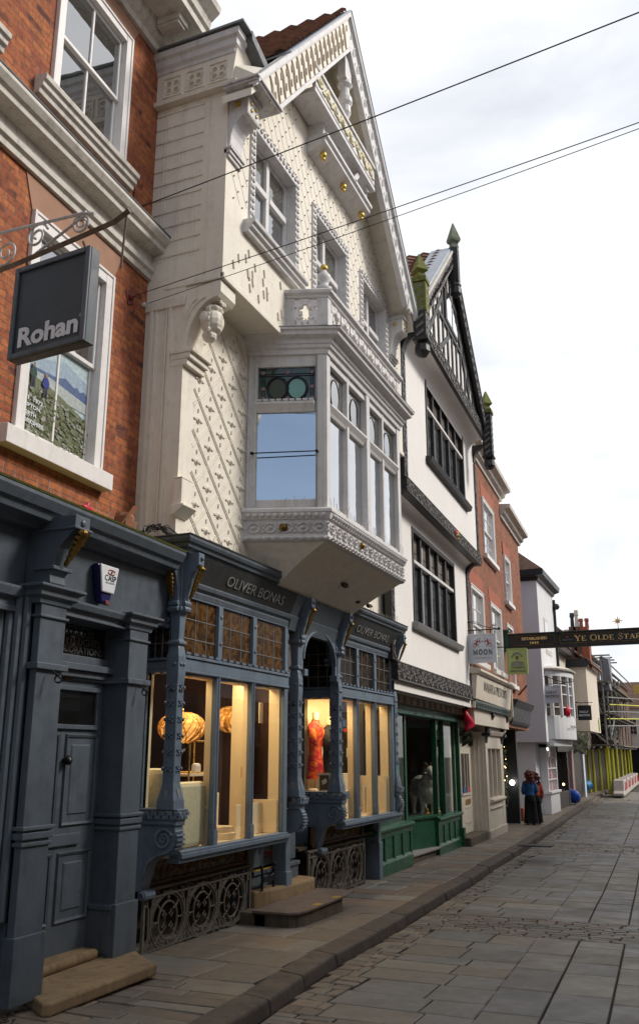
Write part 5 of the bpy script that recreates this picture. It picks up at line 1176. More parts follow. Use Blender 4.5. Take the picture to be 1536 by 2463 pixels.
g = G(); g.lathe([(.09, 7.85), (.10, 7.90), (.05, 7.93), (.06, 7.98), (.085, 8.03), (.08, 8.09), (.04, 8.13), (.03, 8.16)], (XR - .06, YB0 + .04, 0), 12); fi = cb(g, 'finial', M['lilac'], BW, smooth=True)
g = G(); g.ball((XR - .06, YB0 + .04, 8.20), .05, (1, 1, 1), 10, 6); cb(g, 'gilt_ball', M['gold_bright'], BW, smooth=True)
g = G(); r = random.Random(8)
for k in range(60):
    if k < 18: x, y = lerp(-4.6, XB, k / 18), YB0 - .07
    else: x, y = XB + .06, lerp(YB0, YB1, (k - 18) / 42)
    g.tube([(x, y, 4.79), (x + r.uniform(-.03, .05), y + r.uniform(-.04, .04), 4.79 + r.uniform(.08, .15))], .0025, 4)
cb(g, 'bird_spikes', M['spike'], BW)

cb = _cb
# ------------------------------------------------------------------ slate blue shopfront of the gabled house
SB = M['slate_blue']; XF = -4.90; XL = -5.20
P1, P2, P3, P4 = 7.95, 10.97, 12.43, 15.10
def shop_post(y, name='corner_post', both=True):
    """slender chamfered post with studs, rosettes, collar and gilt leaf consoles"""
    x = XF - .045; g = G()
    def sec(w, z): return [(x - w, y - w, z), (x + w, y - w, z), (x + w, y + w, z), (x - w, y + w, z)]
    lv = [(.105, 1.27), (.10, 1.36), (.078, 1.45), (.066, 1.52), (.066, 2.50), (.074, 2.60), (.074, 2.78), (.06, 2.86), (.05, 2.90), (.075, 2.905), (.075, 2.935), (.05, 2.95), (.06, 3.20), (.07, 3.24), (.09, 3.25), (.09, 3.29), (.075, 3.30), (.075, 3.86)]
    vs = []
    for w, z in lv: vs += sec(w, z)
    n = len(lv); g.add(vs, [(i * 4 + j, i * 4 + (j + 1) % 4, (i + 1) * 4 + (j + 1) % 4, (i + 1) * 4 + j) for i in range(n - 1) for j in range(4)] + [(3, 2, 1, 0), (n * 4 - 4, n * 4 - 3, n * 4 - 2, n * 4 - 1)])
    po = cb(g, name, SB, bevel=.012)
    g = G()
    for k in range(6):
        z = 1.66 + .158 * k * 1.02
        for dx, dy in ((1, 0), (0, -1)):
            cx, cy = x + dx * .066, y + dy * .066
            for q in ((0, 0), (.022, .022), (-.022, .022), (.022, -.022), (-.022, -.022)):
                g.ball((cx + (q[0] if dy else .006), cy + (q[0] if dx else -.006), z + q[1]), .017 if q == (0, 0) else .013, (1, 1, 1), 6, 4)
        for dx, dy in ((.066, .066), (-.066, -.066)): g.ball((x + dx, y + dy, z), .02, (1, 1, 1), 6, 4)
    for dx, dy in ((1, -.4), (.4, -1), (1, .4)): g.ball((x + .07 * dx, y + .07 * dy, 2.70), .024, (1, 1, 1), 7, 5)
    cb(g, 'rosette', SB, po, smooth=True)
    g = G()
    for (ax, ay) in ((1, 0), (0, -1)):
        u = Vector((ay, ax, 0)) if ax == 0 else Vector((0, 1, 0)); n_ = Vector((ax, ay, 0)); b = Vector((x, y, 0)) + n_ * .072; a_ = Vector((abs(ay), abs(ax), 0))
        g.hexa([b - a_ * .03 + ZV * 2.42, b + a_ * .03 + ZV * 2.42, b + a_ * .002 + ZV * 2.50, b - a_ * .002 + ZV * 2.50] + [p + n_ * .004 for p in (b - a_ * .03 + ZV * 2.42, b + a_ * .03 + ZV * 2.42, b + a_ * .002 + ZV * 2.50, b - a_ * .002 + ZV * 2.50)])
    cb(g, 'spearhead', M['fascia'], po)
    g = G()
    for (ax, ay) in ((1, 0), (0, -1)):
        n_ = Vector((ax, ay, 0)); b = Vector((x, y, 0)) + n_ * .078; a_ = Vector((abs(ay), abs(ax), 0)); q = [b - a_ * .028 + ZV * 1.46, b + a_ * .028 + ZV * 1.46, b + a_ * .002 + ZV * 1.36, b - a_ * .002 + ZV * 1.36]; q[2] += n_ * .018; q[3] += n_ * .018
        g.hexa([p + n_ * .002 for p in q] + [p + n_ * .007 for p in q])
    cb(g, 'base_stop', M['letter_grey'], po)
    # consoles flaring outward (street side) and, at free corners, sideways
    for ax, ay in (((1, 0), (0, -1)) if both else ((1, 0),)):
        g = G(); n_ = Vector((ax, ay, 0)); t_ = Vector((abs(ay), abs(ax), 0)); O = Vector((x, y, 0)) + n_ * .06
        pr = [(-.02, 3.22), (.03, 3.24), (.045, 3.27), (.03, 3.31), (.045, 3.34), (.06, 3.46), (.10, 3.60), (.16, 3.70), (.20, 3.73), (.20, 3.86), (-.02, 3.86)]
        g.prismv(pr, O - t_ * .055, n_, ZV, t_ * .11); g.ball(O + n_ * .205 + ZV * 3.80, .026, (1, 1, 1), 8, 5)
        for k in (-1, 1): g.lathe([(.03, -.06), (.034, 0), (.03, .06)], tuple(O + n_ * .035 + ZV * (3.27 if k > 0 else 3.33)), 8, 'y' if ax else 'x')
        c = cb(g, 'console', SB, po, bevel=.006)
        g = G(); a = O + n_ * .052 + ZV * 3.38; b = O + n_ * .185 + ZV * 3.70; d = b - a; nn = Vector((d.z * n_.x, d.z * n_.y, -(d.x * n_.x + d.y * n_.y))).normalized()
        for i in range(8):
            q = a + d * (i / 8) + nn * .012; hw = .018 + .034 * min(1, i / 4)
            for s in (-1, 1):
                f = [q, q + t_ * (s * hw) + d * .09, q + t_ * (s * hw * .9) + d * .16, q + d * .2]; g.hexa(f + [p + nn * .022 for p in f])
        g.ball(tuple(b + nn * .02), .03, (1, 1, 1), 7, 4); g.ball(tuple(b + nn * .03 + t_ * .03), .018); cb(g, 'gilt_leaf', M['gold'], po)
    return po
for y, bo in ((P1, True), (P2, False), (P3, True), (P4, False)): shop_post(y, both=bo)
def bracket_base(yc, x0):
    """carved capital, scroll bracket and roller under a corner post"""
    g = G()
    for k, z in enumerate((1.20, 1.235)):
        n = 7; w = (XF + .10 - x0) / n
        for i in range(n):
            xa = x0 + w * (i + (.5 if k else 0)); g.box(xa + .006, xa + w - .012, yc - .105, yc - .05, z - .022, z + .018)
        for i in range(3): ya = yc - .1 + .072 * (i + (.5 if k else 0)); g.box(XF + .06, XF + .10, ya + .004, ya + .062, z - .022, z + .018)
    g.box(x0, XF + .095, yc - .09, yc + .12, 1.255, 1.278); g.box(x0, XF + .075, yc - .085, yc + .1, 1.12, 1.215); g.box(x0, XF + .06, yc - .095, yc + .1, 1.13, 1.155)
    c = cb(g, 'post_capital', SB, bevel=.008)
    g = G(); xo = XF + .055; xi = XL - .02
    prof = [(xi, 1.12), (xo, 1.12), (xo + .012, 1.05)]
    prof += [(xo - .11 + .125 * math.cos(R(a)), .985 + .135 * math.sin(R(a))) for a in (30, 10, -15, -40, -65, -90)]
    prof += [(xo - .20, .82), (xo - .28, .76), (xi + .05, .64), (xi + .02, .52), (xi, .47)]
    g.py(prof, yc - .07, yc + .09); g.box(x0, xi + .02, yc - .06, yc + .08, .50, 1.12); br = cb(g, 'scroll_bracket', SB, bevel=.006)
    g = G(); q = Vector((xo - .115, yc - .075, .99)); g.tube(spiral(q, XV, ZV, .105, .03, 1.6, .4, 24), [lerp(.019, .012, i / 24) for i in range(25)], 6)
    for i in range(7): a = i * 2 * math.pi / 7; g.ball(tuple(q + XV * .022 * math.cos(a) + ZV * .022 * math.sin(a)), .014, (1, 1, 1), 6, 4)
    g.tube([(p[0], yc - .075, p[1] + .012) for p in prof[5:12]], .012, 5); cb(g, 'scroll_volute', SB, br)
    g = G()
    for i in range(9): a = R(70 - i * 17); g.obox((xo - .11 + .135 * math.cos(a), yc + .01, .985 + .145 * math.sin(a)), Vector((math.cos(a), 0, math.sin(a))) * .012, (0, .075, 0), Vector((-math.sin(a), 0, math.cos(a))) * .012)
    cb(g, 'ribbed_edge', SB, br)
    g = G(); g.lathe([(.02, -.09), (.045, -.085), (.05, 0), (.045, .10)], (XL + .04, yc - .02, .47), 10, 'y'); g.tube(oval((XL + .04, yc - .115, .47), XV, ZV, .03, .03, 10), .008, 5, closed=True); cb(g, 'roller', SB, br)
    return c
bracket_base(P1, -5.42); bracket_base(P3, -5.62)
for yc in (P2, P4):     # half brackets at the far ends of each window
    g = G()
    for k, z in enumerate((1.20, 1.235)):
        for i in range(3): ya = yc - .07 + .06 * (i + (.5 if k else 0)); g.box(XF + .03, XF + .10, ya, ya + .05, z - .022, z + .018)
        for i in range(2): xa = XF - .05 + .075 * i; g.box(xa, xa + .06, yc - .105, yc - .07, z - .022, z + .018)
    g.box(XF - .12, XF + .08, yc - .09, yc + .1, 1.255, 1.275); g.box(XF - .1, XF + .05, yc - .08, yc + .1, 1.12, 1.21); c = cb(g, 'post_capital', SB, bevel=.008)
    g = G(); 
    for i in range(9): a = R(60 - i * 16); g.obox((XF - .02 + .12 * math.cos(a), yc + .0, .98 + .14 * math.sin(a)), Vector((math.cos(a), 0, math.sin(a))) * .016, (0, .06, 0), Vector((-math.sin(a), 0, math.cos(a))) * .013)
    g.py([(XF - .25, 1.12), (XF + .06, 1.12), (XF + .10, .98), (XF + .02, .86), (XF - .10, .82), (XF - .25, .8)], yc - .055, yc + .07); cb(g, 'scroll_bracket', SB, c, bevel=.006)
    g = G(); w_ = (XL - .04, XF - .14) if yc == P2 else (XL - .3, XL - .02)
    g.box(w_[0], w_[1], yc - .06, yc + .08, -.25, .9); g.box(w_[0], w_[1] + .02, yc - .075, yc + .09, -.25, .36); cb(g, 'post_pedestal', SB, c, bevel=.008)
def shop_window(y0, y1, nl, sign, yend):
    """glazed front between two posts: sill, mullions, transom rail, leaded upper lights"""
    a, b = y0 + .075, y1 - .075
    g = G(); g.box(XF - .10, XF + .055, y0 + .10, yend, .80, .845); g.box(XF - .10, XF + .035, y0 + .10, yend - .02, .845, .868); g.box(XF - .12, XF + .02, y0 + .10, yend - .05, .755, .80); cb(g, 'window_sill', SB, bevel=.006)
    f = G(); f.box(XF - .07, XF + .012, a, b, 2.66, 2.77); f.box(XF - .07, XF + .03, a, b, 2.775, 2.805); f.box(XF - .07, XF + .02, a, b, 2.63, 2.66)
    f.box(XF - .06, XF + .0, b - .10, b, .868, 2.64); f.box(XF - .06, XF - .004, a, b, 3.42, 3.47)
    mul = {3: (.27, .60), }[nl]
    for k in mul: y = lerp(a, b, k + .02); f.box(XF - .06, XF + .004, y - .042, y + .042, .868, 2.63); f.tube([(XF + .004, y, .868), (XF + .004, y, 2.63)], .018, 6); f.box(XF - .03, XF + .02, y - .045, y + .045, .868, 1.02)
    for k in mul: y = lerp(a, b, k + .02); f.box(XF - .06, XF + .01, y - .05, y + .05, 2.805, 3.42); f.ball((XF + .012, y, 3.0), .022, (1, 1, 1), 6, 4); f.ball((XF + .012, y, 3.3), .022, (1, 1, 1), 6, 4)
    f.box(XF - .06, XF - .002, b - .09, b, 2.805, 3.42)
    W_ = cb(f, 'shop_window', SB, bevel=.006)
    g = G()
    n = int((b - a) / .15)
    for k in range(n): y = lerp(a + .05, b - .05, k / (n - 1)); g.box(XF, XF + .028, y - .045, y + .045, 2.815, 2.84)
    cb(g, 'dentil_strip', SB, W_)
    g = G()     # scalloped valance board
    pts = [(a, 2.64)]
    for i in range(41): t = i / 40; pts.append((lerp(a, b, t), 2.585 + .03 * abs(math.sin(t * math.pi * 3))))
    pts.append((b, 2.64)); g.px(pts, XF - .045, XF - .02); cb(g, 'valance', SB, W_)
    g = G(); g.box(XF - .036, XF - .030, a, b, .86, 2.66); cb(g, 'shop_glass', M['glass_shop'], W_)
    eds = [a] + [lerp(a, b, k + .02) for k in mul] + [b - .09]
    for i in range(len(eds) - 1):
        p, q = eds[i] + .045, eds[i + 1] - .045
        g = G(); g.box(XF - .04, XF - .034, p - .01, q + .01, 2.80, 3.42); cb(g, 'leaded_light', M['leaded_amber'] if nl == 3 and y0 < 9 else M['leaded_dark'], W_)
        g = G()
        for z in (2.99, 3.20): g.tube([(XF - .031, p - .01, z), (XF - .031, q + .01, z)], .006, 4)
        for t in (.33, .68): y = lerp(p, q, t); g.tube([(XF - .031, y, 2.80), (XF - .031, y, 3.42)], .006, 4)
        cb(g, 'lead_came', M['letter_grey'], W_)
    # sloping name board and mouldings above
    g = G(); g.hexa([(XF - .1, y0, 3.60), (XF + .03, y0, 3.60), (XF + .03, yend, 3.60), (XF - .1, yend, 3.60), (XF - .1, y0, 3.87), (XF + .14, y0, 3.87), (XF + .14, yend, 3.87), (XF - .1, yend, 3.87)]); sg = cb(g, 'name_board', M['fascia'])
    g = G(); g.py([(XF - .1, 3.44), (XF - .0, 3.44), (XF + .01, 3.49), (XF + .005, 3.51), (XF + .04, 3.54), (XF + .05, 3.58), (XF + .03, 3.60), (XF - .1, 3.60)], y0, yend); cb(g, 'fascia_moulding', M['slate_dark'], sg, bevel=.003)
    return sg
s1 = shop_window(P1, P2 - .27, 3, True, 10.62)
s2 = shop_window(P3, P4, 3, True, 15.28)
V_ = Vector((.11, 0, .27)).normalized()
def name_on(sg, u0, v0, u1, v1, h):
    a = PX(u0, v0, XF + .075); b = PX(u1, v1, XF + .075)
    text(sg, 'lettering', 'OLIVER BONAS', M['letter_grey'], (XF + .062, a[0], 3.665), (0, 1, 0), V_, b[0] - a[0], .12, bold=-.004, shear=.08, depth=.006)
name_on(s1, 545, 1413, 680, 1450, .12); name_on(s2, 857, 1521, 932, 1546, .12)
g = G(); g.hexa([(XF - .1, 10.62, 3.60), (XF + .03, 10.62, 3.60), (XF + .03, P3, 3.60), (XF - .1, P3, 3.60), (XF - .1, 10.62, 3.87), (XF + .14, 10.62, 3.87), (XF + .14, P3, 3.87), (XF - .1, P3, 3.87)]); g.py([(XF - .1, 3.40), (XF + .0, 3.40), (XF + .05, 3.58), (XF + .03, 3.60), (XF - .1, 3.60)], 10.62, P3); cb(g, 'porch_fascia', M['slate_dark'])
# main cornice with its return
g = G(); cp_ = [(-5.9, P1 - .13), (XF + .10, P1 - .13), (XF + .10, 15.35)]
g.sweep(cp_, [(-.3, 3.86), (.0, 3.86), (.02, 3.90), (.05, 3.91), (.06, 3.95), (.085, 3.96), (.10, 3.99), (.10, 4.02), (-.3, 4.05)]); cb(g, 'shop_cornice', M['slate_dark'], bevel=.004)
g = G(); g.sweep(cp_, [(-.5, 4.055), (.105, 4.022), (.115, 4.035), (-.5, 4.09)]); g.box(-5.6, XF - .2, P1 - .1, 15.3, 3.88, 4.04); cb(g, 'cornice_flashing', M['cornice_top'])
g = G(); g.hexa([(-6.3, P1 + .01, 3.78), (XF - .2, P1 + .01, 3.78), (XF - .2, 15.3, 3.78), (-6.3, 15.3, 3.78), (-6.3, P1 + .01, 3.86), (XF - .2, P1 + .01, 3.86), (XF - .2, 15.3, 3.86), (-6.3, 15.3, 3.86)]); cb(g, 'shop_ceiling', M['shop_dark'])
g = G(); r = random.Random(15)
for k in range(90): y = lerp(8.2, 15.1, k / 90); x = XF + .02 + r.uniform(-.06, .1); g.tube([(x, y, 4.03), (x + r.uniform(-.05, .05), y + r.uniform(-.05, .05), 4.03 + r.uniform(.08, .15))], .0028, 4)
cb(g, 'bird_spikes', M['spike'])
g = G()
for k in range(9): y = 8.35 + .055 * k; g.obox((XF + .05, y, 4.07), (.03, 0, .0), (0, .018, 0), (0, .0, .035))
cb(g, 'spike_strip', M['iron'])
def side_return(yc, x0, x1, warm):
    """side face towards the camera: arch, leaded light above, shop glass below"""
    g = G()
    sd = x0 + .03
    g.box(x0, x0 + .09, yc - .03, yc + .06, 1.27, 2.64); g.box(x0, x1, yc - .03, yc + .06, 2.66, 2.74); g.box(x0, x1, yc - .05, yc + .06, 2.745, 2.775); g.box(x0, x0 + .07, yc - .02, yc + .05, 2.77, 3.45)
    # arch
    w = x1 - x0; n = 14; cx = (x0 + x1) / 2 + .02; out = [(x0, 3.87)]
    inn = [(cx - (w / 2 - .09) * math.cos(R(180 * i / n)), 3.22 + .42 * math.sin(R(180 * i / n))) for i in range(n + 1)]
    g.py([(x0, 3.1), (x0, 3.86), (x1, 3.86), (x1, 3.1), (inn[-1][0], 3.1)] + inn[::-1] + [(inn[0][0], 3.1)], yc - .02, yc + .05)
    for s in (0, 1):
        q = inn[0] if s == 0 else inn[-1]; g.box(q[0] - .05, q[0] + .05, yc - .06, yc + .06, 3.14, 3.19); g.box(q[0] - .04, q[0] + .04, yc - .05, yc + .05, 3.08, 3.12)
    g.tube([(p[0], yc - .025, p[1]) for p in inn], .02, 6)
    w_ = cb(g, 'side_window', SB, bevel=.006)
    g = G(); pts = [(x0 + .05, 2.70)] + [(lerp(x0 + .05, x1, i / 24), 2.60 + .028 * abs(math.sin(i / 24 * math.pi * 3))) for i in range(25)] + [(x1, 2.70)]; g.py(pts, yc - .02, yc + .01); cb(g, 'valance', SB, w_)
    g = G(); g.box(x0 + .05, x1, yc + .012, yc + .018, 1.27, 2.68); cb(g, 'shop_glass', M['glass_shop'], w_)
    g = G(); g.box(x0 + .03, x1, yc + .02, yc + .026, 2.76, 3.7); cb(g, 'leaded_light', M['leaded_dark'], w_)
    g = G()
    for z in (2.93, 3.10, 3.27): g.tube([(x0 + .05, yc + .012, z), (x1, yc + .012, z)], .006, 4)
    for k in (.3, .58, .84): x = lerp(x0 + .05, x1, k); g.tube([(x, yc + .012, 2.76), (x, yc + .012, 3.5)], .006, 4)
    cb(g, 'lead_came', M['letter_grey'], w_)
    return w_
side_return(P1, -5.36, XF - .10, True); side_return(P3, -5.62, XF - .10, False)
# arched opening of the porch between the two windows
g = G(); n = 16; ya_, yb_ = P2 + .07, P3 - .07; cy_ = (ya_ + yb_) / 2; hw = (yb_ - ya_) / 2 - .07; zs = 2.86
inn = [(cy_ - hw * math.cos(R(180 * i / n)), zs + .20 + .44 * math.sin(R(180 * i / n))) for i in range(n + 1)]
g.px([(ya_, zs), (ya_, 3.62), (yb_, 3.62), (yb_, zs), (inn[-1][0], zs)] + inn[::-1] + [(inn[0][0], zs)], XF - .06, XF + .0); g.tube([(XF + .004, p[0], p[1]) for p in inn], .022, 6)
for q in (inn[0][0], inn[-1][0]): g.box(XF - .07, XF + .05, q - .055, q + .055, zs - .03, zs + .06)
cb(g, 'porch_arch', SB, bevel=.006)
# --- underneath: frieze panels, cast iron panels, riser, threshold
def frieze(y0, y1):
    g = G(); g.box(XL - .09, XL - .06, y0, y1, .56, .80); f = cb(g, 'frieze_panel', M['frieze']); plabel(f, 'dark painted frieze with gilt scrolls')
    g = G(); g.box(XL - .09, XL - .02, y0, y0 + .05, .53, .80); g.box(XL - .09, XL - .02, y1 - .05, y1, .53, .80); g.box(XL - .09, XL - .03, y0, y1, .53, .56); cb(g, 'frieze_frame', M['frame_brown'], f)
    g = G(); r = random.Random(int(y0 * 7))
    for i in range(15):
        y = lerp(y0 + .15, y1 - .12, i / 14); z = .665 + r.uniform(-.03, .03); g.tube(spiral((XL - .055, y, z), YV, ZV, r.uniform(.045, .07), .01, r.choice((1.2, -1.2, 1.5)), r.uniform(0, 6), 12), .012, 5)
        for k in range(3): g.ball((XL - .055, y + r.uniform(-.07, .07), z + r.uniform(-.05, .05)), .02, (.6, 1.4, .8), 6, 4)
    cb(g, 'gilt_scrollwork', paint('dull_gilt_relief', (.16, .095, .025, 1), .5, .5, 12, .2), f)
frieze(7.92, 10.25); frieze(12.2, 14.3)
def iron_panel(y0, y1, z0, z1, label):
    t = thing('iron_panel', label, 'railing', (XL, (y0 + y1) / 2, z0), 'cast iron panels under the shop windows')
    g = G(); L = y1 - y0
    g.box(XL - .03, XL + .02, y0, y1, z1 - .012, z1 + .014); g.box(XL - .015, XL + .012, y0, y1, z1 - .085, z1 - .065); g.box(XL - .012, XL + .012, y0, y1, z0 + .03, z0 + .045)
    for y in (y0 + .02, y1 - .02): g.box(XL - .014, XL + .014, y - .016, y + .016, z0, z1)
    g.build('frame', M['iron_cream'], t)
    def P(y, z): return Vector((XL, y, z))
    n = 3; m = .26; w = (L - m) / n; zc = (z0 + z1 - .05) / 2 ; H2 = (z1 - z0 - .06) / 2
    for k in range(n):
        c = y0 + m / 2 + w * (k + .5); g = G()
        g.tube(oval(P(c, zc), YV, ZV, w * .47, H2 * 1.0, 28), .013, 6, closed=True); g.tube(oval(P(c, zc), YV, ZV, w * .41, H2 * .90, 28), .006, 5, closed=True)
        g.tube(oval(P(c, zc), YV, ZV, w * .26, H2 * .66, 24), .011, 6, closed=True)
        for a in (45, 135, 225, 315):
            ca, sa = math.cos(R(a)), math.sin(R(a)); g.tube([P(c + w * .19 * ca, zc + H2 * .50 * sa), P(c + w * .34 * ca * 1.0, zc + H2 * .68 * sa), P(c + w * .40 * ca, zc + H2 * .86 * sa)], .010, 5)
            q = P(c + w * .13 * ca, zc + H2 * .30 * sa); d = .026
            for (aa, bb_) in ((d, d), (-d, d), (d, -d), (-d, -d)): g.tube([q + Vector((0, aa * 1.5, 0)), q + Vector((0, aa * .4, bb_ * .6)), q + Vector((0, 0, bb_ * 1.5))], .007, 4)
        for s in (-1, 1): g.obox(P(c + s * w * .44, zc), (.014, 0, 0), (0, .035, 0), (0, 0, .012)); g.obox(P(c + s * w * .44, zc), (.014, 0, 0), (0, .012, 0), (0, 0, .03)); g.tube([P(c + s * w * .27, zc), P(c + s * w * .42, zc)], .008, 4)
        for s in (-1, 1): g.tube([P(c, zc + s * H2 * .66), P(c, zc + s * H2 * .9)], .010, 5); g.ball(tuple(P(c, zc + s * H2 * .78)), .02, (1, 1, 1), 6, 4)
        g.build('oval_tracery', M['iron_cream'], t)
    for k in range(n + 1):
        c = y0 + m / 2 + w * k; c = max(c, y0 + .08); c = min(c, y1 - .08); g = G()
        for s in (-1, 1):
            g.tube([P(c + s * .012, zc - H2 * .5), P(c + s * .018, zc), P(c + s * .022, zc + H2 * .55)], .011, 5)
            for v in (-1, 1):
                g.tube([P(c + s * .016, zc + v * H2 * .45), P(c + s * .05, zc + v * H2 * .72), P(c + s * .11, zc + v * H2 * .95)], .010, 5); g.tube(spiral(P(c + s * .075, zc + v * H2 * .78), YV, ZV, .045, .012, 1.3 * s * v, 2, 12), .009, 5)
                g.tube(spiral(P(c + s * .06, zc + v * H2 * 1.0), YV, ZV, .036, .008, 1.2 * s, .5, 10), .008, 5)
        g.build('scroll_tracery', M['iron_cream'], t)
    g = G(); nn = max(3, int(L / .11))
    for k in range(nn): y = lerp(y0 + .06, y1 - .06, k / (nn - 1)); g.ball(tuple(P(y, z1 - .04)), .014, (1, 1, 1), 6, 4); g.tube(spiral(P(y, z0 + .07), YV, ZV, .035, .01, 1.1, 1, 8), .007, 4)
    g.build('bead_strip', M['iron_cream'], t)
iron_panel(7.93, 10.24, -.10, .50, 'pale rusty cast iron panel of three ovals, next to the dark grey door')
iron_panel(11.98, 14.27, -.19, .485, 'pale rusty cast iron panel of three ovals, beside the green shopfront')
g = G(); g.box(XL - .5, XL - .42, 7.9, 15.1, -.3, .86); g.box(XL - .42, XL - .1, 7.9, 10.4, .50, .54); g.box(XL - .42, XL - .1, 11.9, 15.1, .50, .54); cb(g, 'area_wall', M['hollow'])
g = G(); r = random.Random(12)
for i in range(40):
    y = r.choice((r.uniform(7.95, 10.2), r.uniform(12.2, 14.7))); g.obox((XL - .33 + r.uniform(-.08, .1), y, r.uniform(.05, .55)), (.05, 0, 0), (0, r.uniform(.06, .16), .01), (0, 0, r.uniform(.03, .06)))
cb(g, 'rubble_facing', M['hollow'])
g = G(); g.box(XL - .40, XL - .38, 10.25, 12.2, -.2, .9); g.box(XL - .40, XL - .06, 10.27, 10.33, -.2, .8); g.box(XL - .42, XL - .06, 10.36, 11.7, .44, .79); g.box(XL - .42, XL - .045, 10.30, 10.42, .43, .8); rs = cb(g, 'door_riser', M['slate_dark'], bevel=.01)
g = G(); g.box(XL - .06, XL - .045, 10.74, 11.02, .545, .615); cb(g, 'vent_grille', M['redplastic'] if False else M['red_iron'], rs)
g = G(); g.box(XL - .45, XL - .04, 10.36, 11.75, .1, .36); g.box(XL - .45, XL - .01, 10.36, 11.75, .36, .41); cb(g, 'threshold', M['slate_dark'], rs, bevel=.008)
g = G(); g.box(XL - .06, XL - .008, 10.38, 11.3, .4105, .416); cb(g, 'edge_strip', M['yellow_line'], rs)
g = G(); g.box(-6.4, -6.3, 10.9, 12.5, .3, 3.8); g.box(-6.3, -5.62, 10.98, 11.06, .45, 3.8); cb(g, 'porch_wall', M['slate_dark'])
g = G(); g.box(-6.29, -6.22, 11.2, 12.3, .45, 2.6); cb(g, 'entrance_door', M['slate_blue'])
for x, y0, y1, nm in ((XF, 0, 0, 0),): pass
# stone steps at the entrance
g = G(); g.pz([(-5.6, 10.26), (-5.17, 10.30), (-5.09, 10.45), (-5.03, 10.75), (-4.96, 11.6), (-5.0, 11.78), (-5.2, 11.85), (-5.6, 11.85)], -.1, .205)
tag(g.build('entrance_step', M['limestone'], org=(-5, 11, 0), bevel=.03), 'chunky worn sandstone block step against the shop entrance', 'step', 'entrance steps')
g = G(); g.pz([(-5.02, 9.98), (-4.56, 9.98), (-4.49, 10.06), (-4.465, 10.2), (-4.465, 11.42), (-5.02, 11.6)], -.2, .02); ls = g.build('entrance_step', M['limestone_side'], org=(-4.7, 11, 0), bevel=.015)
tag(ls, 'low stone step with pinkish top and yellow edge marks, nearest the kerb', 'step', 'entrance steps')
g = G(); g.pz([(-5.02, 9.93), (-4.55, 9.93), (-4.46, 10.02), (-4.425, 10.2), (-4.425, 11.45), (-4.5, 11.9), (-5.02, 11.9)], .021, .052); g.build('tread', M['pink_stone'], ls, bevel=.008)
g = G()
for y in (10.55, 11.15): g.box(-4.52, -4.43, y, y + .14, .0525, .055)
g.build('edge_mark', M['yellow_line'], ls)
g = G(); g.box(-5.25, -4.85, 9.98, 10.25, -.2, .02); tag(g.build('corner_stone', M['limestone_side'], org=(-5, 10.1, 0), bevel=.02), 'squat stone block between the iron panel and the low step', 'stone block')
g = G()
for y in (10.40, 10.72): g.tube([(-5.12, y, .2), (-5.12, y, .42), (-5.12, y + (.02 if y > 10.5 else -.02), .455)], .016, 6); g.ball((-5.12, y + (.02 if y > 10.5 else -.02), .47), .022)
g.tube([(-5.12, 10.40 + .32 * i / 8, .365 - .035 * math.sin(math.pi * i / 8)) for i in range(9)], .014, 6); g.box(-5.135, -5.105, 10.42, 10.70, .285, .345)
tag(g.build('boot_scraper', M['iron'], org=(-5.1, 10.5, .2)), 'black iron boot scraper on the worn block step', 'boot scraper')
# ------------------------------------------------------------------ lit displays behind the shop glass
g = G(); g.box(-9.0, -8.9, 7.9, 15.3, 0, 3.8); g.box(-6.3, -5.0, 10.70, 10.76, .84, 3.8); g.box(-9.0, -5.0, 15.22, 15.3, .84, 3.8); g.box(-9.0, -6.3, 7.9, 7.96, 0, 3.8); g.box(-9, -5.65, 7.97, 15.2, .0, .06); g.box(-9, -6.35, 12.5, 12.55, 0, 3.8); cb(g, 'shop_room', M['shop_dark'])
# cream lining of the display openings
g = G()
g.box(XF - .20, XF - .07, P1 + .10, 10.60, .80, .855); g.box(-5.95, XF - .20, P1 + .05, 10.62, .80, .85)              # floor of the display
g.box(XF - .20, XF - .06, P1 + .07, 10.62, 2.60, 2.78)
for y in (8.83, 9.73): g.box(XF - .17, XF - .075, y - .03, y + .035, .85, 2.6)
g.box(XF - .22, XF - .07, 10.52, 10.60, .85, 2.64)
g.box(-5.36, XF - .62 + .05, P1 + .02, P1 + .10, 1.24, 2.70); g.box(-5.36, XF - .1, P1 + .03, P1 + .08, 2.62, 2.75); g.box(-5.36, -5.27, P1 - .0, P1 + .10, 1.27, 2.7)
g.box(XF - .30, XF - .28, 9.80, 10.55, .855, 1.22); g.box(XF - .62, XF - .08, 10.50, 10.56, .855, 1.25)
cb(g, 'display_lining', M['cream_lit'], bevel=.004)
g = G(); g.box(-5.58, -5.32, 10.36, 10.52, .85, 2.75); cl = cb(g, 'display_column', M['cream_lit'], bevel=.01)
# second window
g = G(); g.box(XF - .85, XF - .07, P3 + .1, P4 - .05, .80, .855); g.box(XF - .80, XF - .74, P3 + .55, P3 + 1.45, .85, 2.75); g.box(XF - .6, XF - .52, P3 + 1.5, P4 - .4, .85, 1.5); g.box(XF - .22, XF - .07, P4 - .2, P4 - .09, .85, 2.64); g.box(XF - .2, XF - .06, P3 + .08, P4 - .1, 2.60, 2.78)
g.box(XF - .7, XF - .1, P4 - .30, P4 - .24, .85, 1.45)
for k in (.29, .62): y = lerp(P3 + .075, P4 - .075, k); g.box(XF - .17, XF - .075, y - .025, y + .03, .85, 2.6)
g.box(-5.6, XF - .1, P3 + .03, P3 + .08, 2.6, 2.75); cb(g, 'display_lining', M['cream_lit'], bevel=.004)
g = G(); g.box(-5.6, XF - .15, P3 + .04, P3 + .9, 1.20, 1.26); cb(g, 'display_floor', M['cream_lit'])
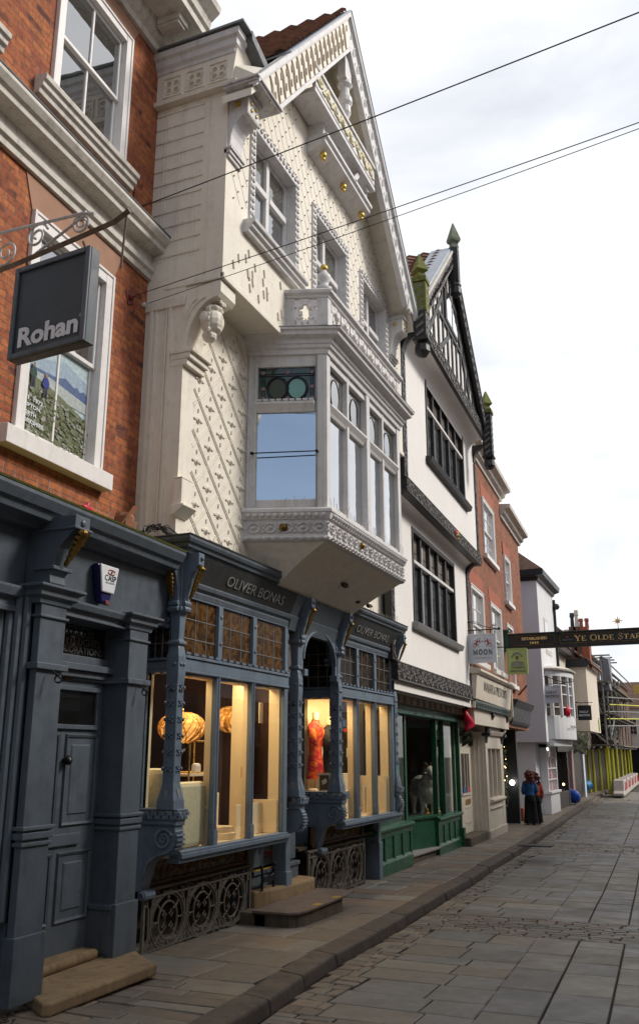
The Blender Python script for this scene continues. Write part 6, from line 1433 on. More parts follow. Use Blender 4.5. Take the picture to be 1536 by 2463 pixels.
# lamps that light the displays
def lamp(n, loc, size, e, rot=(0, 0, 0), col=(1, .70, .36)):
    l = bpy.data.lights.new(n, 'AREA'); l.energy = e; l.color = col; l.shape = 'RECTANGLE'; l.size = size[0]; l.size_y = size[1]
    o = bpy.data.objects.new(n, l); COL.objects.link(o); o.location = loc; o.rotation_euler = rot
lamp('display_lamp', (-5.32, 9.4, 2.72), (.35, 2.2), 24); lamp('display_lamp', (-5.28, 13.8, 2.72), (.3, 2.2), 17); lamp('display_lamp', (-5.3, 12.9, 2.55), (.2, .5), 6); lamp('shop_lamp', (-7.4, 10.5, 3.4), (1, 3), 9)
# woven lanterns
def lantern(u, v, X, w, h, label):
    c = PX(u, v, X); o = Vector((X, c[0], c[1])); t = thing('woven_lantern', label, 'lantern', o, 'woven lanterns in the shop window')
    g = G(); g.lathe([(w * .30, -h * .96), (w * .62, -h * .80), (w * .92, -h * .38), (w, 0), (w * .92, h * .42), (w * .66, h * .80), (w * .30, h * .97)], tuple(o), 26); g.build('shade', M['rattan'], t, smooth=True)
    r = random.Random(int(u)); g = G()
    for k in range(70):
        a0 = r.uniform(0, 6.28); sl = r.uniform(.5, 1.1) * (1 if r.random() < .75 else -1); pts = []
        for i in range(9):
            p = R(-68 + 136 * i / 8); a = a0 + sl * i / 8; pts.append(o + Vector((w * 1.015 * math.cos(p) * math.cos(a), w * 1.015 * math.cos(p) * math.sin(a), h * 1.02 * math.sin(p))))
        g.tube(pts, .006, 4)
    g.build('woven_strands', M['strand'], t)
    g = G(); g.ball(tuple(o + ZV * (h + .02)), .022, (1, 1, 1), 8, 5); g.tube([o + ZV * h, (o.x, o.y, 2.78 if X > -5.95 else 3.7)], .004, 4); g.build('cord', M['goldbrass'], t)
lantern(437, 1751, -5.45, .27, .175, 'glowing woven rattan lantern partly behind the corner post'); lantern(562, 1731, -5.70, .27, .175, 'glowing woven rattan lantern right of the corner post, beside the white pillar')
# armchair: seen from behind its arm
t = thing('armchair', 'cream boucle armchair with a red cushion in the lit shop window', 'armchair', (-5.4, 8.6, .85)); bc = M['boucle']
g = G(); g.box(-5.14, -5.02, 8.25, 8.80, .86, 1.52); g.build('armrest', bc, t, bevel=.05); g = G(); g.box(-5.86, -5.74, 8.25, 8.80, .86, 1.50); g.build('armrest', bc, t, bevel=.05)
g = G(); g.box(-5.72, -5.13, 8.12, 8.28, .86, 1.66); g.build('backrest', bc, t, bevel=.06); g = G(); g.box(-5.73, -5.145, 8.28, 8.84, .90, 1.22); g.build('seat', bc, t, bevel=.05)
g = G(); g.box(-5.62, -5.25, 8.29, 8.42, 1.235, 1.56); tag(g.build('cushion', M['redcloth'], org=(-5.4, 8.35, 1.23), bevel=.05), 'red cushion propped in the cream armchair', 'cushion')
g = G(); g.hexa([(-5.05, 8.78, 1.22), (-4.985, 8.78, 1.20), (-4.985, 8.86, 1.20), (-5.05, 8.86, 1.22), (-5.05, 8.77, 1.27), (-4.985, 8.77, 1.25), (-4.985, 8.87, 1.25), (-5.05, 8.87, 1.27)]); tag(g.build('folded_cloth', M['cream_lit'], org=(-5, 8.8, 1.2), bevel=.02), 'small pale folded cloth on the armchair front', 'cloth')
# brass rail table
t = thing('brass_rack', 'slim brass clothes rack with two pale shelves in the lit window', 'clothes rack', (-5.5, 9.2, .85)); g = G()
for x in (-5.68, -5.36):
    for y in (8.98, 9.62): g.tube([(x, y, .85), (x, y, 2.0 if y < 9.2 else 1.95)], .011, 6)
    for z in (1.60, 1.95): g.tube([(x, 8.98, z), (x, 9.62, z)], .009, 6)
for y in (8.98, 9.62): g.tube([(-5.68, y, 1.95), (-5.36, y, 1.95)], .011, 6)
g.build('rail', M['goldbrass'], t)
for z in (1.10, 1.56): g = G(); g.box(-5.68, -5.36, 8.99, 9.61, z, z + .025); g.build('shelf', M['cream_lit'], t)
g = G(); g.box(-5.52, -5.45, 9.28, 9.42, 1.59, 1.70); tag(g.build('glass_vase', M['letter_white'], org=(-5.5, 9.35, 1.59), bevel=.03), 'small silvery vase on the upper shelf of the brass rack', 'vase')
# hanging clothes, mirror, notices
rr = random.Random(21)
for k, (u, X, z0, z1, w, mt) in enumerate(((470, -6.9, 1.0, 2.2, .35, 'clothes'), (500, -7.2, 1.1, 2.1, .5, 'clothes'), (555, -6.6, .95, 2.1, .35, 'clothes'), (585, -6.5, 1.0, 2.05, .32, 'clothes'), (655, -6.9, .9, 2.1, .3, 'redcloth'), (668, -7.2, .9, 2.2, .35, 'clothes'))):
    y = PX(u, 1800, X)[0]; g = G()
    pts = [(y - w * .5, z0), (y + w * .5, z0), (y + w * .42, z1 - .3), (y + w * .5, z1 - .1), (y + w * .12, z1), (y - w * .12, z1), (y - w * .5, z1 - .1), (y - w * .42, z1 - .3)]; g.px(pts, X - .09, X + .09)
    lab = ['dark garment hanging left of the corner post', 'wide dark garment hanging behind the left lantern', 'dark brown garment hanging behind the brass rack', 'deep red and dark garment hanging beside the white pillar', 'red dress hanging behind the oval mirror', 'dark coat hanging right of the oval mirror'][k]
    tag(g.build('hanging_garment', M[mt], org=(X, y, z0), bevel=.05), lab, 'garment', 'garments hanging in the dim shop')
y, z = PX(640, 1818, -5.9); g = G(); g.lathe([(.001, 0), (.13, 0), (.13, .015), (.001, .015)], (-5.9, y, z), 20, 'x', sx=.8, sy=1.9); t = tag(g.build('oval_mirror', paint('mirror_board', (.30, .22, .13, 1), .4, .1, 3, 0), org=(-5.9, y, z)), 'tall oval mirror standing behind the right shop light', 'mirror')
for u, v, w, h, mt, lab in ((599, 1797, .13, .30, 'notice', 'blue notice on the white display pillar'), (597, 1840, .12, .10, 'redcloth', 'red fire alarm notice below the blue notice'), (590, 1858, .12, .13, 'redcloth', 'red alarm box low on the white display pillar')):
    x, z = PY(u, v, 10.35); g = G(); g.box(x - w / 2, x + w / 2, 10.345, 10.355, z - h / 2, z + h / 2); tag(g.build('wall_notice', M[mt], org=(x, 10.35, z)), lab, 'notice')
y, z = PX(628, 1715, -5.2); g = G(); g.box(-5.21, -5.20, y - .05, y + .05, z - .13, z + .13); tag(g.build('paper_notice', M['paper'], org=(-5.2, y, z)), 'blank cream paper hanging in the right shop light', 'notice')
g = G(); g.box(-5.75, -5.5, 9.75, 9.95, .85, 1.35); tag(g.build('white_plinth', M['cream_lit'], org=(-5.5, 10.05, .85), bevel=.01), 'low white square plinth beside the brass rack', 'plinth')
g = G(); g.lathe([(.2, 0), (.2, .07), (.17, .08), (.17, .14)], (-5.3, 9.6, .85), 20); tag(g.build('round_plinth', M['cream_lit'], org=(-5.3, 9.6, .85)), 'low round white tray on the window floor', 'plinth')
# mannequins in the second window
def mannequin(x, y, zb, mt, label, w=.19, zt=2.36):
    t = thing('mannequin', label, 'mannequin', (x, y, zb)); g = G(); s = zt - zb
    g.lathe([(.055, zt), (.05, zt - .09), (.07, zt - .12)], (x, y, 0), 12); g.ball((x, y, zt + .0), .05, (1, 1, .4), 10, 5); g.build('neck', M['skin_doll'], t, smooth=True)
    g = G(); z0 = zt - .98
    g.lathe([(w * .28, zt - .10), (w * .60, zt - .14), (w * .98, zt - .20), (w * .92, zt - .34), (w * .72, zt - .48), (w * .80, zt - .60), (w * .95, zt - .75), (w * 1.12, z0)], (x, y, 0), 18, sx=.7, sy=1)
    for sgn in (-1, 1): g.tube([(x, y + sgn * w * .85, zt - .20), (x + .03, y + sgn * w * 1.12, zt - .34), (x + .05, y + sgn * w * 1.16, zt - .50)], [.06, .065, .075], 8)
    g.build('dress', M[mt], t, smooth=True)
    g = G(); g.tube([(x, y, z0 + .03), (x, y, zb)], .015, 6); g.lathe([(.14, 0), (.14, .015)], (x, y, zb), 14); g.build('stand', M['lightwood'], t)
p = PY(758, 1850, 12.95)
mannequin(p[0], 12.95, 1.26, 'dress', 'headless mannequin in a bright red and orange print dress', .17, 2.42)
p = PY(793, 1850, 13.35); mannequin(p[0], 13.35, 1.0, 'blackcloth', 'headless mannequin in a black dress half hidden by the post', .19, 2.36)
x, y, z = -5.12, 12.62, 1.262; g = G(); p = PY(780, 1908, y); g.box(p[0] - .10, p[0] + .10, y, y + .015, z, z + .27); f = tag(g.build('small_frame', M['paper'], org=(p[0], y, z)), 'cream framed card standing by the red dress', 'frame'); g = G(); g.box(p[0] - .075, p[0] + .075, y - .004, y + .001, z + .03, z + .24); g.build('print', M['frame_brown'], f); g = G(); g.obox((p[0], y - .006, z + .15), (.035, 0, .02), (0, .002, 0), (-.01, 0, .03)); g.build('motif', M['paper'], f)
p = PY(752, 1915, 12.75); g = G(); g.ball((p[0], 12.75, 1.285), .07, (1.3, .8, .35), 9, 5); tag(g.build('slipper', M['cream_lit'], org=(p[0], 12.75, 1.26)), 'pale slipper on the display floor below the red dress', 'shoe')
# slatted lattice box in the second arch
g = G(); p = PY(750, 1602, 12.60); 
for k in range(9): g.box(p[0] - .10, p[0] + .10, 12.58, 12.62, 2.80 + .065 * k, 2.835 + .065 * k)
for k in (-.1, -.03, .04, .1): g.box(p[0] + k - .008, p[0] + k + .008, 12.57, 12.60, 2.79, 3.36)
tag(g.build('slatted_lattice', M['lightwood'], org=(p[0], 12.6, 2.8)), 'brown slatted wooden lattice hanging inside the porch arch', 'lattice')
for u, v, w, h, mt, lab in ((828, 1740, .15, .12, 'notice', 'dark notice with blue print on the display wall'), (831, 1757, .14, .06, 'redcloth', 'red strip notice below the dark notice')):
    y, z = PX(u, v, -5.62); g = G(); g.box(-5.632, -5.62, y - w / 2, y + w / 2, z - h / 2, z + h / 2); tag(g.build('wall_notice', M[mt], org=(-5.62, y, z)), lab, 'notice')
y, z = PX(838, 1800, -5.62); g = G(); g.box(-5.635, -5.62, y - .16, y + .16, z - .20, z + .16); f = tag(g.build('picture_frame', M['blackcloth'], org=(-5.62, y, z)), 'small black frame on the cream display wall', 'frame'); g = G(); g.box(-5.619, -5.612, y - .11, y + .11, z - .15, z + .0); g.build('print', M['paper'], f)
for u, lab in ((883, 'tall thin botanical print leaning left in the second shop window'), (903, 'brown print half hidden behind the second mullion')):
    y, z = PX(u, 1925, XF - .30); g = G(); g.box(XF - .31, XF - .30, y - .16, y + .16, z - .22, z + .24); f = tag(g.build('leaning_print', M['paper'], org=(XF - .3, y, z - .2)), lab, 'print'); g = G(); g.box(XF - .299, XF - .296, y - .13, y + .13, z - .19, z + .21); g.build('botanical_image', M['lightwood'] if u < 890 else M['frame_brown'], f)
# bundle of loose cables over the shop cornice corner
rr = random.Random(31)
t = thing('cable_bundle', 'tangle of thin black cables over the cornice at the house corner', 'cable', (-5.2, 7.85, 4.05)); 
g = G()
for k in range(9):
    pts = []; a = rr.uniform(-.05, .05)
    for i in range(12):
        s = i / 11; pts.append((lerp(-5.38, -4.95, s) + a, 7.78 + .04 * math.sin(i + k), 4.05 + .14 * math.sin(s * math.pi) * rr.uniform(.5, 1.1)))
    g.tube(pts, .006, 4)
for k in range(3): g.tube([(-5.36 + .02 * k, 7.76, 4.06), (-5.46, 7.74, 3.9 - .03 * k), (-5.48 + .01 * k, 7.72, 3.3), (-5.47 + .01 * k, 7.70, 2.9 + .05 * k)], .007, 4)
g.build('loose_cable', M['cable'], t)
# ------------------------------------------------------------------ black and white timbered house with the green shopfront
class Frame:
    """a house front turned by a few degrees: local (outward, along, up)"""
    def __init__(s, ox, oy, deg):
        s.ox, s.oy = ox, oy; s.c, s.s = math.cos(R(deg)), math.sin(R(deg)); s.M = Matrix.Translation((ox, oy, 0)) @ Matrix.Rotation(R(deg), 4, 'Z')
    def hit(s, u, v, o=0):
        d = sight(u, v); t = (o + s.ox * s.c + s.oy * s.s) / (d[0] * s.c + d[1] * s.s); x, y, z = t * d[0], t * d[1], EYE + t * d[2]
        return (-(x - s.ox) * s.s + (y - s.oy) * s.c, z)
    def w(s, o, a, z): return s.M @ Vector((o, a, z))
TF = Frame(-4.85, 14.95, 2.0)
TH_ = thing('timbered_house', 'white rendered house with black carved timbers, a studded gable and a green shopfront', 'house', (-4.95, 18.2, 0))
def tb(g, name, mat, parent=TH_, **k): g.xf(TF.M); return g.build(name, mat, parent, **k)
LS = 6.95
g = G(); g.wall((0, 0, 2.9), (0, 1, 0), (0, 0, 1), (1, 0, 0), LS, 3.7, [(1.45, 5.35, 4.28 - 2.9, 6.2 - 2.9)], .14); g.box(-4, -.2, .02, LS, 2.9, 6.5); tb(g, 'first_floor_wall', M['render'], recalc=False)
g = G(); g.wall((.28, -.02, 6.6), (0, 1, 0), (0, 0, 1), (1, 0, 0), LS + .15, 3.2, [(1.85, 5.7, 7.75 - 6.6, 9.68 - 6.6)], .14); g.box(-4, .1, 0, LS + .1, 6.55, 9.8); g.quad((.28, 0, 6.5), (.28, LS + .15, 6.5), (-.05, LS + .15, 6.45), (-.05, 0, 6.45)); tb(g, 'second_floor_wall', M['render'], recalc=False)
GA = 3.05; GZ = 13.15
g = G(); g.add([(.60, .35, 10.0), (.60, 6.5, 10.0), (.60, GA, GZ - .25)], [(0, 1, 2)]); g.quad((.62, .3, 9.74), (.62, 6.6, 9.74), (.2, 6.6, 9.66), (.2, .3, 9.66)); tb(g, 'gable_wall', M['render'], recalc=False)
# coved plaster under the gable and jetties
g = G(); n = 6
pr = [(.28 + .33 * (1 - math.cos(R(90 * i / n))), 9.40 + .30 * math.sin(R(90 * i / n))) for i in range(n + 1)] + [(.26, 9.72)]; g.py(pr, .35, 6.6); tb(g, 'gable_cove', M['render'])
g = G(); pr = [(0 + .27 * (1 - math.cos(R(90 * i / n))), 6.28 + .22 * math.sin(R(90 * i / n))) for i in range(n + 1)] + [(-.02, 6.52)]; g.py(pr, .1, 6.95); tb(g, 'jetty_cove', M['render'])
def carved(name, o0, o1, s0, s1, z0, z1, seed, parent=TH_, vert=False):
    """black beam with a worn vine-scroll relief"""
    g = G(); g.box(o0, o1, s0, s1, z0, z1); b = tb(g, name, M['carved'], parent, bevel=.01)
    g = G(); r = random.Random(seed); h = (z1 - z0); w = s1 - s0
    if not vert:
        n = int(w / (h * .62))
        for k in range(n):
            s = s0 + w * (k + .5) / n; zc = (z0 + z1) / 2
            g.tube(spiral((o1 + .006, s, zc + h * .08 * (-1) ** k), YV, ZV, h * .30, h * .07, 1.25 * (-1) ** k, r.uniform(0, 1), 12), h * .045, 5)
            for j in range(4): a = r.uniform(0, 6.28); g.obox((o1 + .005, s + h * .34 * math.cos(a), zc + h * .30 * math.sin(a)), (.012, 0, 0), (0, h * .09 * math.cos(a), h * .09 * math.sin(a)), (0, -h * .04 * math.sin(a), h * .04 * math.cos(a)))
        for z in (z0 + h * .05, z1 - h * .05): g.box(o1, o1 + .016, s0, s1, z - h * .025, z + h * .025)
    else:
        n = int(h / (w * .9))
        for k in range(n):
            z = z0 + h * (k + .5) / n; sc = (s0 + s1) / 2; a = R(45) if k % 2 else R(-45)
            g.obox((o1 + .005, sc, z), (.010, 0, 0), (0, w * .34 * math.cos(a), w * .34 * math.sin(a)), (0, -w * .08 * math.sin(a), w * .08 * math.cos(a))); g.ball((o1 + .005, sc, z + w * .4), w * .12, (.6, 1, 1), 6, 4)
    tb(g, 'carved_relief', M['carved_hi'], b); return b
carved('carved_bressumer', .0, .34, -.05, 7.2, 6.48, 6.76, 1); carved('carved_bressumer', .3, .68, .35, 6.65, 9.70, 10.04, 2); carved('carved_bressumer', -.1, .07, .0, 6.6, 3.06, 3.40, 3)
carved('carved_post', -.1, .03, -.16, .06, 3.40, 6.3, 4, vert=True); carved('carved_post', -.1, .03, 6.74, 6.98, 2.98, 6.15, 5, vert=True)
carved('carved_post', .1, .31, -.06, .18, 6.76, 9.35, 6, vert=True); carved('carved_post', .1, .31, 6.98, 7.18, 6.76, 9.2, 7, vert=True)
for s0, w in ((-.16, .22), (6.74, .24)):
    g = G(); n = 8; pr = [(-.1, 6.05)] + [(.03 + .29 * (1 - math.cos(R(90 * i / n))), 6.10 + .38 * math.sin(R(90 * i / n))) for i in range(n + 1)] + [(-.1, 6.48)]; g.py(pr, s0, s0 + w); tb(g, 'curved_bracket', M['timber'], bevel=.01)
for s0, w in ((-.04, .2), (6.96, .2)):
    g = G(); n = 8; pr = [(.1, 9.2)] + [(.31 + .36 * (1 - math.cos(R(90 * i / n))), 9.25 + .45 * math.sin(R(90 * i / n))) for i in range(n + 1)] + [(.1, 9.70)]; g.py(pr, s0, s0 + w); tb(g, 'curved_bracket', M['timber'], bevel=.01)
g = G(); g.ball((.35, 4.25, 6.60), .085, (.6, 1, 1.1), 8, 6)
for k in range(6): a = k * math.pi / 3; g.ball((.35, 4.25 + .07 * math.cos(a), 6.60 + .08 * math.sin(a)), .035, (1, 1, 1), 6, 4)
tb(g, 'gilt_boss', M['gold'])
g = G(); g.ball((.35, 4.0, 6.64), .07, (.6, 1, 1), 8, 5); tb(g, 'red_boss', M['flag_red'])
def mullioned(o, s0, s1, z0, z1, n, zt, label):
    g = G(); d = .12
    g.box(o - d, o + .02, s0, s0 + .10, z0, z1); g.box(o - d, o + .02, s1 - .10, s1, z0, z1); g.box(o - d, o + .015, s0, s1, z1 - .10, z1); g.box(o - d, o + .015, s0, s1, z0, z0 + .05)
    for k in range(1, n): s = lerp(s0 + .05, s1 - .05, k / n); g.box(o - d, o - .015, s - .055, s + .055, z0 + .05, z1 - .1)
    w = tb(g, 'mullioned_window', M['timber'], bevel=.01); plabel(w, label)
    g = G(); g.box(o - d, o + .0, s0 + .1, s1 - .1, zt - .035, zt + .035); tb(g, 'transom', M['render'] if False else M['lilac'], w, bevel=.006)
    for k in range(n):
        a = lerp(s0 + .05, s1 - .05, k / n) + .05; b = lerp(s0 + .05, s1 - .05, (k + 1) / n) - .05
        g = G(); g.box(o - .10, o - .09, a, b, zt, z1 - .08); tb(g, 'upper_light', M['leaded_tan'], w)
        g = G(); g.box(o - .10, o - .09, a, b, z0 + .04, zt); tb(g, 'lower_light', M['leaded_bw'], w)
    g = G(); g.py([(o - .1, z0 - .16), (o + .10, z0 - .14), (o + .14, z0 - .03), (o - .1, z0 + .0)], s0 - .12, s1 + .22); tb(g, 'window_sill', M['letter_grey'] if o < .1 else M['timber'], w, bevel=.008)
mullioned(0, 1.45, 5.35, 4.28, 6.2, 5, 5.52, 'five light leaded window with pale transom and grey sill'); mullioned(.28, 1.85, 5.7, 7.75, 9.68, 5, 8.92, 'upper five light leaded window tucked under the gable')
# gable framing
def rake(p0, p1, a, b, o0, o1, g): g.hexa([(o0, p0[0], p0[1] - b), (o1, p0[0], p0[1] - b), (o1, p1[0], p1[1] - b), (o0, p1[0], p1[1] - b), (o0, p0[0], p0[1] - a), (o1, p0[0], p0[1] - a), (o1, p1[0], p1[1] - a), (o0, p1[0], p1[1] - a)])
TL_, TA_, TR_ = (-.25, 10.05), (GA, GZ), (6.5, 10.05)
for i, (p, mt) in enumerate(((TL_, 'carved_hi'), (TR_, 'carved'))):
    g = G(); rake(p, TA_, .0, .40, .70, .78, g); bd = tb(g, 'gable_board', M[mt], bevel=.01)
    g = G(); r = random.Random(i)
    for k in range(20):
        t = (k + .5) / 20; s = lerp(p[0], TA_[0], t); z = lerp(p[1], TA_[1], t) - .22; g.tube(spiral((.785, s, z), YV, ZV, .09, .02, 1.2, k, 9), .016, 4)
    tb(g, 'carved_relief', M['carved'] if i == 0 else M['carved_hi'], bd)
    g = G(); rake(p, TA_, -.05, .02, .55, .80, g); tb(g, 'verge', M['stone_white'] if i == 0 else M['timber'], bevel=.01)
    nl, nw = 16, 60; vs = []; Lr = Vector((0, TA_[0] - p[0], TA_[1] - p[1])); nn = Vector((0, -Lr.z, Lr.y)).normalized() * (1 if i == 0 else -1)
    for a in range(nl * 2 + 1):
        for b in range(nw + 1): vs.append(Vector((.52 - 5.2 * b / nw, p[0], p[1])) + Lr * min(1, (a // 2 + (a % 2) * .97) / nl) + nn * (.03 * math.sin(b * 2 * math.pi / 4) + (.05 if a % 2 == 0 else 0) + .03))
    g = G(); g.add(vs, [(a * (nw + 1) + b, a * (nw + 1) + b + 1, (a + 1) * (nw + 1) + b + 1, (a + 1) * (nw + 1) + b) for a in range(nl * 2) for b in range(nw)]); tb(g, 'tiled_roof', M['tile'])
    g = G(); rake(p, TA_, -.11, -.04, .25, .74, g); tb(g, 'lead_verge', M['lead'], bevel=.02)
def halfw(z): return (GZ - .35 - z) / (GZ - 10.05) * 3.3
g = G()
for s in [.55 + .45 * k for k in range(13)]:
    t = GZ - .35 - abs(s - GA) / 3.3 * (GZ - 10.05)
    if t > 10.25: g.box(.58, .635, s - .05, s + .05, 10.04, t)
for a, b, c, d in ((.9, 10.1, 2.3, 11.6), (5.2, 10.1, 3.8, 11.6), (1.8, 10.1, 2.9, 10.9)):
    q = Vector((0, c - a, d - b)).normalized(); m_ = Vector((0, -q.z, q.y)) * .055; g.obox((.62, (a + c) / 2, (b + d) / 2), (.022, 0, 0), (0, (c - a) / 2, (d - b) / 2), m_)
g.box(.58, .645, 1.7, 4.4, 11.02, 11.12); g.box(.58, .645, 2.2, 4.0, 11.95, 12.03); tb(g, 'gable_studs', M['timber'], bevel=.006)
g = G(); g.box(.60, .66, 2.55, 3.75, 11.15, 11.92); gw = tb(g, 'gable_window', M['timber'], bevel=.01); g = G(); g.box(.662, .668, 2.63, 3.10, 11.22, 11.86); g.box(.662, .668, 3.22, 3.68, 11.22, 11.86); tb(g, 'pane', glossmix('gable_pane', (.25, .30, .36, 1), .5, .03), gw)
def pendant(s, z0, z1, mossy, nm='carved_pendant'):
    g = G(); o = .80; w = .12
    g.box(o - w, o + w, s - w, s + w, z0 + .35, z1 - .62); g.box(o - w - .03, o + w + .03, s - w - .03, s + w + .03, z0 + .30, z0 + .36); g.lathe([(.08, z0 + .30), (.14, z0 + .22), (.15, z0 + .10), (.09, z0 + .02), (.03, z0)], (o, s, 0), 8)
    p = tb(g, nm, M['carved'] if not mossy else M['carved'], bevel=.012)
    g = G()
    for k in range(7):
        z = lerp(z0 + .45, z1 - .75, k / 6); g.obox((o + w + .004, s, z), (.01, 0, 0), (0, .07, .05), (0, -.012, .02)); g.obox((o, s - w - .004, z), (.07, 0, .05), (0, .01, 0), (-.012, 0, .02))
    tb(g, 'carved_relief', M['carved_hi'], p)
    g = G(); g.box(o - w - .03, o + w + .03, s - w - .03, s + w + .03, z1 - .64, z1 - .55); g.lathe([(.10, z1 - .55), (.12, z1 - .48), (.09, z1 - .42), (.17, z1 - .36), (.02, z1)], (o, s, 0), 4)
    if mossy: g.box(o - w - .012, o + w + .012, s - w - .012, s + w + .012, z0 + (z1 - z0) * .42, z1 - .66)
    tb(g, 'spike_finial', M['moss'], p); return p
pendant(-.42, 8.90, 11.05, True); pendant(6.42, 8.80, 10.95, False)
g = G(); o = .80; g.box(o - .10, o + .10, GA - .10, GA + .10, 12.30, 13.2); g.lathe([(.06, 11.95), (.13, 12.02), (.12, 12.18), (.14, 12.22), (.10, 12.32)], (o, GA, 0), 8); ap = tb(g, 'apex_pendant', M['timber'], bevel=.01)
g = G(); g.lathe([(.12, 13.20), (.10, 13.32), (.16, 13.38), (.17, 13.44), (.015, 13.88)], (o, GA, 0), 4); tb(g, 'spike_finial', paint('verdigris_timber', (.13, .15, .10, 1), .8, .3, 8, .2), ap)
# shop: tan coved cornice, dentils, green shopfront recessed below
tan = paint('tan_painted_cornice', (.42, .34, .25, 1), .7, .2, 4, .15, (.12, .09, .06, 1), .6)
g = G(); g.py([(-.8, 2.90), (-.32, 2.90), (-.30, 2.96), (-.22, 2.98), (-.20, 3.03), (-.05, 3.05), (.02, 3.08), (-.8, 3.12)], .0, 7.3); tc = tb(g, 'coved_cornice', tan, bevel=.005)
g = G()
for k in range(14): s = .25 + .5 * k; g.box(-.55, -.26, s, s + .26, 2.74, 2.90)
g.box(-.8, -.42, 0, 7.3, 2.72, 2.90); tb(g, 'cornice_blocks', tan, tc, bevel=.006)
gr = M['green']
g = G(); g.box(-.62, -.38, .1, 7.25, 2.64, 2.74); g.box(-.66, -.34, .1, 7.25, 2.56, 2.64); gbx = tb(g, 'blind_box', M['green_box'], bevel=.01); g = G()
for s in (2.6, 3.2, 4.2): g.box(-.345, -.335, s, s + .18, 2.58, 2.62)
tb(g, 'blind_hook', M['iron'], gbx)
def riser(s0, s1, zb, o, name='stall_riser'):
    g = G(); g.box(o - .3, o, s0, s1, zb, zb + .72); g.box(o - .3, o + .04, s0, s1, zb, zb + .20); g.py([(o - .3, zb + .70), (o + .03, zb + .70), (o + .045, zb + .73), (o + .08, zb + .75), (o + .08, zb + .79), (o + .02, zb + .82), (o - .3, zb + .84)], s0 - .03, s1 + .04)
    n = max(2, round((s1 - s0) / .55))
    for k in range(n + 1): s = lerp(s0 + .05, s1 - .05, k / n); g.box(o, o + .024, s - .05, s + .05, zb + .2, zb + .70)
    g.box(o, o + .022, s0, s1, zb + .63, zb + .70); g.py([(o, zb + .2), (o + .04, zb + .2), (o + .012, zb + .26), (o, zb + .26)], s0, s1); return tb(g, name, gr, bevel=.006)
riser(.12, 2.55, -.26, -.46); riser(4.75, 7.1, -.34, -.46)
g = G()     # corner posts, recessed splayed bay, door sill
for s, o, z0 in ((.16, -.46, .5), (2.45, -.50, .55), (7.12, -.42, -.34), (6.9, -.5, .5)): g.box(o - .10, o, s - .06, s + .06, z0, 2.6)
g.box(-.46, -.36, 7.02, 7.22, -.36, .1); g.box(-.55, -.45, 5.55, 5.62, .5, 2.56); g.box(-.55, -.44, 4.78, 4.88, .5, 2.56); sf = tb(g, 'shopfront_frame', gr, bevel=.008)
g = G(); g.hexa([(-.95, 2.55, -.10), (-.50, 4.72, -.12), (-.8, 4.72, -.12), (-1.25, 2.55, -.10), (-.95, 2.55, .48), (-.50, 4.72, .48), (-.8, 4.72, .48), (-1.25, 2.55, .48)]); g.hexa([(-.90, 2.55, .48), (-.44, 4.75, .48), (-.8, 4.75, .48), (-1.2, 2.55, .48), (-.90, 2.55, .54), (-.44, 4.75, .54), (-.8, 4.75, .54), (-1.2, 2.55, .54)])
g.obox((-.90, 2.62, 1.55), (.05, 0, 0), (0, .05, 0), (0, 0, 1.05)); tb(g, 'recessed_riser', gr, sf, bevel=.008)
g = G(); g.hexa([(-.47, 2.5, -.14), (-.42, 4.78, -.17), (-1.5, 4.78, -.17), (-1.5, 2.5, -.14), (-.47, 2.5, -.09), (-.42, 4.78, -.12), (-1.5, 4.78, -.12), (-1.5, 2.5, -.09)]); tb(g, 'door_sill_stone', M['letter_ghost'], sf, bevel=.01)
g = G(); g.box(-1.5, -.50, 2.5, 4.8, -.5, -.141); tb(g, 'step_riser', M['limestone_side'], sf)
g = G(); g.quad((-.52, .2, .55), (-.52, 2.45, .55), (-.52, 2.45, 2.58), (-.52, .2, 2.58)); g.quad((-.92, 2.6, .54), (-.52, 4.75, .54), (-.52, 4.75, 2.58), (-.92, 2.6, 2.58)); g.quad((-.52, 4.85, .5), (-.52, 6.9, .5), (-.52, 6.9, 2.56), (-.52, 4.85, 2.56)); tb(g, 'shop_glass', M['glass_shop'], sf, recalc=False)
g = G(); g.box(-3.6, -3.5, .1, 7.2, -.4, 2.9); g.box(-3.5, -.6, 7.14, 7.2, -.4, 2.9); g.box(-3.5, -.6, .02, .1, -.4, 2.9); g.box(-3.5, -.7, .1, 7.2, 2.75, 2.8); g.hexa([(-3.4, .1, .30), (-1.0, .1, .30), (-.62, 4.7, .30), (-3.4, 7.1, .30), (-3.4, .1, .42), (-1.0, .1, .42), (-.62, 7.1, .42), (-3.4, 7.1, .42)]); tb(g, 'dim_shop_room', paint('dim_room', (.06, .055, .05, 1), .9, .5, 2, 0))
r = random.Random(14)
for k, (u, v, o, w, h, mt, lab, cat) in enumerate(((1000, 1780, -1.6, .16, 1.2, 'paper', 'long pale scarf hanging behind the green shop window', 'scarf'), (962, 1865, -.62, .5, .5, 'aqua', 'aqua printed poster in the left green shop window', 'poster'), (962, 1800, -.64, .35, .8, 'notice', 'dark blue printed sheet above the aqua poster', 'poster'), (1050, 1740, -.75, .22, .22, 'paper', 'small white card high in the green shop window', 'card'))):
    s, z = TF.hit(u, v, o); g = G(); g.box(o - .01, o + .01, s - w / 2, s + w / 2, z - h / 2, z + h / 2); g.xf(TF.M); tag(g.build(['hanging_scarf', 'window_poster', 'printed_sheet', 'window_card'][k], M[mt], org=TF.w(o, s, z)), lab, cat)
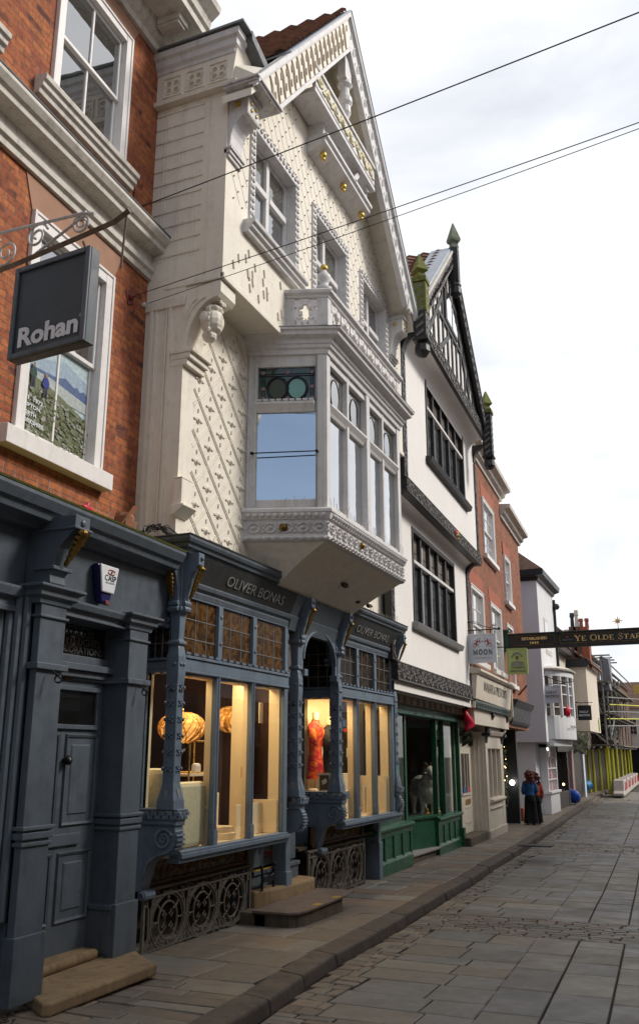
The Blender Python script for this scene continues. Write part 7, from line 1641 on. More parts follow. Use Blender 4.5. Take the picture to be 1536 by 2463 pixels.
# life-size ram in the window
s, z = TF.hit(1000, 1925, -1.25); c = TF.w(-1.02, s - .12, 0); zb = .42
t = thing('ram_figure', 'life size woolly ram figure with curled horns standing in the green shop window', 'ram figure', (c.x, c.y, zb))
d = Vector((.55, -.83, 0)).normalized(); e = Vector((-d.y, d.x, 0))      # facing the street corner and the camera
def B(f, sd, up): return c + d * f + e * sd + ZV * (zb + up)
g = G()
for f, sd, up, rr in ((0, 0, .66, .25), (-.25, 0, .66, .25), (.2, 0, .64, .25), (-.45, 0, .64, .22), (.32, 0, .56, .21), (.36, 0, .78, .19), (.42, 0, .92, .16), (.3, 0, .44, .16)): g.ball(tuple(B(f, sd, up)), rr, (1, 1, 1), 12, 8)
for f in (.25, -.42):
    for sd in (-.13, .13): g.tube([B(f, sd, .52), B(f + .02, sd, .30), B(f - .01, sd, .16), B(f + .01, sd, .04)], [.11, .065, .045, .05], 8)
g.tube([B(.42, 0, .95), B(.52, 0, 1.02), B(.66, 0, .92), B(.72, 0, .86)], [.13, .12, .075, .055], 10)
g.build('body', M['fleece'], t, smooth=True, mods=(('REMESH', {'mode': 'VOXEL', 'voxel_size': .022}),))
g = G(); g.tube([B(.50, 0, 1.03), B(.60, 0, .97), B(.72, 0, .87), B(.745, 0, .85)], [.085, .085, .062, .045], 10)
for sd in (-1, 1): g.ball(tuple(B(.56, sd * .13, .97)), .05, (1, 1, .5), 8, 5)
g.build('face', M['ramface'], t, smooth=True, mods=(('REMESH', {'mode': 'VOXEL', 'voxel_size': .012}),))
for sd in (-1, 1):
    g = G(); pts = [B(.50 + .13 * math.cos(a) - .1, sd * (.08 + .05 * k / 12), 1.03 + .13 * math.sin(a)) for k, a in [(k, R(60 + k * 26)) for k in range(13)]]; g.tube(pts, [lerp(.055, .015, k / 12) for k in range(13)], 8); g.build('horn', M['horn'], t, smooth=True)
    g = G(); g.ball(tuple(B(.62, sd * .075, 1.0)), .014, (1, 1, 1), 7, 5); g.build('eye', M['blackcloth'], t)
g = G(); g.obox(tuple(B(-.12, .25, .74)), d * .2, e * .02, ZV * .16); g.build('tartan_cloth', M['aqua'], t, bevel=.03)
for u, v, o, rr, mt, lab in ((1025, 1950, -.9, .07, 'yellow_line', 'small yellow toy on the window floor below the ram'), (1052, 1937, -.8, .07, 'gold_bright', 'small orange and white toy beside the yellow one'), (1020, 1935, -1.0, .09, 'barrier_white', 'small black and white toy by the ram leg')):
    s, z = TF.hit(u, v, o); p = TF.w(o, s, .42); g = G(); g.ball((p.x, p.y, .42 + rr), rr, (1, 1.2, 1), 8, 6); g.ball((p.x + .02, p.y - .04, .42 + rr * 2.2), rr * .6, (1, 1, 1), 8, 6); tag(g.build('soft_toy', M[mt], org=(p.x, p.y, .42), smooth=True), lab, 'toy')
# swan-like red hanging ornament at the end of the green shop
s, z = TF.hit(1121, 1737, -.1); p = TF.w(-.1, s, z); g = G(); g.tube([p + Vector((-.02, .0, .28)), p + Vector((.0, 0, .18)), p + Vector((.03, .08, .05)), p + Vector((.05, .12, -.06)), p + Vector((.02, .0, -.16)), p + Vector((.0, -.03, -.26))], [.03, .06, .11, .13, .05, .03], 8)
rb = tag(g.build('red_bow', M['redplastic'], org=p, smooth=True), 'twisted red ribbon bow hanging on the post end of the green shop', 'ornament')
g = G(); r = random.Random(2)
for k in range(60): a = r.uniform(0, 6.28); q = p + Vector((.0 + .09 * math.cos(a), .02 + .12 * math.sin(a), -.38 + r.uniform(-.18, .18))); g.obox(tuple(q), (r.uniform(.02, .06), r.uniform(-.04, .04), .02), (0, .015, .01), (.01, 0, .02))
tag(g.build('fir_sprig', M['garland'], org=p - ZV * .4), 'dark green fir sprig below the red ribbon bow', 'garland')
g = G(); q = TF.w(-.2, TF.hit(1118, 1690, -.2)[0], 2.9); g.lathe([(.07, 0), (.08, -.08), (.03, -.16), (.11, -.2), (.11, -.3)], tuple(q), 10); tag(g.build('bracket_lamp', M['iron'], org=q), 'small dark bracket lamp above the red bow', 'lamp')
# ------------------------------------------------------------------ brick houses with the cream shop and the dark shop
WF = Frame(-5.09, 21.7, 2.5)
BH = thing('brick_terrace', 'red brick fronts with white sashes above a cream shop and a dark shop', 'house', (-5.2, 26.5, 0))
def wb(g, name, mat, parent=BH, **k): g.xf(WF.M); return g.build(name, mat, parent, **k)
wins = [(2.95, 4.95, 7.38, 9.1), (6.75, 8.0, 6.62, 8.15), (.5, 2.35, 4.15, 6.08), (3.5, 5.4, 4.15, 6.06), (6.5, 7.8, 3.95, 5.85)]
g = G(); g.wall((0, .25, 2.6), (0, 1, 0), (0, 0, 1), (1, 0, 0), 6.25, 7.5, [(a - .25, b - .25, c - 2.6, d - 2.6) for a, b, c, d in wins if b < 6.4], .1); g.box(-4, -.12, .25, 6.5, 2.6, 10); wb(g, 'brick_wall', M['brick_far'], recalc=False)
g = G(); g.wall((-.02, 6.5, 2.6), (0, 1, 0), (0, 0, 1), (1, 0, 0), 4.3, 6.9, [(a - 6.5, b - 6.5, c - 2.6, d - 2.6) for a, b, c, d in wins if b > 6.4 and a > 6.5], .1); g.box(-4, -.14, 6.5, 10.8, 2.6, 9.4); g.box(-5, -4, .25, 10.8, -.5, 9); wb(g, 'brick_wall', M['brick_far'], recalc=False)
for a, b, c, d in wins:
    sash_window(BH, WF.M, 'sash_window', a, b, c, d, 0, M['white'], M['glass_far'], vbars=2 if b - a > 1.5 else 1, arch_w=.10, hb=(1, 1))
    sill(BH, WF.M, a - .1, b + .1, c - .14, c, .12, M['white'])
    if b < 6.4 or c > 6: g = G(); g.px([(a - .05, d), (b + .05, d), (b + .16, d + .42), (a - .16, d + .42)], -.05, .012); wb(g, 'flat_arch', M['redpaint'])
cp_ = [(-.2, 0), (.05, 0), (.06, .10), (.16, .14), (.18, .26), (.34, .30), (.36, .42), (-.2, .46)]
for s0, s1, z in ((.2, 6.85, 9.95), (6.45, 11.0, 9.35)):
    g = G(); g.py([(o, z + h) for o, h in cp_], s0, s1); wb(g, 'eaves_cornice', M['stone_white'], bevel=.006)
for k in range(3):
    g = G(); g.box(-.02, .02, .6 + 2.2 * k, .9 + 2.2 * k, 6.5, 6.58)
# cream shop: fascia, fretted frieze, black brackets, door and window
wk = M['walker']
g = G(); g.hexa([(-.1, .0, 3.12), (.12, .0, 3.12), (.12, 5.6, 3.08), (-.1, 5.6, 3.08), (-.1, .0, 3.72), (.18, .0, 3.72), (.18, 5.6, 3.70), (-.1, 5.6, 3.70)]); fs = wb(g, 'shop_fascia', wk, bevel=.01)
g = G(); g.py([(-.1, 3.72), (.22, 3.72), (.28, 3.78), (.28, 3.84), (-.1, 3.90)], -.05, 5.75); wb(g, 'fascia_cornice', wk, fs, bevel=.006)
o0 = WF.w(.142, .95, 3.42); U = (WF.w(0, 1, 0) - WF.w(0, 0, 0)).normalized(); text(fs, 'lettering', "WALKER & PRESTON'S", M['letter_dark'], o0 + ZV * -.06 + Vector((.014, 0, 0)), U, (.06 * U.y, .06 * -U.x, 1), 3.7, .24, bold=-.026, depth=.008)
g = G(); g.box(-.1, .10, .0, 5.6, 2.90, 3.06); g.box(-.13, .03, .2, 5.7, 2.52, 2.895)
wb(g, 'frieze_board', wk, fs); g = G(); 
for k in range(24): s = .15 + .225 * k; g.tube(oval((.112, s, 2.98), YV, ZV, .075, .085, 10), .02, 5, closed=True); g.ball((.112, s + .11, 2.93), .022, (1, 1, 1), 6, 4)
g.box(.10, .115, .0, 5.6, 3.06, 3.085); wb(g, 'fretted_frieze', paint('grey_green_fretwork', (.10, .13, .12, 1), .6, .2, 6, 0), fs)
for s in (2.75, 5.35):
    g = G(); g.py([(-.3, 2.88), (.10, 2.88), (.10, 2.80), (-.02, 2.62), (-.10, 2.35), (-.14, 2.10), (-.3, 2.10)], s - .12, s + .12); g.box(-.3, -.02, s - .16, s + .16, 2.28, 2.36); wb(g, 'console', M['darkshop'], fs, bevel=.01)
g = G(); g.box(-.5, -.16, 2.62, 5.5, 1.95, 2.9); g.py([(-.5, 2.30), (-.10, 2.30), (-.04, 2.42), (-.5, 2.5)], 2.9, 5.2); g.box(-.9, -.55, -.1, 2.7, 2.15, 2.9); g.box(-.5, -.16, 2.62, 2.95, -.36, 2.0); g.box(-.5, -.16, 5.05, 5.5, -.36, 2.0); g.box(-.5, -.17, 2.9, 5.1, -.36, .52)
g.py([(-.3, .52), (-.12, .52), (-.06, .58), (-.06, .63), (-.3, .66)], 2.95, 5.1); g.py([(-.3, .36), (-.13, .36), (-.11, .40), (-.3, .44)], 3.0, 5.05); g.box(-.6, -.55, -.1, 2.7, -.1, 2.2); g.hexa([(-.62, 2.35, -.3), (-.2, 2.62, -.3), (-.2, 2.7, -.3), (-.62, 2.7, -.3), (-.62, 2.35, 2.4), (-.2, 2.62, 2.4), (-.2, 2.7, 2.4), (-.62, 2.7, 2.4)])
for k in range(4): g.obox((-.55 + .1 * k, 2.40 + .065 * k, 1.0), (.02, 0, 0), (0, .02, 0), (0, 0, 1.25))
g.box(-.28, -.17, 3.55, 3.62, .66, 1.95); g.box(-.28, -.17, 4.3, 4.36, .66, 1.95)
sw = wb(g, 'cream_shopfront', wk, bevel=.012)
g = G(); g.box(-.5, -.13, 2.6, 5.52, -.42, -.14); wb(g, 'plinth', M['walker_plinth'], sw, bevel=.015)
g = G(); g.box(-.27, -.26, 2.95, 5.05, .6, 1.98); wb(g, 'shop_pane', glossmix('draped_pane', (.42, .38, .30, 1), .12, .06), sw)
g = G(); g.box(-.255, -.25, 3.05, 3.75, 1.62, 1.95); g2 = wb(g, 'window_notice', M['barrier_white'], sw); g = G()
for k in range(4): g.box(-.249, -.246, 3.3, 3.6, 1.68 + .065 * k, 1.70 + .065 * k)
wb(g, 'notice_lettering', M['letter_dark'], sw)
X = -.55; g = G(); g.box(X - .02, X + .04, .72, 2.25, -.12, 2.05); dr = wb(g, 'shop_door', wk, bevel=.01)
g = G(); g.box(X + .03, X + .045, 1.0, 2.0, .85, 1.82); wb(g, 'door_glass', M['glass_dark'], dr); g = G(); g.box(X + .045, X + .055, 1.32, 1.36, .85, 1.82); g.box(X + .045, X + .055, 1.66, 1.70, .85, 1.82); g.box(X + .04, X + .07, .95, 2.05, .80, .85); wb(g, 'glazing_bar', wk, dr)
g = G(); g.box(X + .04, X + .06, 1.35, 1.95, .58, .70); wb(g, 'letter_plate', M['goldbrass'], dr); g = G(); g.box(X + .04, X + .052, 1.3, 2.0, .12, .16); g.box(X + .04, X + .052, 1.3, 2.0, .48, .51); wb(g, 'panel_moulding', wk, dr)
g = G(); g.box(X + .05, X + .056, 1.08, 1.45, .86, 1.0); wb(g, 'door_sticker', M['notice'], dr); g = G(); g.box(X + .05, X + .056, 1.72, 1.98, .86, 1.0); wb(g, 'door_sticker', M['redcloth'], dr)
g = G(); g.box(X - .02, X + .03, .9, 2.1, 2.1, 2.45); wb(g, 'fanlight', M['glass_dark'], sw)
g = G(); g.box(-.75, -.2, .3, 2.7, -.5, -.13); wb(g, 'door_step', M['limestone_side'], sw, bevel=.02)
g = G(); g.tube([(.14, 5.75, 3.9), (.14, 5.75, 2.9), (-.05, 5.78, 2.7), (-.12, 5.72, 2.45), (-.2, 5.3, 2.3)], .045, 8); wb(g, 'downpipe', M['walker'])
# dark grey shop
dk = M['darkshop']
g = G(); g.py([(-.6, 2.62), (-.05, 2.62), (.0, 2.68), (.06, 2.72), (.10, 2.80), (.16, 3.2), (.26, 3.34), (.30, 3.44), (-.6, 3.50)], 6.1, 10.2); df = wb(g, 'dark_fascia', dk, bevel=.01)
g = G(); g.box(-.9, -.5, 5.65, 5.85, -.45, 2.6); g.box(-.9, -.3, 9.3, 9.55, -.45, 2.7); g.box(-.9, -.35, 5.7, 6.9, -.45, .25); g.py([(-.9, .22), (-.33, .22), (-.30, .30), (-.9, .32)], 5.68, 6.95); g.box(-1.1, -.9, 6.9, 9.4, -.45, .1); ds = wb(g, 'dark_shopfront', dk, bevel=.01)
g = G(); g.box(-.55, -.54, 5.8, 6.9, .3, 2.6); g.box(-1.0, -.99, 6.9, 9.4, .1, 2.6); wb(g, 'shop_glass', M['glass_dark'], ds)
r = random.Random(19); g = G(); b = G(); w = G()
for k in range(420):
    s = 7.3 + r.uniform(-.25, .25) + (1.6 if k % 3 == 0 else 0); z = r.uniform(.2, 2.55); q = (-.72 + r.uniform(-.1, .1), s, z); g.obox(q, (r.uniform(.02, .05), r.uniform(-.06, .06), r.uniform(-.03, .03)), (.01, r.uniform(.02, .06), r.uniform(-.05, .05)), (0, .01, .02))
    if k % 14 == 0: b.ball((q[0] + .06, s, z), .016, (1, 1, 1), 6, 4)
g.xf(WF.M); b.xf(WF.M); gl = tag(g.build('fir_garland', M['garland'], org=WF.w(-.7, 7.5, .2)), 'leafy garland with warm fairy lights around the dark grey shop window', 'garland'); b.build('fairy_lights', M['bulb'], gl)
g = G(); q = WF.w(-.45, *WF.hit(1231, 1883, -.45)); g.ball(tuple(q), .085, (1, 1, 1), 10, 6); tag(g.build('spot_lamp', M['spot'], org=q), 'bright round lamp glowing in the dark shop window', 'lamp')
g = G(); q = WF.w(-.5, *WF.hit(1237, 1757, -.5)); g.ball(tuple(q), .12, (1, 1, .8), 8, 5); tag(g.build('yellow_bow', M['gold_bright'], org=q), 'yellow bow at the top of the garland by the dark shop', 'ornament')
g = G(); q = WF.w(-.5, *WF.hit(1252, 1960, -.5)); g.box(q.x - .2, q.x + .15, q.y - .3, q.y + .3, ground(q.y), ground(q.y) + .42); tag(g.build('brick_pier', M['redpaint'], org=(q.x, q.y, -.42)), 'low reddish block at the doorway beside the standing people', 'block')
g = G(); a = WF.w(.0, *WF.hit(1247, 1672, 0)); g.tube([a, a + Vector((.28, .0, .3))], .03, 5); tag(g.build('flag_pole', M['red_iron'], org=a), 'short rusty angled pole stub on the brick wall above the dark fascia', 'pole')

# ------------------------------------------------------------------ white rendered house with a bow window
WH = thing('white_house', 'tall white rendered house with side wall greyed for shade, dark eaves and a rounded bow window', 'house', (-5.6, 36.5, -.42))
x0, x1, ya, yb = -7.6, -5.38, 35.0, 39.2
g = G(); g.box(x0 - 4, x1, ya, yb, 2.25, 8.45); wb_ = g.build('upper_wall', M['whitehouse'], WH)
g = G(); g.box(x0 - 4, x1 - .01, ya - .012, ya + .05, 2.25, 8.45); g.build('side_wall', M['whitehouse_shaded'], WH)
g = G(); g.box(x0 - 4, -5.9, ya + .3, yb, -.5, 2.25); g.build('ground_floor_wall', M['whitehouse'], WH)
g = G(); g.sweep([(x0 - 1, ya), (x1, ya), (x1, yb)], [(-.1, 8.45), (.06, 8.45), (.10, 8.55), (.30, 8.62), (.34, 8.82), (-.1, 8.86)]); g.build('eaves', M['darkshop'], WH, bevel=.01)
g = G(); g.hexa([(x0 - 4, ya - .3, 8.86), (x1 + .3, ya - .3, 8.86), (x1 + .3, yb + .2, 8.86), (x0 - 4, yb + .2, 8.86), (x0 - 3, ya - .28, 12.2), (x1 - 2.9, ya + 1.5, 11.6), (x1 - 2.9, yb, 11.6), (x0 - 3, yb + .2, 12.2)]); g.build('hipped_roof', M['tile_far'], WH)
g = G(); g.tube([(x1 + .06, yb - .1, 8.3), (x1 + .06, yb - .1, 2.4)], .06, 6); g.ball((x1 + .15, yb - .1, 8.0), .14); g.build('downpipe', M['darkshop'], WH)
for u0, v0, u1, v1 in ((1306, 1486, 1318, 1530), (1312, 1560, 1326, 1575)):
    a = PX(u0, v0, x1); b = PX(u1, v1, x1); g = G(); g.box(x1 - .05, x1 + .02, a[0], b[0], min(a[1], b[1]) - .1, max(a[1], b[1])); g.build('casement', M['stone_white'], WH, bevel=.01)
    g = G(); g.box(x1 + .02, x1 + .025, a[0] + .12, b[0] - .12, min(a[1], b[1]), max(a[1], b[1]) - .1); g.build('pane', M['glass_far'], WH)
bowp = [(x1 - .02, 35.5)] + [(x1 + .78 * math.sin(R(a)), 37.4 - 1.9 * math.cos(R(a))) for a in range(18, 164, 12)] + [(x1 - .02, 39.3)]
g = G(); g.pz(bowp, 2.35, 3.25); g.pz([(lerp(x1, p[0], 1.05), p[1]) for p in bowp], 4.75, 4.98); g.pz([(lerp(x1, p[0], .7), p[1]) for p in bowp], 2.1, 2.35)
for p in bowp[1:-1:2]: g.obox((p[0] - .05, p[1], 4.0), (.07, 0, 0), (0, .09, 0), (0, 0, .78))
bw_ = g.build('bow_window', M['whitehouse'], WH, bevel=.02)
g = G(); g.pz([(lerp(x1, p[0], .9), p[1]) for p in bowp], 3.25, 4.75); g.build('bow_glass', glossmix('bow_pane', (.12, .09, .06, 1), .12, .06), bw_)
g = G(); g.sweep(bowp, [(-.05, 4.98), (.12, 4.99), (.14, 5.05), (-.05, 5.14)]); g.build('bow_lead', M['stone_white'], bw_)
g = G()
for z in (3.55, 4.05, 4.4): g.sweep([(lerp(x1, p[0], .92), p[1]) for p in bowp], [(-.03, z), (.03, z), (.03, z + .04), (-.03, z + .04)])
g.build('glazing_bar', M['whitehouse'], bw_)
g = G(); p = Vector((-4.72, 36.4, 3.42)); g.ball(tuple(p), .2, (.6, 1, 1), 8, 6); g.build('red_bow', M['redplastic'], bw_)
for v, n in ((1742, 'lettering'), (1748, 'lettering')):
    g = G(); 
a = PX(1297, 1750, -4.75); text(bw_, 'lettering', 'MOLLY BROWNS', M['letter_ghost'], (-4.64, 36.3, 2.8), (.12, 1, 0), (0, 0, 1), 1.1, .09)
# ground floor: small paned pink window
g = G(); g.box(-5.95, -5.55, 36.2, 38.6, -.42, .35); g.box(-5.9, -5.48, 36.1, 38.7, .33, .42); g.box(-5.9, -5.6, 36.2, 36.35, .42, 2.2); g.box(-5.9, -5.6, 38.45, 38.6, .42, 2.2); g.box(-5.9, -5.6, 36.2, 38.6, 2.05, 2.25)
for k in (1, 2): y = lerp(36.3, 38.5, k / 3); g.box(-5.66, -5.61, y - .03, y + .03, .42, 2.1)
for k in range(1, 4): z = lerp(.42, 2.1, k / 4); g.box(-5.66, -5.61, 36.3, 38.5, z - .025, z + .025)
pw = g.build('paned_shop_window', M['whitehouse'], WH, bevel=.012)
g = G(); g.box(-5.75, -5.72, 36.3, 38.5, .42, 2.1); g.build('shop_pane', swirl('pink_window_display', [(.35, (.35, .22, .20, 1)), (.5, (.55, .42, .40, 1)), (.6, (.60, .03, .12, 1)), (.75, (.20, .06, .09, 1))], 2.2, .6, .4, 0, 3), pw)
g = G(); g.ball((-5.65, 36.6, 2.0), .06); tag(g.build('spot_lamp', M['spot'], org=(-5.65, 36.6, 2)), 'small lit spot lamp over the pink paned window', 'lamp')

# ------------------------------------------------------------------ farther houses
def house(label, x, ya, yb, z0, z1, mat, roof=None, side=None, jet=.5, gf=None, zg=2.2, name='rendered_house'):
    t = thing(name, label, 'house', (x, (ya + yb) / 2, -.42)); g = G(); g.box(x - 6, x, ya, yb, zg, z1); g.build('upper_wall', mat, t)
    g = G(); g.box(x - 6, x - jet, ya + .1, yb - .05, -.6, zg); g.build('ground_floor', gf or M['brownshop'], t)
    if roof:
        rg = G(); n = 14
        for k in range(n): a, b = k / n, (k + 1) / n; rg.hexa([(x + .3 - 3.4 * a, ya - .15, z1 + roof * a), (x + .3 - 3.4 * b, ya - .15, z1 + roof * b), (x + .3 - 3.4 * b, yb + .1, z1 + roof * b), (x + .3 - 3.4 * a, yb + .1, z1 + roof * a), (x + .3 - 3.4 * a, ya - .15, z1 + roof * a + .12), (x + .3 - 3.4 * b, ya - .15, z1 + roof * b + .05), (x + .3 - 3.4 * b, yb + .1, z1 + roof * b + .05), (x + .3 - 3.4 * a, yb + .1, z1 + roof * a + .12)])
        rg.add([(x, ya, z1), (x - 6, ya, z1), (x - 3.1, ya, z1 + roof)], [(0, 1, 2)]); rg.build('tiled_roof', M['tile_far'], t)
    return t
A = house('pale cream rendered house with narrow dark windows, next to the white house', -5.85, 39.4, 45.5, 0, 6.6, M['creamfar'], 3.0)
for y0, y1, z0, z1 in ((40.6, 41.3, 4.2, 6.3), (40.6, 41.3, 2.3, 3.9), (42.4, 43.0, 2.2, 3.8), (44.3, 45.1, 2.3, 3.6)):
    g = G(); g.box(-5.85, -5.81, y0, y1, z0, z1); w = g.build('window', M['white'], A, bevel=.02); g = G(); g.box(-5.815, -5.80, y0 + .12, y1 - .12, z0 + .12, z1 - .12); g.build('pane', M['glass_dark'], w)
    for sg in (-1, 1):
        g = G(); y = y0 - .2 if sg < 0 else y1 + .2; g.box(-5.84, -5.80, y - .16, y + .16, z0, z1); g.build('shutter', M['darkshop'], w)
g = G(); g.py([(-6.2, 6.45), (-5.5, 6.45), (-5.45, 6.65), (-6.2, 6.7)], 39.4, 45.5); g.build('eaves_gutter', M['brownshop'], A)
B_ = house('taller cream house whose blank side wall faces up the street', -4.95, 46, 51, 0, 6.15, M['creamfar'], 2.6, zg=2.9, jet=1.2)
g = G(); g.box(-5.9, -4.8, 45.85, 46.1, 6.0, 6.4); g.build('eaves_gutter', M['darkshop'], B_)
C_ = house('brown brick house with a steep tiled roof behind the scaffolding', -5.95, 51.5, 89, 0, 7.6, paint('dark_brick_far', (.15, .085, .065, 1), .9, .3, 3, .2), 3.0, gf=M['brownshop'])
for k in range(5):
    for z in (3.4, 5.6): g = G(); y = 54 + 4.5 * k; g.box(-5.97, -5.92, y, y + 1.3, z, z + 1.4); w = g.build('window', M['white'], C_, bevel=.02); g = G(); g.box(-5.93, -5.91, y + .1, y + 1.2, z + .1, z + 1.3); g.build('pane', M['glass_dark'], w)
# chimneys
for u, v, w, h, mt, pots, lab in ((1375, 1512, .5, 1.1, 'darkshop', 1, 'single dark chimney pot on the ridge right of the white house'), (1386, 1512, .5, 1.3, 'creamfar', 1, 'pale chimney pot with a cowl beside the dark pot'), (1362, 1528, .45, 1.0, 'creamfar', 0, 'narrow cream chimney stack between two brown roofs'), (1403, 1512, .6, .7, 'redpaint', 2, 'short red chimney stack with two pots')):
    Y = 49.; x, z = PY(u, v, Y); t = thing('chimney', lab, 'chimney', (x, Y, z - .4), 'chimneys on the far roofs'); w *= .7; h *= .75; g = G(); g.box(x - w / 2, x + w / 2, Y, Y + .6, z - 2.2, z + (.1 if pots else h * .4)); g.build('stack', M[mt if pots == 2 or not pots else 'tile_far'], t)
    for k in range(pots): g = G(); q = x + (k - (pots - 1) / 2) * .3; g.lathe([(.11, 0), (.09, h * .7), (.13, h * .72), (.11, h)], (q, Y + .3, z + .05), 8); g.build('pot', M[mt], t)
# coloured panels and doors under the far houses
for u0, v0, u1, v1, Y, mt, lab, nm in ((1358, 1805, 1383, 1935, 45.4, 'pinkpanel', 'dusty pink shop panel right of the dark shop doorway', 'shop_panel'), (1378, 1800, 1394, 1915, 50, 'lime_hot', 'bright lime green shop panel beside the pink one', 'shop_panel'), (1396, 1815, 1408, 1900, 52, 'signwhite', 'pale grey shop panel right of the lime green one', 'shop_panel')):
    a = PY(u0, v0, Y); b = PY(u1, v1, Y); g = G(); g.box(a[0], b[0], Y - .15, Y + .5, -.5, a[1]); tag(g.build(nm, M[mt], org=(a[0], Y, -.42), bevel=.01), lab, 'shop panel', 'shop panels down the street')
# dark shop between the white house and the pink panel
g = G(); g.box(-6.1, -5.75, 39.5, 39.8, -.45, 2.1); g.box(-6.1, -5.7, 42.5, 42.9, -.45, 2.1); g.box(-6.1, -5.65, 39.5, 43, 1.9, 2.3); g.box(-6.1, -5.72, 39.6, 42.8, -.45, .25)
t = thing('dark_shopfront', 'low dark brown shopfront under the pale cream house, with a gold band', 'shopfront', (-5.9, 41, -.42)); g.build('frame', M['brownshop'], t, bevel=.02); g = G(); g.box(-5.72, -5.68, 42.55, 42.85, .95, 1.15); g.build('gold_band', M['gold'], t); g = G(); g.ball((-5.7, 40.9, .55), .05); g.build('lamp', M['bulb'], t)
g = G(); g.box(-5.95, -5.93, 39.8, 42.5, .25, 1.9); g.build('shop_glass', M['glass_dark'], t)
EH = thing('end_house', 'cream house with a white sash window closing the view above a dark archway', 'house', (-4, 90, -.42))
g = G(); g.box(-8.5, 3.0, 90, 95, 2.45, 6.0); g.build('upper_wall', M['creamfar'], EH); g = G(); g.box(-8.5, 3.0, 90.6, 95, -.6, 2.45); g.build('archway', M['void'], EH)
g = G(); g.hexa([(-8.8, 89.7, 6.0), (3.2, 89.7, 6.0), (3.2, 95, 6.0), (-8.8, 95, 6.0), (-8.8, 92.3, 8.6), (3.2, 92.3, 8.6), (3.2, 92.6, 8.6), (-8.8, 92.6, 8.6)]); g.build('tiled_roof', M['tile_far'], EH)
g = G(); g.box(-6.25, -5.45, 89.93, 90.02, 3.55, 5.15); w = g.build('sash_window', M['white'], EH, bevel=.02); g = G()
for i in range(2):
    for j in range(4): g.box(-6.15 + .36 * i, -5.85 + .36 * i, 89.9, 89.93, 3.65 + .36 * j, 3.97 + .36 * j)
g.build('pane', M['glass_dark'], w)
g = G(); g.box(-7.4, -4.0, 84, 84.3, 3.2, 3.5)
# ------------------------------------------------------------------ scaffolding
SCF = thing('scaffolding', 'tangled grey scaffolding with yellow wrapped lower poles and dark boards, further down the street', 'scaffolding', (-5.6, 60, -.42))
r = random.Random(41)
sy = [55.3, 56.8, 58.4, 60.2, 62.5, 66, 71, 77]; sxs = [-5.8, -5.4, -4.95]
for x, y, h in ((-6.4, 57, 8.6), (-6.28, 58.4, 8.3), (-6.1, 60.5, 8.9), (-5.93, 62.8, 7.6), (-5.05, 55.1, 7.4), (-4.88, 55.8, 6.6), (-4.96, 59.6, 7.8), (-5.22, 66.3, 6.9), (-5.39, 71.6, 7.2), (-5.54, 76.8, 6.6), (-5.76, 82.7, 6.9)):
    g = G(); g.tube([(x, y, -.42), (x, y, h)], .06, 6); g.build('pole', M['steel'], SCF)
    g = G(); g.tube([(x, y, -.41), (x, y, 2.25)], .085, 6); g.build('yellow_sleeve', M['yellowwrap'], SCF)
for z in (2.2, 4.0, 5.8, 7.4):
    for x in sxs: g = G(); g.tube([(x, 54.6, z), (x, 78, z)], .05, 6); g.build('ledger', M['steel'], SCF)
    for y in sy[:4]: g = G(); g.tube([(-6.9 if y < 56 else -5.95, y, z + .1), (-4.5, y, z + .1)], .05, 6); g.build('transom_tube', M['steel' if y != 57.6 else 'yellowwrap'], SCF)
for a, b in (((-6.7, 55.2, 7.4), (-4.95, 55.2, 5.8)), ((-4.95, 55.3, 7.2), (-4.95, 70, 4.2)), ((-4.95, 55.3, 2.2), (-4.95, 60, 4.0)), ((-6.7, 55.2, 4.0), (-4.95, 55.2, 2.3)), ((-5.75, 55.1, 5.6), (-5.2, 55.1, 4.1))): g = G(); g.tube([a, b], .05, 6); g.build('brace', M['steel'], SCF)
for z in (2.3, 4.1, 5.9):
    for k in range(3): g = G(); g.box(-5.95 + .42 * k, -5.56 + .42 * k, 55.0, 77.5, z, z + .06); g.build('board', M['plank'], SCF)
g = G()
for k in range(420):
    z = r.choice((2.6, 4.3, 4.5, 3.4, 5.0)) + r.uniform(-.4, .5); g.obox((r.uniform(-6.8, -5.0), r.uniform(55.2, 62), z), (r.uniform(.05, .3), 0, r.uniform(-.1, .1)), (0, r.uniform(.05, .4), 0), (0, 0, r.uniform(.02, .12)))
o = g.build('debris_netting', M['debris'], SCF); o['kind'] = 'stuff'
for (u0, v0, u1, v1, mt, nm) in ((1425, 1640, 1468, 1660, 'sheeting', 'sheeting'), (1405, 1775, 1480, 1800, 'debris', 'netting'), (1440, 1580, 1470, 1640, 'sheeting', 'sheeting'), (1395, 1690, 1420, 1735, 'brownshop', 'netting')):
    a = PY(u0, v0, 55.6); b = PY(u1, v1, 55.6); g = G(); g.hexa([(a[0], 55.6, b[1]), (b[0], 55.6, b[1]), (b[0], 56.4, b[1]), (a[0], 56.4, b[1]), (a[0] + .1, 55.5, a[1]), (b[0] - .1, 55.7, a[1] - .15), (b[0], 56.2, a[1]), (a[0], 56.4, a[1])]); g.build(nm, M[mt], SCF)
for k in range(5): g = G(); z = 3.4 + .42 * k; g.tube([(-5.0, 55.4 + k * .1, z), (-3.4, 60 + k * .3, z + .12)], .035, 6); g.build('guard_rail', M['yellowwrap' if k % 2 else 'steel'], SCF)
a = PY(1522, 1648, 58); b = PY(1560, 1668, 58); g = G(); g.box(a[0], b[0], 57.95, 58.0, b[1], a[1]); tag(g.build('site_sign', M['gold_bright'], org=(a[0], 58, b[1])), 'yellow rectangular site sign on the scaffolding rails at the right edge', 'sign')
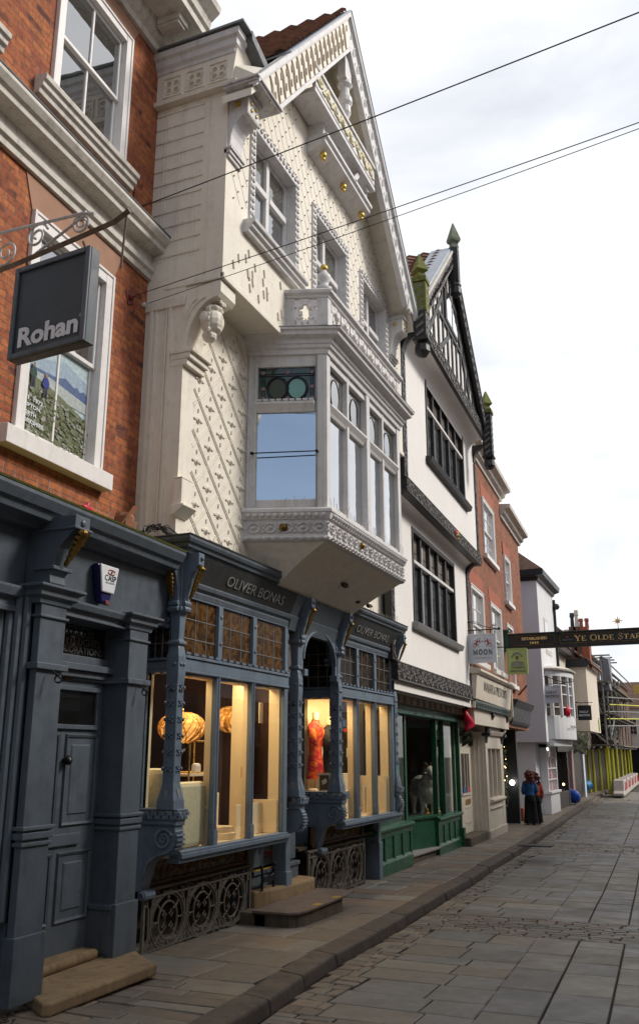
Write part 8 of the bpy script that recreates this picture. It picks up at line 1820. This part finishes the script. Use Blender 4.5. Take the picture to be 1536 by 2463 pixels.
# barriers
def barrier():
    t = thing('barrier', 'red and white plastic barrier block, nearest of the row', 'barrier', (0, 0, 0), 'red and white barriers along the kerb'); g = G()
    g.px([(-.02, 0), (1.0, 0), (1.0, .12), (.88, .2), (.80, .62), (.18, .62), (.10, .2), (-.02, .12)], -.22, .22); g.build('block', M['barrier_white'], t, bevel=.03)
    for k in (0, 1): g = G(); g.px([(.22 + .3 * k, .2), (.44 + .3 * k, .2), (.40 + .3 * k, .52), (.26 + .3 * k, .52)], .221, .235); g.build('red_panel', M['barrier_red'], t); g = G(); g.py([(-.16, .2), (.16, .2), (.13, .52), (-.13, .52)], -.02, .0)
    return t
b0 = barrier()
def dup(root, loc, rot, label):
    q = root.copy(); COL.objects.link(q); q.location = loc; q.rotation_euler = (0, 0, rot); q['label'] = label
    for ch in root.children: c = ch.copy(); COL.objects.link(c); c.parent = q
    return q
A0 = Vector(PG(1488, 1916)); B0 = Vector(PG(1527, 1886)); n = 5; dirv = (B0 - A0).normalized(); ang = math.atan2(-dirv.x, dirv.y)
for k in range(n):
    p = A0 + (B0 - A0) * (k / n); s = (B0 - A0).length / n
    lab = ['red and white plastic barrier block, nearest of the row', 'second red and white barrier block from the near end', 'middle red and white barrier block of the row', 'fourth red and white barrier block from the near end', 'red and white barrier block at the far end of the row'][k]
    q = b0 if k == 0 else dup(b0, p, ang, lab)
    q.location = p; q.rotation_euler = (0, 0, ang); q.scale = (1.35, s * .96, 1.35)
# blue sacks
def sack(u, v, rr, mt, label, tall=1., lean=0):
    p = PG(u, v); g = G(); r = random.Random(int(u)); 
    for k in range(9): g.ball((p[0] + r.uniform(-.5, .5) * rr, p[1] + r.uniform(-.4, .4) * rr, p[2] + rr * (.55 + r.uniform(0, .8) * tall) ), rr * r.uniform(.5, .7), (1, 1, 1), 10, 7)
    g.ball((p[0] + lean, p[1], p[2] + rr * 1.75 * tall), rr * .25, (1, 1, 1), 8, 5)
    o = tag(g.build(label.split()[1] if False else 'plastic_sack', M[mt], org=p, smooth=True, mods=(('REMESH', {'mode': 'VOXEL', 'voxel_size': .04}),)), label, 'sack', 'blue sacks on the pavement'); return o
sack(1374, 1935, .42, 'blueplastic', 'bright blue tied plastic sack on the pavement by the dark shop', .8); sack(1402, 1912, .55, 'bluetarp', 'turquoise bundled tarpaulin sack beside the lime green panel', 1.1, -.3)
p = PG(1361, 1936); g = G(); g.box(p[0] - .2, p[0] + .15, p[1], p[1] + .4, p[2], p[2] + .95); tag(g.build('cardboard_box', M['limestone'], org=p, bevel=.02), 'tall brown cardboard box left of the bright blue sack', 'box')
p = PG(1345, 1940); g = G(); g.box(p[0] - .25, p[0] + .25, p[1] - .1, p[1] + .1, p[2], p[2] + .75); tb_ = tag(g.build('pavement_board', M['navy_sign'], org=p, bevel=.02), 'dark pavement board in front of the dark shop', 'board')
g = G(); r = random.Random(77)
for k in range(160): q = Vector(PY(1398 + r.uniform(-14, 14), 1790 + r.uniform(-22, 18), 45.5) + (0,)); g.obox((q.x, 45.4 + r.uniform(-.3, .3), q.y), (r.uniform(.04, .14), 0, r.uniform(-.08, .08)), (0, .05, 0), (r.uniform(-.03, .03), 0, r.uniform(.03, .1)))
tag(g.build('flower_display', paint('pale_flower_garland', (.33, .34, .24, 1), .9, .5, 6, 0), org=(-5.5, 45.5, 3)), 'pale leafy flower garland hanging at the corner below the cream house', 'garland')
# ------------------------------------------------------------------ gantry sign over the street
Y0 = 27.5
t = thing('gantry_sign', 'long black inn sign with gold lettering spanning the street, topped by a gold star', 'inn sign', (-5.2, Y0, 4.95))
g = G(); g.box(-5.22, 3.3, Y0, Y0 + .16, 4.985, 5.355); bd = g.build('board', M['navy_sign'], t)
g = G(); g.box(-5.24, 3.3, Y0 - .03, Y0 + .19, 5.355, 5.405); g.box(-5.24, 3.3, Y0 - .03, Y0 + .19, 4.93, 4.985); g.box(-3.76, -3.70, Y0 - .02, Y0 + .01, 4.985, 5.355); g.build('beam_edge', M['timber'], bd, bevel=.01)
def ring_frame(x0, x1, z0, z1):
    g = G(); c = .04; pts = [(x0 + c, z0), (x1 - c, z0), (x1, z0 + c), (x1, z1 - c), (x1 - c, z1), (x0 + c, z1), (x0, z1 - c), (x0, z0 + c)]; g.tube([(a, Y0 - .006, b) for a, b in pts], .009, 5, closed=True); g.build('gold_line', M['gold'], bd)
ring_frame(-5.02, -3.80, 5.03, 5.315); ring_frame(-3.64, 3.2, 5.03, 5.315)
a = PY(1382, 1550, Y0)[0]
serif(bd, 'lettering', 'YE OLDE STAR', M['letter_gold'], (a, Y0 - .004, 5.085), (1, 0, 0), (0, 0, 1), .178, 1.92, .02, caps=[1, .84, 1, 1, .84, .84, .84, 1, 1, .84, .84, .84])
text(bd, 'lettering', 'ESTABLISHED', M['letter_gold'], (-4.78, Y0 - .004, 5.185), (1, 0, 0), (0, 0, 1), .76, .085, bold=.03); text(bd, 'lettering', '1644', M['letter_gold'], (-4.54, Y0 - .004, 5.06), (1, 0, 0), (0, 0, 1), .26, .08, bold=.03)
g = G(); g.ball((-3.42, Y0 - .004, 5.215), .035, (1, .3, .9), 8, 5); g.build('crest', M['pubred'], bd); text(bd, 'lettering', 'BREWERY', M['letter_grey'], (-3.56, Y0 - .004, 5.12), (1, 0, 0), (0, 0, 1), .30, .035)
q = Vector(PY(1484, 1493, Y0) + (0,)); g = G(); c = Vector((q.x, Y0 + .08, q.y)); pts = []
for i in range(16): aa = math.pi / 2 + i * math.pi / 8; rr = (.17 if i % 4 == 0 else .125) if i % 2 == 0 else .05; pts.append((c.x + rr * math.cos(aa), c.z + rr * math.sin(aa)))
g.prismv(pts, (0, c.y - .02, 0), (1, 0, 0), (0, 0, 1), (0, .04, 0)); g.ball(tuple(c), .05, (1, 1, 1), 8, 6); g.build('star', M['letter_gold'], bd)
g = G(); g.tube([(c.x, c.y, c.z - .12), (c.x, c.y, 5.40)], .012, 6); g.build('star_rod', M['iron'], bd)
g = G(); g.box(-5.42, -5.20, Y0 - .02, Y0 + .18, 4.90, 5.50); g.box(-5.42, -5.16, Y0 - .05, Y0 + .2, 5.46, 5.54); g.box(-5.44, -5.1, Y0 - .05, Y0 + .2, 4.86, 4.92); g.build('wall_bracket', M['green'], t, bevel=.015)

# hanging signs down the street
def board_sign(name, label, Y, x0, x1, z0, z1, mt, edge, arm_x, arm_z, arm_mat='iron'):
    t = thing(name, label, 'shop sign', (arm_x, Y, z1), 'hanging signs down the street'); g = G(); g.box(x0, x1, Y, Y + .06, z0, z1); b = g.build('board', M[mt], t, bevel=.006)
    g = G(); e = .028
    for q in ((x0, x1, z0, z0 + e), (x0, x1, z1 - e, z1), (x0, x0 + e, z0 + e, z1 - e), (x1 - e, x1, z0 + e, z1 - e)): g.box(q[0], q[1], Y - .018, Y - .002, q[2], q[3])
    g.build('edge_moulding', M[edge], b)
    g = G(); g.tube([(arm_x, Y + .03, arm_z), (x1 + .08, Y + .03, arm_z)], .016, 6)
    for k in (.2, .8): x = lerp(x0, x1, k); g.tube([(x, Y + .03, arm_z), (x, Y + .03, z1)], .01, 5)
    g.build('arm', M[arm_mat], t); return t, b
t, b = board_sign('moon_sign', 'pale grey hanging sign with two crossed flags, by the black timber post', 21.6, -5.07, -4.38, 3.96, 4.67, 'signwhite', 'alarm_white', -5.3, 4.77)
serif(b, 'lettering', 'MOON', M['letter_dark'], (-4.96, 21.595, 4.16), (1, 0, 0), (0, 0, 1), .125, .50, .006, track=.18); text(b, 'lettering', 'FINE WOOLLEN CLOTH', M['letter_ghost'], (-4.93, 21.594, 4.075), (1, 0, 0), (0, 0, 1), .42, .022, depth=.003)
for sg, cx in ((-1, -4.86), (1, -4.58)):
    cz = 4.455; g = G(); O = Vector((cx, 21.594, cz)); u = Vector((.085, 0, -.055 * sg)); v = Vector((.02 * -sg, 0, .085)); f = G()
    f.obox(O, u, (0, .003, 0), v); fb = f.build('flag', M['flag_blue'], b)
    f = G(); f.obox(O - YV * .004, u, (0, .002, 0), v * .2); f.obox(O - YV * .004, u * .2, (0, .002, 0), v); f.build('flag_cross', M['flag_red'], fb); f = G(); f.obox(O - YV * .0032, u, (0, .0015, 0), v * .34); f.obox(O - YV * .0032, u * .34, (0, .0015, 0), v)
    for k in (-1, 1): d = u + v * k; f.obox(O - YV * .0028, d * .95, (0, .0012, 0), (u - v * k) * .12)
    f.build('flag_stripe', M['letter_white'], fb)
    f = G(); f.tube([O + u * -1.05 * sg * -1 + v * 1.5, O + u * 1.05 * sg * 1 * -1 - v * 1.9], .006, 4); f.build('flag_staff', M['letter_ghost'], fb)
g = G(); g.tube(oval((-4.72, 21.596, 4.44), XV, ZV, .05, .05, 10, 0, math.pi, False), .006, 4); g.build('crest', M['letter_grey'], b)
g = G(); A = Vector((-5.3, 21.63, 4.78))
g.tube([A + Vector((0, 0, .42)), A + Vector((0, 0, -.35))], .014, 6); g.tube([A + Vector((0, 0, .14)), A + Vector((.12, 0, .22)), A + Vector((.4, 0, .16)), A + Vector((.7, 0, .05)), A + Vector((.95, 0, 0))], .009, 5); g.tube(spiral(A + Vector((.88, 0, .07)), XV, ZV, .06, .015, 1.5, 0, 14), .008, 5); g.tube(oval(A + Vector((.3, 0, .12)), XV, ZV, .22, .09, 12, 0, math.pi, False), .008, 5); g.ball(tuple(A + Vector((1.0, 0, 0))), .035); g.tube([A + Vector((.0, 0, -.80)), A + Vector((.1, 0, -.88)), A + Vector((.02, 0, -.98))], .02, 5); g.build('scroll_bracket', M['iron'], t)
t, b = board_sign('walker_sign', 'lime green hanging sign with a grey mountain and tree emblem, below the inn sign end', 26.3, -5.04, -4.445, 4.06, 4.815, 'lime', 'lime', -5.4, 4.87)
text(b, 'lettering', 'WALKER &', M['letter_dark'], (-4.93, 26.296, 4.225), (1, 0, 0), (0, 0, 1), .40, .055, bold=.01, depth=.004); text(b, 'lettering', "PRESTON'S", M['letter_dark'], (-4.95, 26.296, 4.125), (1, 0, 0), (0, 0, 1), .43, .055, bold=.01, depth=.004)
g = G(); g.tube(oval((-4.745, 26.292, 4.52), XV, ZV, .15, .16, 16, R(15), R(165), False), .025, 5); g.obox((-4.745, 26.292, 4.34), (.19, 0, 0), (0, .004, 0), (0, 0, .035)); g.tube([(-4.9, 26.29, 4.40), (-4.745, 26.29, 4.43), (-4.59, 26.29, 4.40)], .018, 5); g.build('emblem', M['letter_grey'], b)
g = G(); g.ball((-4.745, 26.292, 4.54), .045, (1, .2, 1.5), 8, 6); g.build('tree_mark', M['moss'], b)
t, b = board_sign('molly_sign', 'pale blue grey hanging sign on a long rod in front of the bow window', 35.3, -5.42, -4.77, 3.70, 4.34, 'signwhite', 'signwhite', -6.0, 4.42)
serif(b, 'lettering', 'MOLLY', M['letter_dark'], (-5.34, 35.295, 4.05), (1, 0, 0), (0, 0, 1), .10, .42, .005); serif(b, 'lettering', 'BROWNS', M['letter_dark'], (-5.36, 35.295, 3.91), (1, 0, 0), (0, 0, 1), .10, .52, .005); g = G(); g.box(-5.33, -4.86, 35.292, 35.296, 3.85, 3.858); g.build('rule_line', M['letter_ghost'], b)
g = G(); g.tube([(-6.0, 35.33, 4.95), (-4.6, 35.33, 4.45)], .016, 5); g.tube([(-4.8, 35.33, 4.42), (-4.3, 35.33, 4.50)], .014, 5); g.build('stay_rod', M['iron'], t)
t, b = board_sign('black_sign', 'black hanging sign with dim grey lettering, left one of the black pair', 41.5, -5.5, -5.0, 3.35, 3.97, 'navy_sign', 'navy_sign', -5.9, 4.05)
text(b, 'lettering', 'TINSELS', M['letter_grey'], (-5.46, 41.495, 3.58), (1, 0, 0), (0, 0, 1), .42, .13, bold=.0)
t, b = board_sign('black_sign', 'black hanging sign with white lettering, right one of the black pair', 42.6, -5.08, -4.48, 3.30, 3.96, 'navy_sign', 'navy_sign', -5.9, 4.08)
text(b, 'lettering', 'MOLLY', M['letter_white'], (-5.0, 42.595, 3.62), (1, 0, 0), (0, 0, 1), .40, .10, bold=.02); text(b, 'lettering', 'BROWNS', M['letter_white'], (-5.02, 42.595, 3.47), (1, 0, 0), (0, 0, 1), .46, .10, bold=.02)
t, b = board_sign('lime_sign', 'square bright lime sign with a pale diagonal streak in front of the scaffolding', 50, -5.49, -4.9, 2.97, 3.56, 'lime_hot', 'lime_hot', -6.2, 3.62)
g = G(); d = Vector((.22, 0, .22)); g.obox((-5.2, 49.993, 3.27), d, (0, .003, 0), Vector((-.035, 0, .035))); g.build('streak', M['letter_white'], b)

# ------------------------------------------------------------------ overhead cables and their wall anchors
def cable(name, label, u, v, z, u2, v2, T, sag=.05, rad=.0065):
    w = Vector((-5.56, *PX(u, v, -5.56))); d = sight(u2, v2); e = Vector((T * d[0], T * d[1], EYE + T * d[2])); e2 = w + (e - w) * 1.55
    g = G(); g.tube([w + (e2 - w) * (i / 24) - ZV * sag * 4 * (i / 24) * (1 - i / 24) * 1.0 for i in range(25)], rad, 6)
    return tag(g.build(name, M['cable'], org=w), label, 'cable', 'overhead cables'), w
_, wa = cable('cable', 'highest overhead cable, leaving the brick wall above the sign bracket', 325, 502, 0, 1536, 22, .00355, .03)
_, wb2 = cable('cable', 'middle overhead cable, leaving the red plate on the brick wall', 310, 715, 0, 1536, 283, .0038, .05, .0048)
_, wc = cable('cable', 'lowest overhead cable, leaving the small white hook beside the red plate', 345, 733, 0, 1536, 298, .0039, .05, .004)
g = G(); g.obox(tuple(wb2), (.02, 0, 0), (0, .055, .03), (0, -.03, .08)); g.tube([wb2, wb2 + Vector((.10, .0, .0))], .014, 6); g.ball(tuple(wb2 + Vector((.03, 0, .0))), .04); tag(g.build('wall_anchor', M['red_iron'], org=wb2, bevel=.01), 'rusty red anchor plate on the bricks between window and cream wall', 'wall anchor')
g = G(); g.obox(tuple(wa), (.03, 0, 0), (0, .03, 0), (0, 0, .03)); g.tube([wa, wa + Vector((.12, .01, .02))], .015, 6); g.tube([wa + Vector((.02, -.06, .25)), wa + Vector((.02, -.06, -.05))], .012, 5); tag(g.build('wall_anchor', M['red_iron'], org=wa, bevel=.008), 'small dark red anchor above the end of the sign bracket', 'wall anchor')
g = G(); g.obox(tuple(wc), (.03, 0, 0), (0, .02, 0), (0, 0, .025)); g.tube([wc, wc + Vector((.08, .0, .01))], .012, 6); tag(g.build('wall_hook', M['alarm_white'], org=wc, bevel=.006), 'small whitish hook on the bricks next to the cream wall', 'hook')

# ------------------------------------------------------------------ two people at the dark shop
def person(base, face, label, h, jacket, hairm, hair_r, long_hair, wide, arms_bent):
    b = Vector(base); f = Vector((face[0], face[1], 0)).normalized(); s = Vector((-f.y, f.x, 0)) * -1; k = h / 1.65
    def P(fw, sd, up): return b + (f * fw + s * sd + ZV * up) * k
    t = thing('person', label, 'person', b, 'two people outside the dark shop')
    vox = (('REMESH', {'mode': 'VOXEL', 'voxel_size': .014}),)
    g = G()      # body: head with face, neck, torso, arms, hands, legs - one surface
    g.ball(tuple(P(.01, 0, 1.54)), .092 * k, (1, .92, 1.22), 12, 8); g.ball(tuple(P(.055, 0, 1.49)), .06 * k, (1, 1, 1.1), 10, 6); g.ball(tuple(P(.105, 0, 1.525)), .018 * k, (1, 1, 1.4), 7, 5)
    for q in (-1, 1): g.ball(tuple(P(.0, q * .088, 1.53)), .025 * k, (.7, .5, 1.3), 7, 5); g.ball(tuple(P(.085, q * .034, 1.548)), .016 * k, (1, 1, 1), 6, 4)
    g.tube([P(0, 0, 1.46), P(0, 0, 1.33)], [.052 * k, .062 * k], 10); g.tube([P(0, 0, 1.36), P(0, 0, 1.2), P(0, 0, 1.0), P(0, 0, .84)], [.11 * k, .14 * k, .115 * k, .14 * k], 12)
    for q in (-1, 1):
        if arms_bent: pts = [P(0, q * .17, 1.32), P(-.02, q * .225, 1.07), P(.16, q * .17, .98), P(.23, q * .13, 1.0)]
        else: pts = [P(0, q * .17, 1.32), P(-.02, q * .23, 1.06), P(.04, q * .24, .84), P(.06, q * .24, .77)]
        g.tube(pts, [.052 * k, .042 * k, .032 * k, .026 * k], 8); d = (pts[3] - pts[2]).normalized(); g.ball(tuple(pts[3] + d * .03), .034 * k, (1, 1, 1), 8, 6)
        for j in range(4): o = s * ((j - 1.5) * .015) + f * .004; g.tube([pts[3] + d * .05 + o, pts[3] + d * .085 + o, pts[3] + d * (.105 + .006 * (1.5 - abs(j - 1.5))) + o * 1.05 + f * .014], .0085, 6)
        g.tube([pts[3] + d * .02 + f * .02, pts[3] + d * .05 + f * .045], .0095, 6)
        g.tube([P(0, q * .08, .86), P(.015, q * .095, .48), P(0, q * .10, .08)], [.085 * k, .055 * k, .04 * k], 10); g.tube([P(-.03, q * .10, .05), P(.14, q * .11, .035)], [.04 * k, .035 * k], 8)
    g.build('body', M['skin'], t, smooth=True, mods=vox)
    g = G(); g.tube([P(0, 0, 1.39), P(0, 0, 1.33), P(0, 0, 1.2), P(0, 0, 1.04), P(0, 0, .93)], [.07 * k, .135 * k, .165 * k, .15 * k, .165 * k], 14)
    for q in (-1, 1):
        if arms_bent: pts = [P(0, q * .15, 1.33), P(-.02, q * .225, 1.07), P(.13, q * .185, .985), P(.19, q * .155, .99)]
        else: pts = [P(0, q * .15, 1.33), P(-.02, q * .235, 1.06), P(.03, q * .24, .88), P(.05, q * .24, .82)]
        g.tube(pts, [.075 * k, .065 * k, .055 * k, .05 * k], 10); g.ball(tuple(P(0, q * .15, 1.30)), .085 * k)
    g.build('jacket', M[jacket], t, smooth=True, mods=vox)
    g = G(); g.tube([P(0, 0, .98), P(0, 0, .86), P(0, 0, .74)], [.15 * k, .175 * k, .17 * k], 14)
    for q in (-1, 1): g.tube([P(0, q * .07, .86), P(.01, q * .09, .5), P(0, q * .10, .05)], [.11 * k, (.085 + .03 * wide) * k, (.085 + .065 * wide) * k], 12)
    g.build('trousers', M['trouser'], t, smooth=True, mods=vox)
    for q in (-1, 1): g = G(); g.tube([P(-.05, q * .10, .045), P(.06, q * .11, .045), P(.19, q * .12, .03)], [.045 * k, .05 * k, .035 * k], 8); g.build('shoe', M['shoe'], t, smooth=True)
    g = G(); r = random.Random(int(h * 100))
    for i in range(60):
        a = r.uniform(0, 6.28); el = r.uniform(-.5, 1.4); v = Vector((math.cos(a) * math.cos(el), math.sin(a) * math.cos(el), math.sin(el)))
        if v.dot(f) > .35 and el < .8: continue
        g.ball(tuple(P(-.015, 0, 1.56) + v * (.085 + hair_r * r.uniform(.2, 1)) * k), r.uniform(.03, .05) * k, (1, 1, 1), 7, 5)
    for i in range(34 if long_hair else 0): a = r.uniform(-1, 1); g.ball(tuple(P(-.08 - r.uniform(0, .06), a * .13, r.uniform(1.30, 1.55))), r.uniform(.03, .05) * k, (1, 1, 1), 7, 5)
    g.build('hair', M[hairm], t)
    return t
p = PG(1278, 1985)
person(p, (-.35, .94), 'person with curly auburn hair, blue denim jacket and wide black trousers, from behind', 1.63, 'denim', 'hair', .07, True, 1, True)
person((p[0] + .10, p[1] + .45, ground(p[1] + .4)), (-.55, .83), 'person in a rust red coat, mostly hidden behind the one in blue denim', 1.60, 'rust_jacket', 'hair', .05, True, .6, False)

# ------------------------------------------------------------------ added houses across the street, out of view, for shade and window reflections
def opposite(y0, y1, h, mt, label, seed):
    X = 3.45; r = random.Random(seed); t = thing('unseen_opposite_house', label, 'house', (X, (y0 + y1) / 2, -.1), 'added unseen houses across the street'); n = max(2, round((y1 - y0) / 2.4)); hol = []
    for k in range(n):
        for z in (3.9, 5.9):
            if z + 1.7 < h: c = (k + .5) * (y1 - y0) / n; hol.append((c - .5, c + .5, z + .6, z + 2.2))
    g = G(); g.wall((X, y1, -.6), (0, -1, 0), (0, 0, 1), (-1, 0, 0), y1 - y0, h + .6, hol, .15); g.box(X + .2, X + 7, y0, y1, -.6, h); g.build('wall', mt, t, recalc=False)
    for a, b, c, d in hol: g = G(); g.box(X + .10, X + .13, y1 - b, y1 - a, c - .6, d - .6); w = g.build('window', M['glass_up'], t); g = G(); g.box(X + .06, X + .1, y1 - (a + b) / 2 - .03, y1 - (a + b) / 2 + .03, c - .6, d - .6); g.box(X + .055, X + .1, y1 - b, y1 - a, (c + d) / 2 - .63, (c + d) / 2 - .57); g.build('sash_bar', M['white'], w)
    g = G(); g.box(X - .12, X + .1, y0 + .2, y1 - .2, -.3, 3.1); g.box(X - .2, X + .1, y0 + .1, y1 - .1, 3.1, 3.45); g.build('shopfront', M['slate_dark'], t); g = G(); g.box(X - .13, X - .125, y0 + .8, y1 - .8, .6, 2.8); g.build('shop_window', M['glass_dark'], t)
    g = G(); g.hexa([(X - .35, y0, h), (X + 7, y0, h), (X + 7, y1, h), (X - .35, y1, h), (X + 3.2, y0, h + 3), (X + 3.6, y0, h + 3), (X + 3.6, y1, h + 3), (X + 3.2, y1, h + 3)]); g.build('roof', M['tile_far'], t)
for i, (a, b, h, mt, lab) in enumerate(((-22, -12, 7.8, M['brick_far'], 'added unseen red brick house across the street, far behind the camera'), (-12, -4, 8.4, M['render'], 'added unseen white rendered house across the street, behind the camera'), (-4, 5, 8.0, M['brick'], 'added unseen orange brick house across the street, beside the camera'), (5, 14, 8.6, M['creamfar'], 'added unseen cream house across the street, facing the bay window'), (14, 24, 8.0, M['brick_far'], 'added unseen red brick house across the street, facing the timbered house'), (24, 36, 8.4, M['render'], 'added unseen white house across the street, facing the brick fronts'), (36, 52, 7.8, M['brick_far'], 'added unseen red brick house across the street, far down'))): opposite(a, b, h, mt, lab, i)
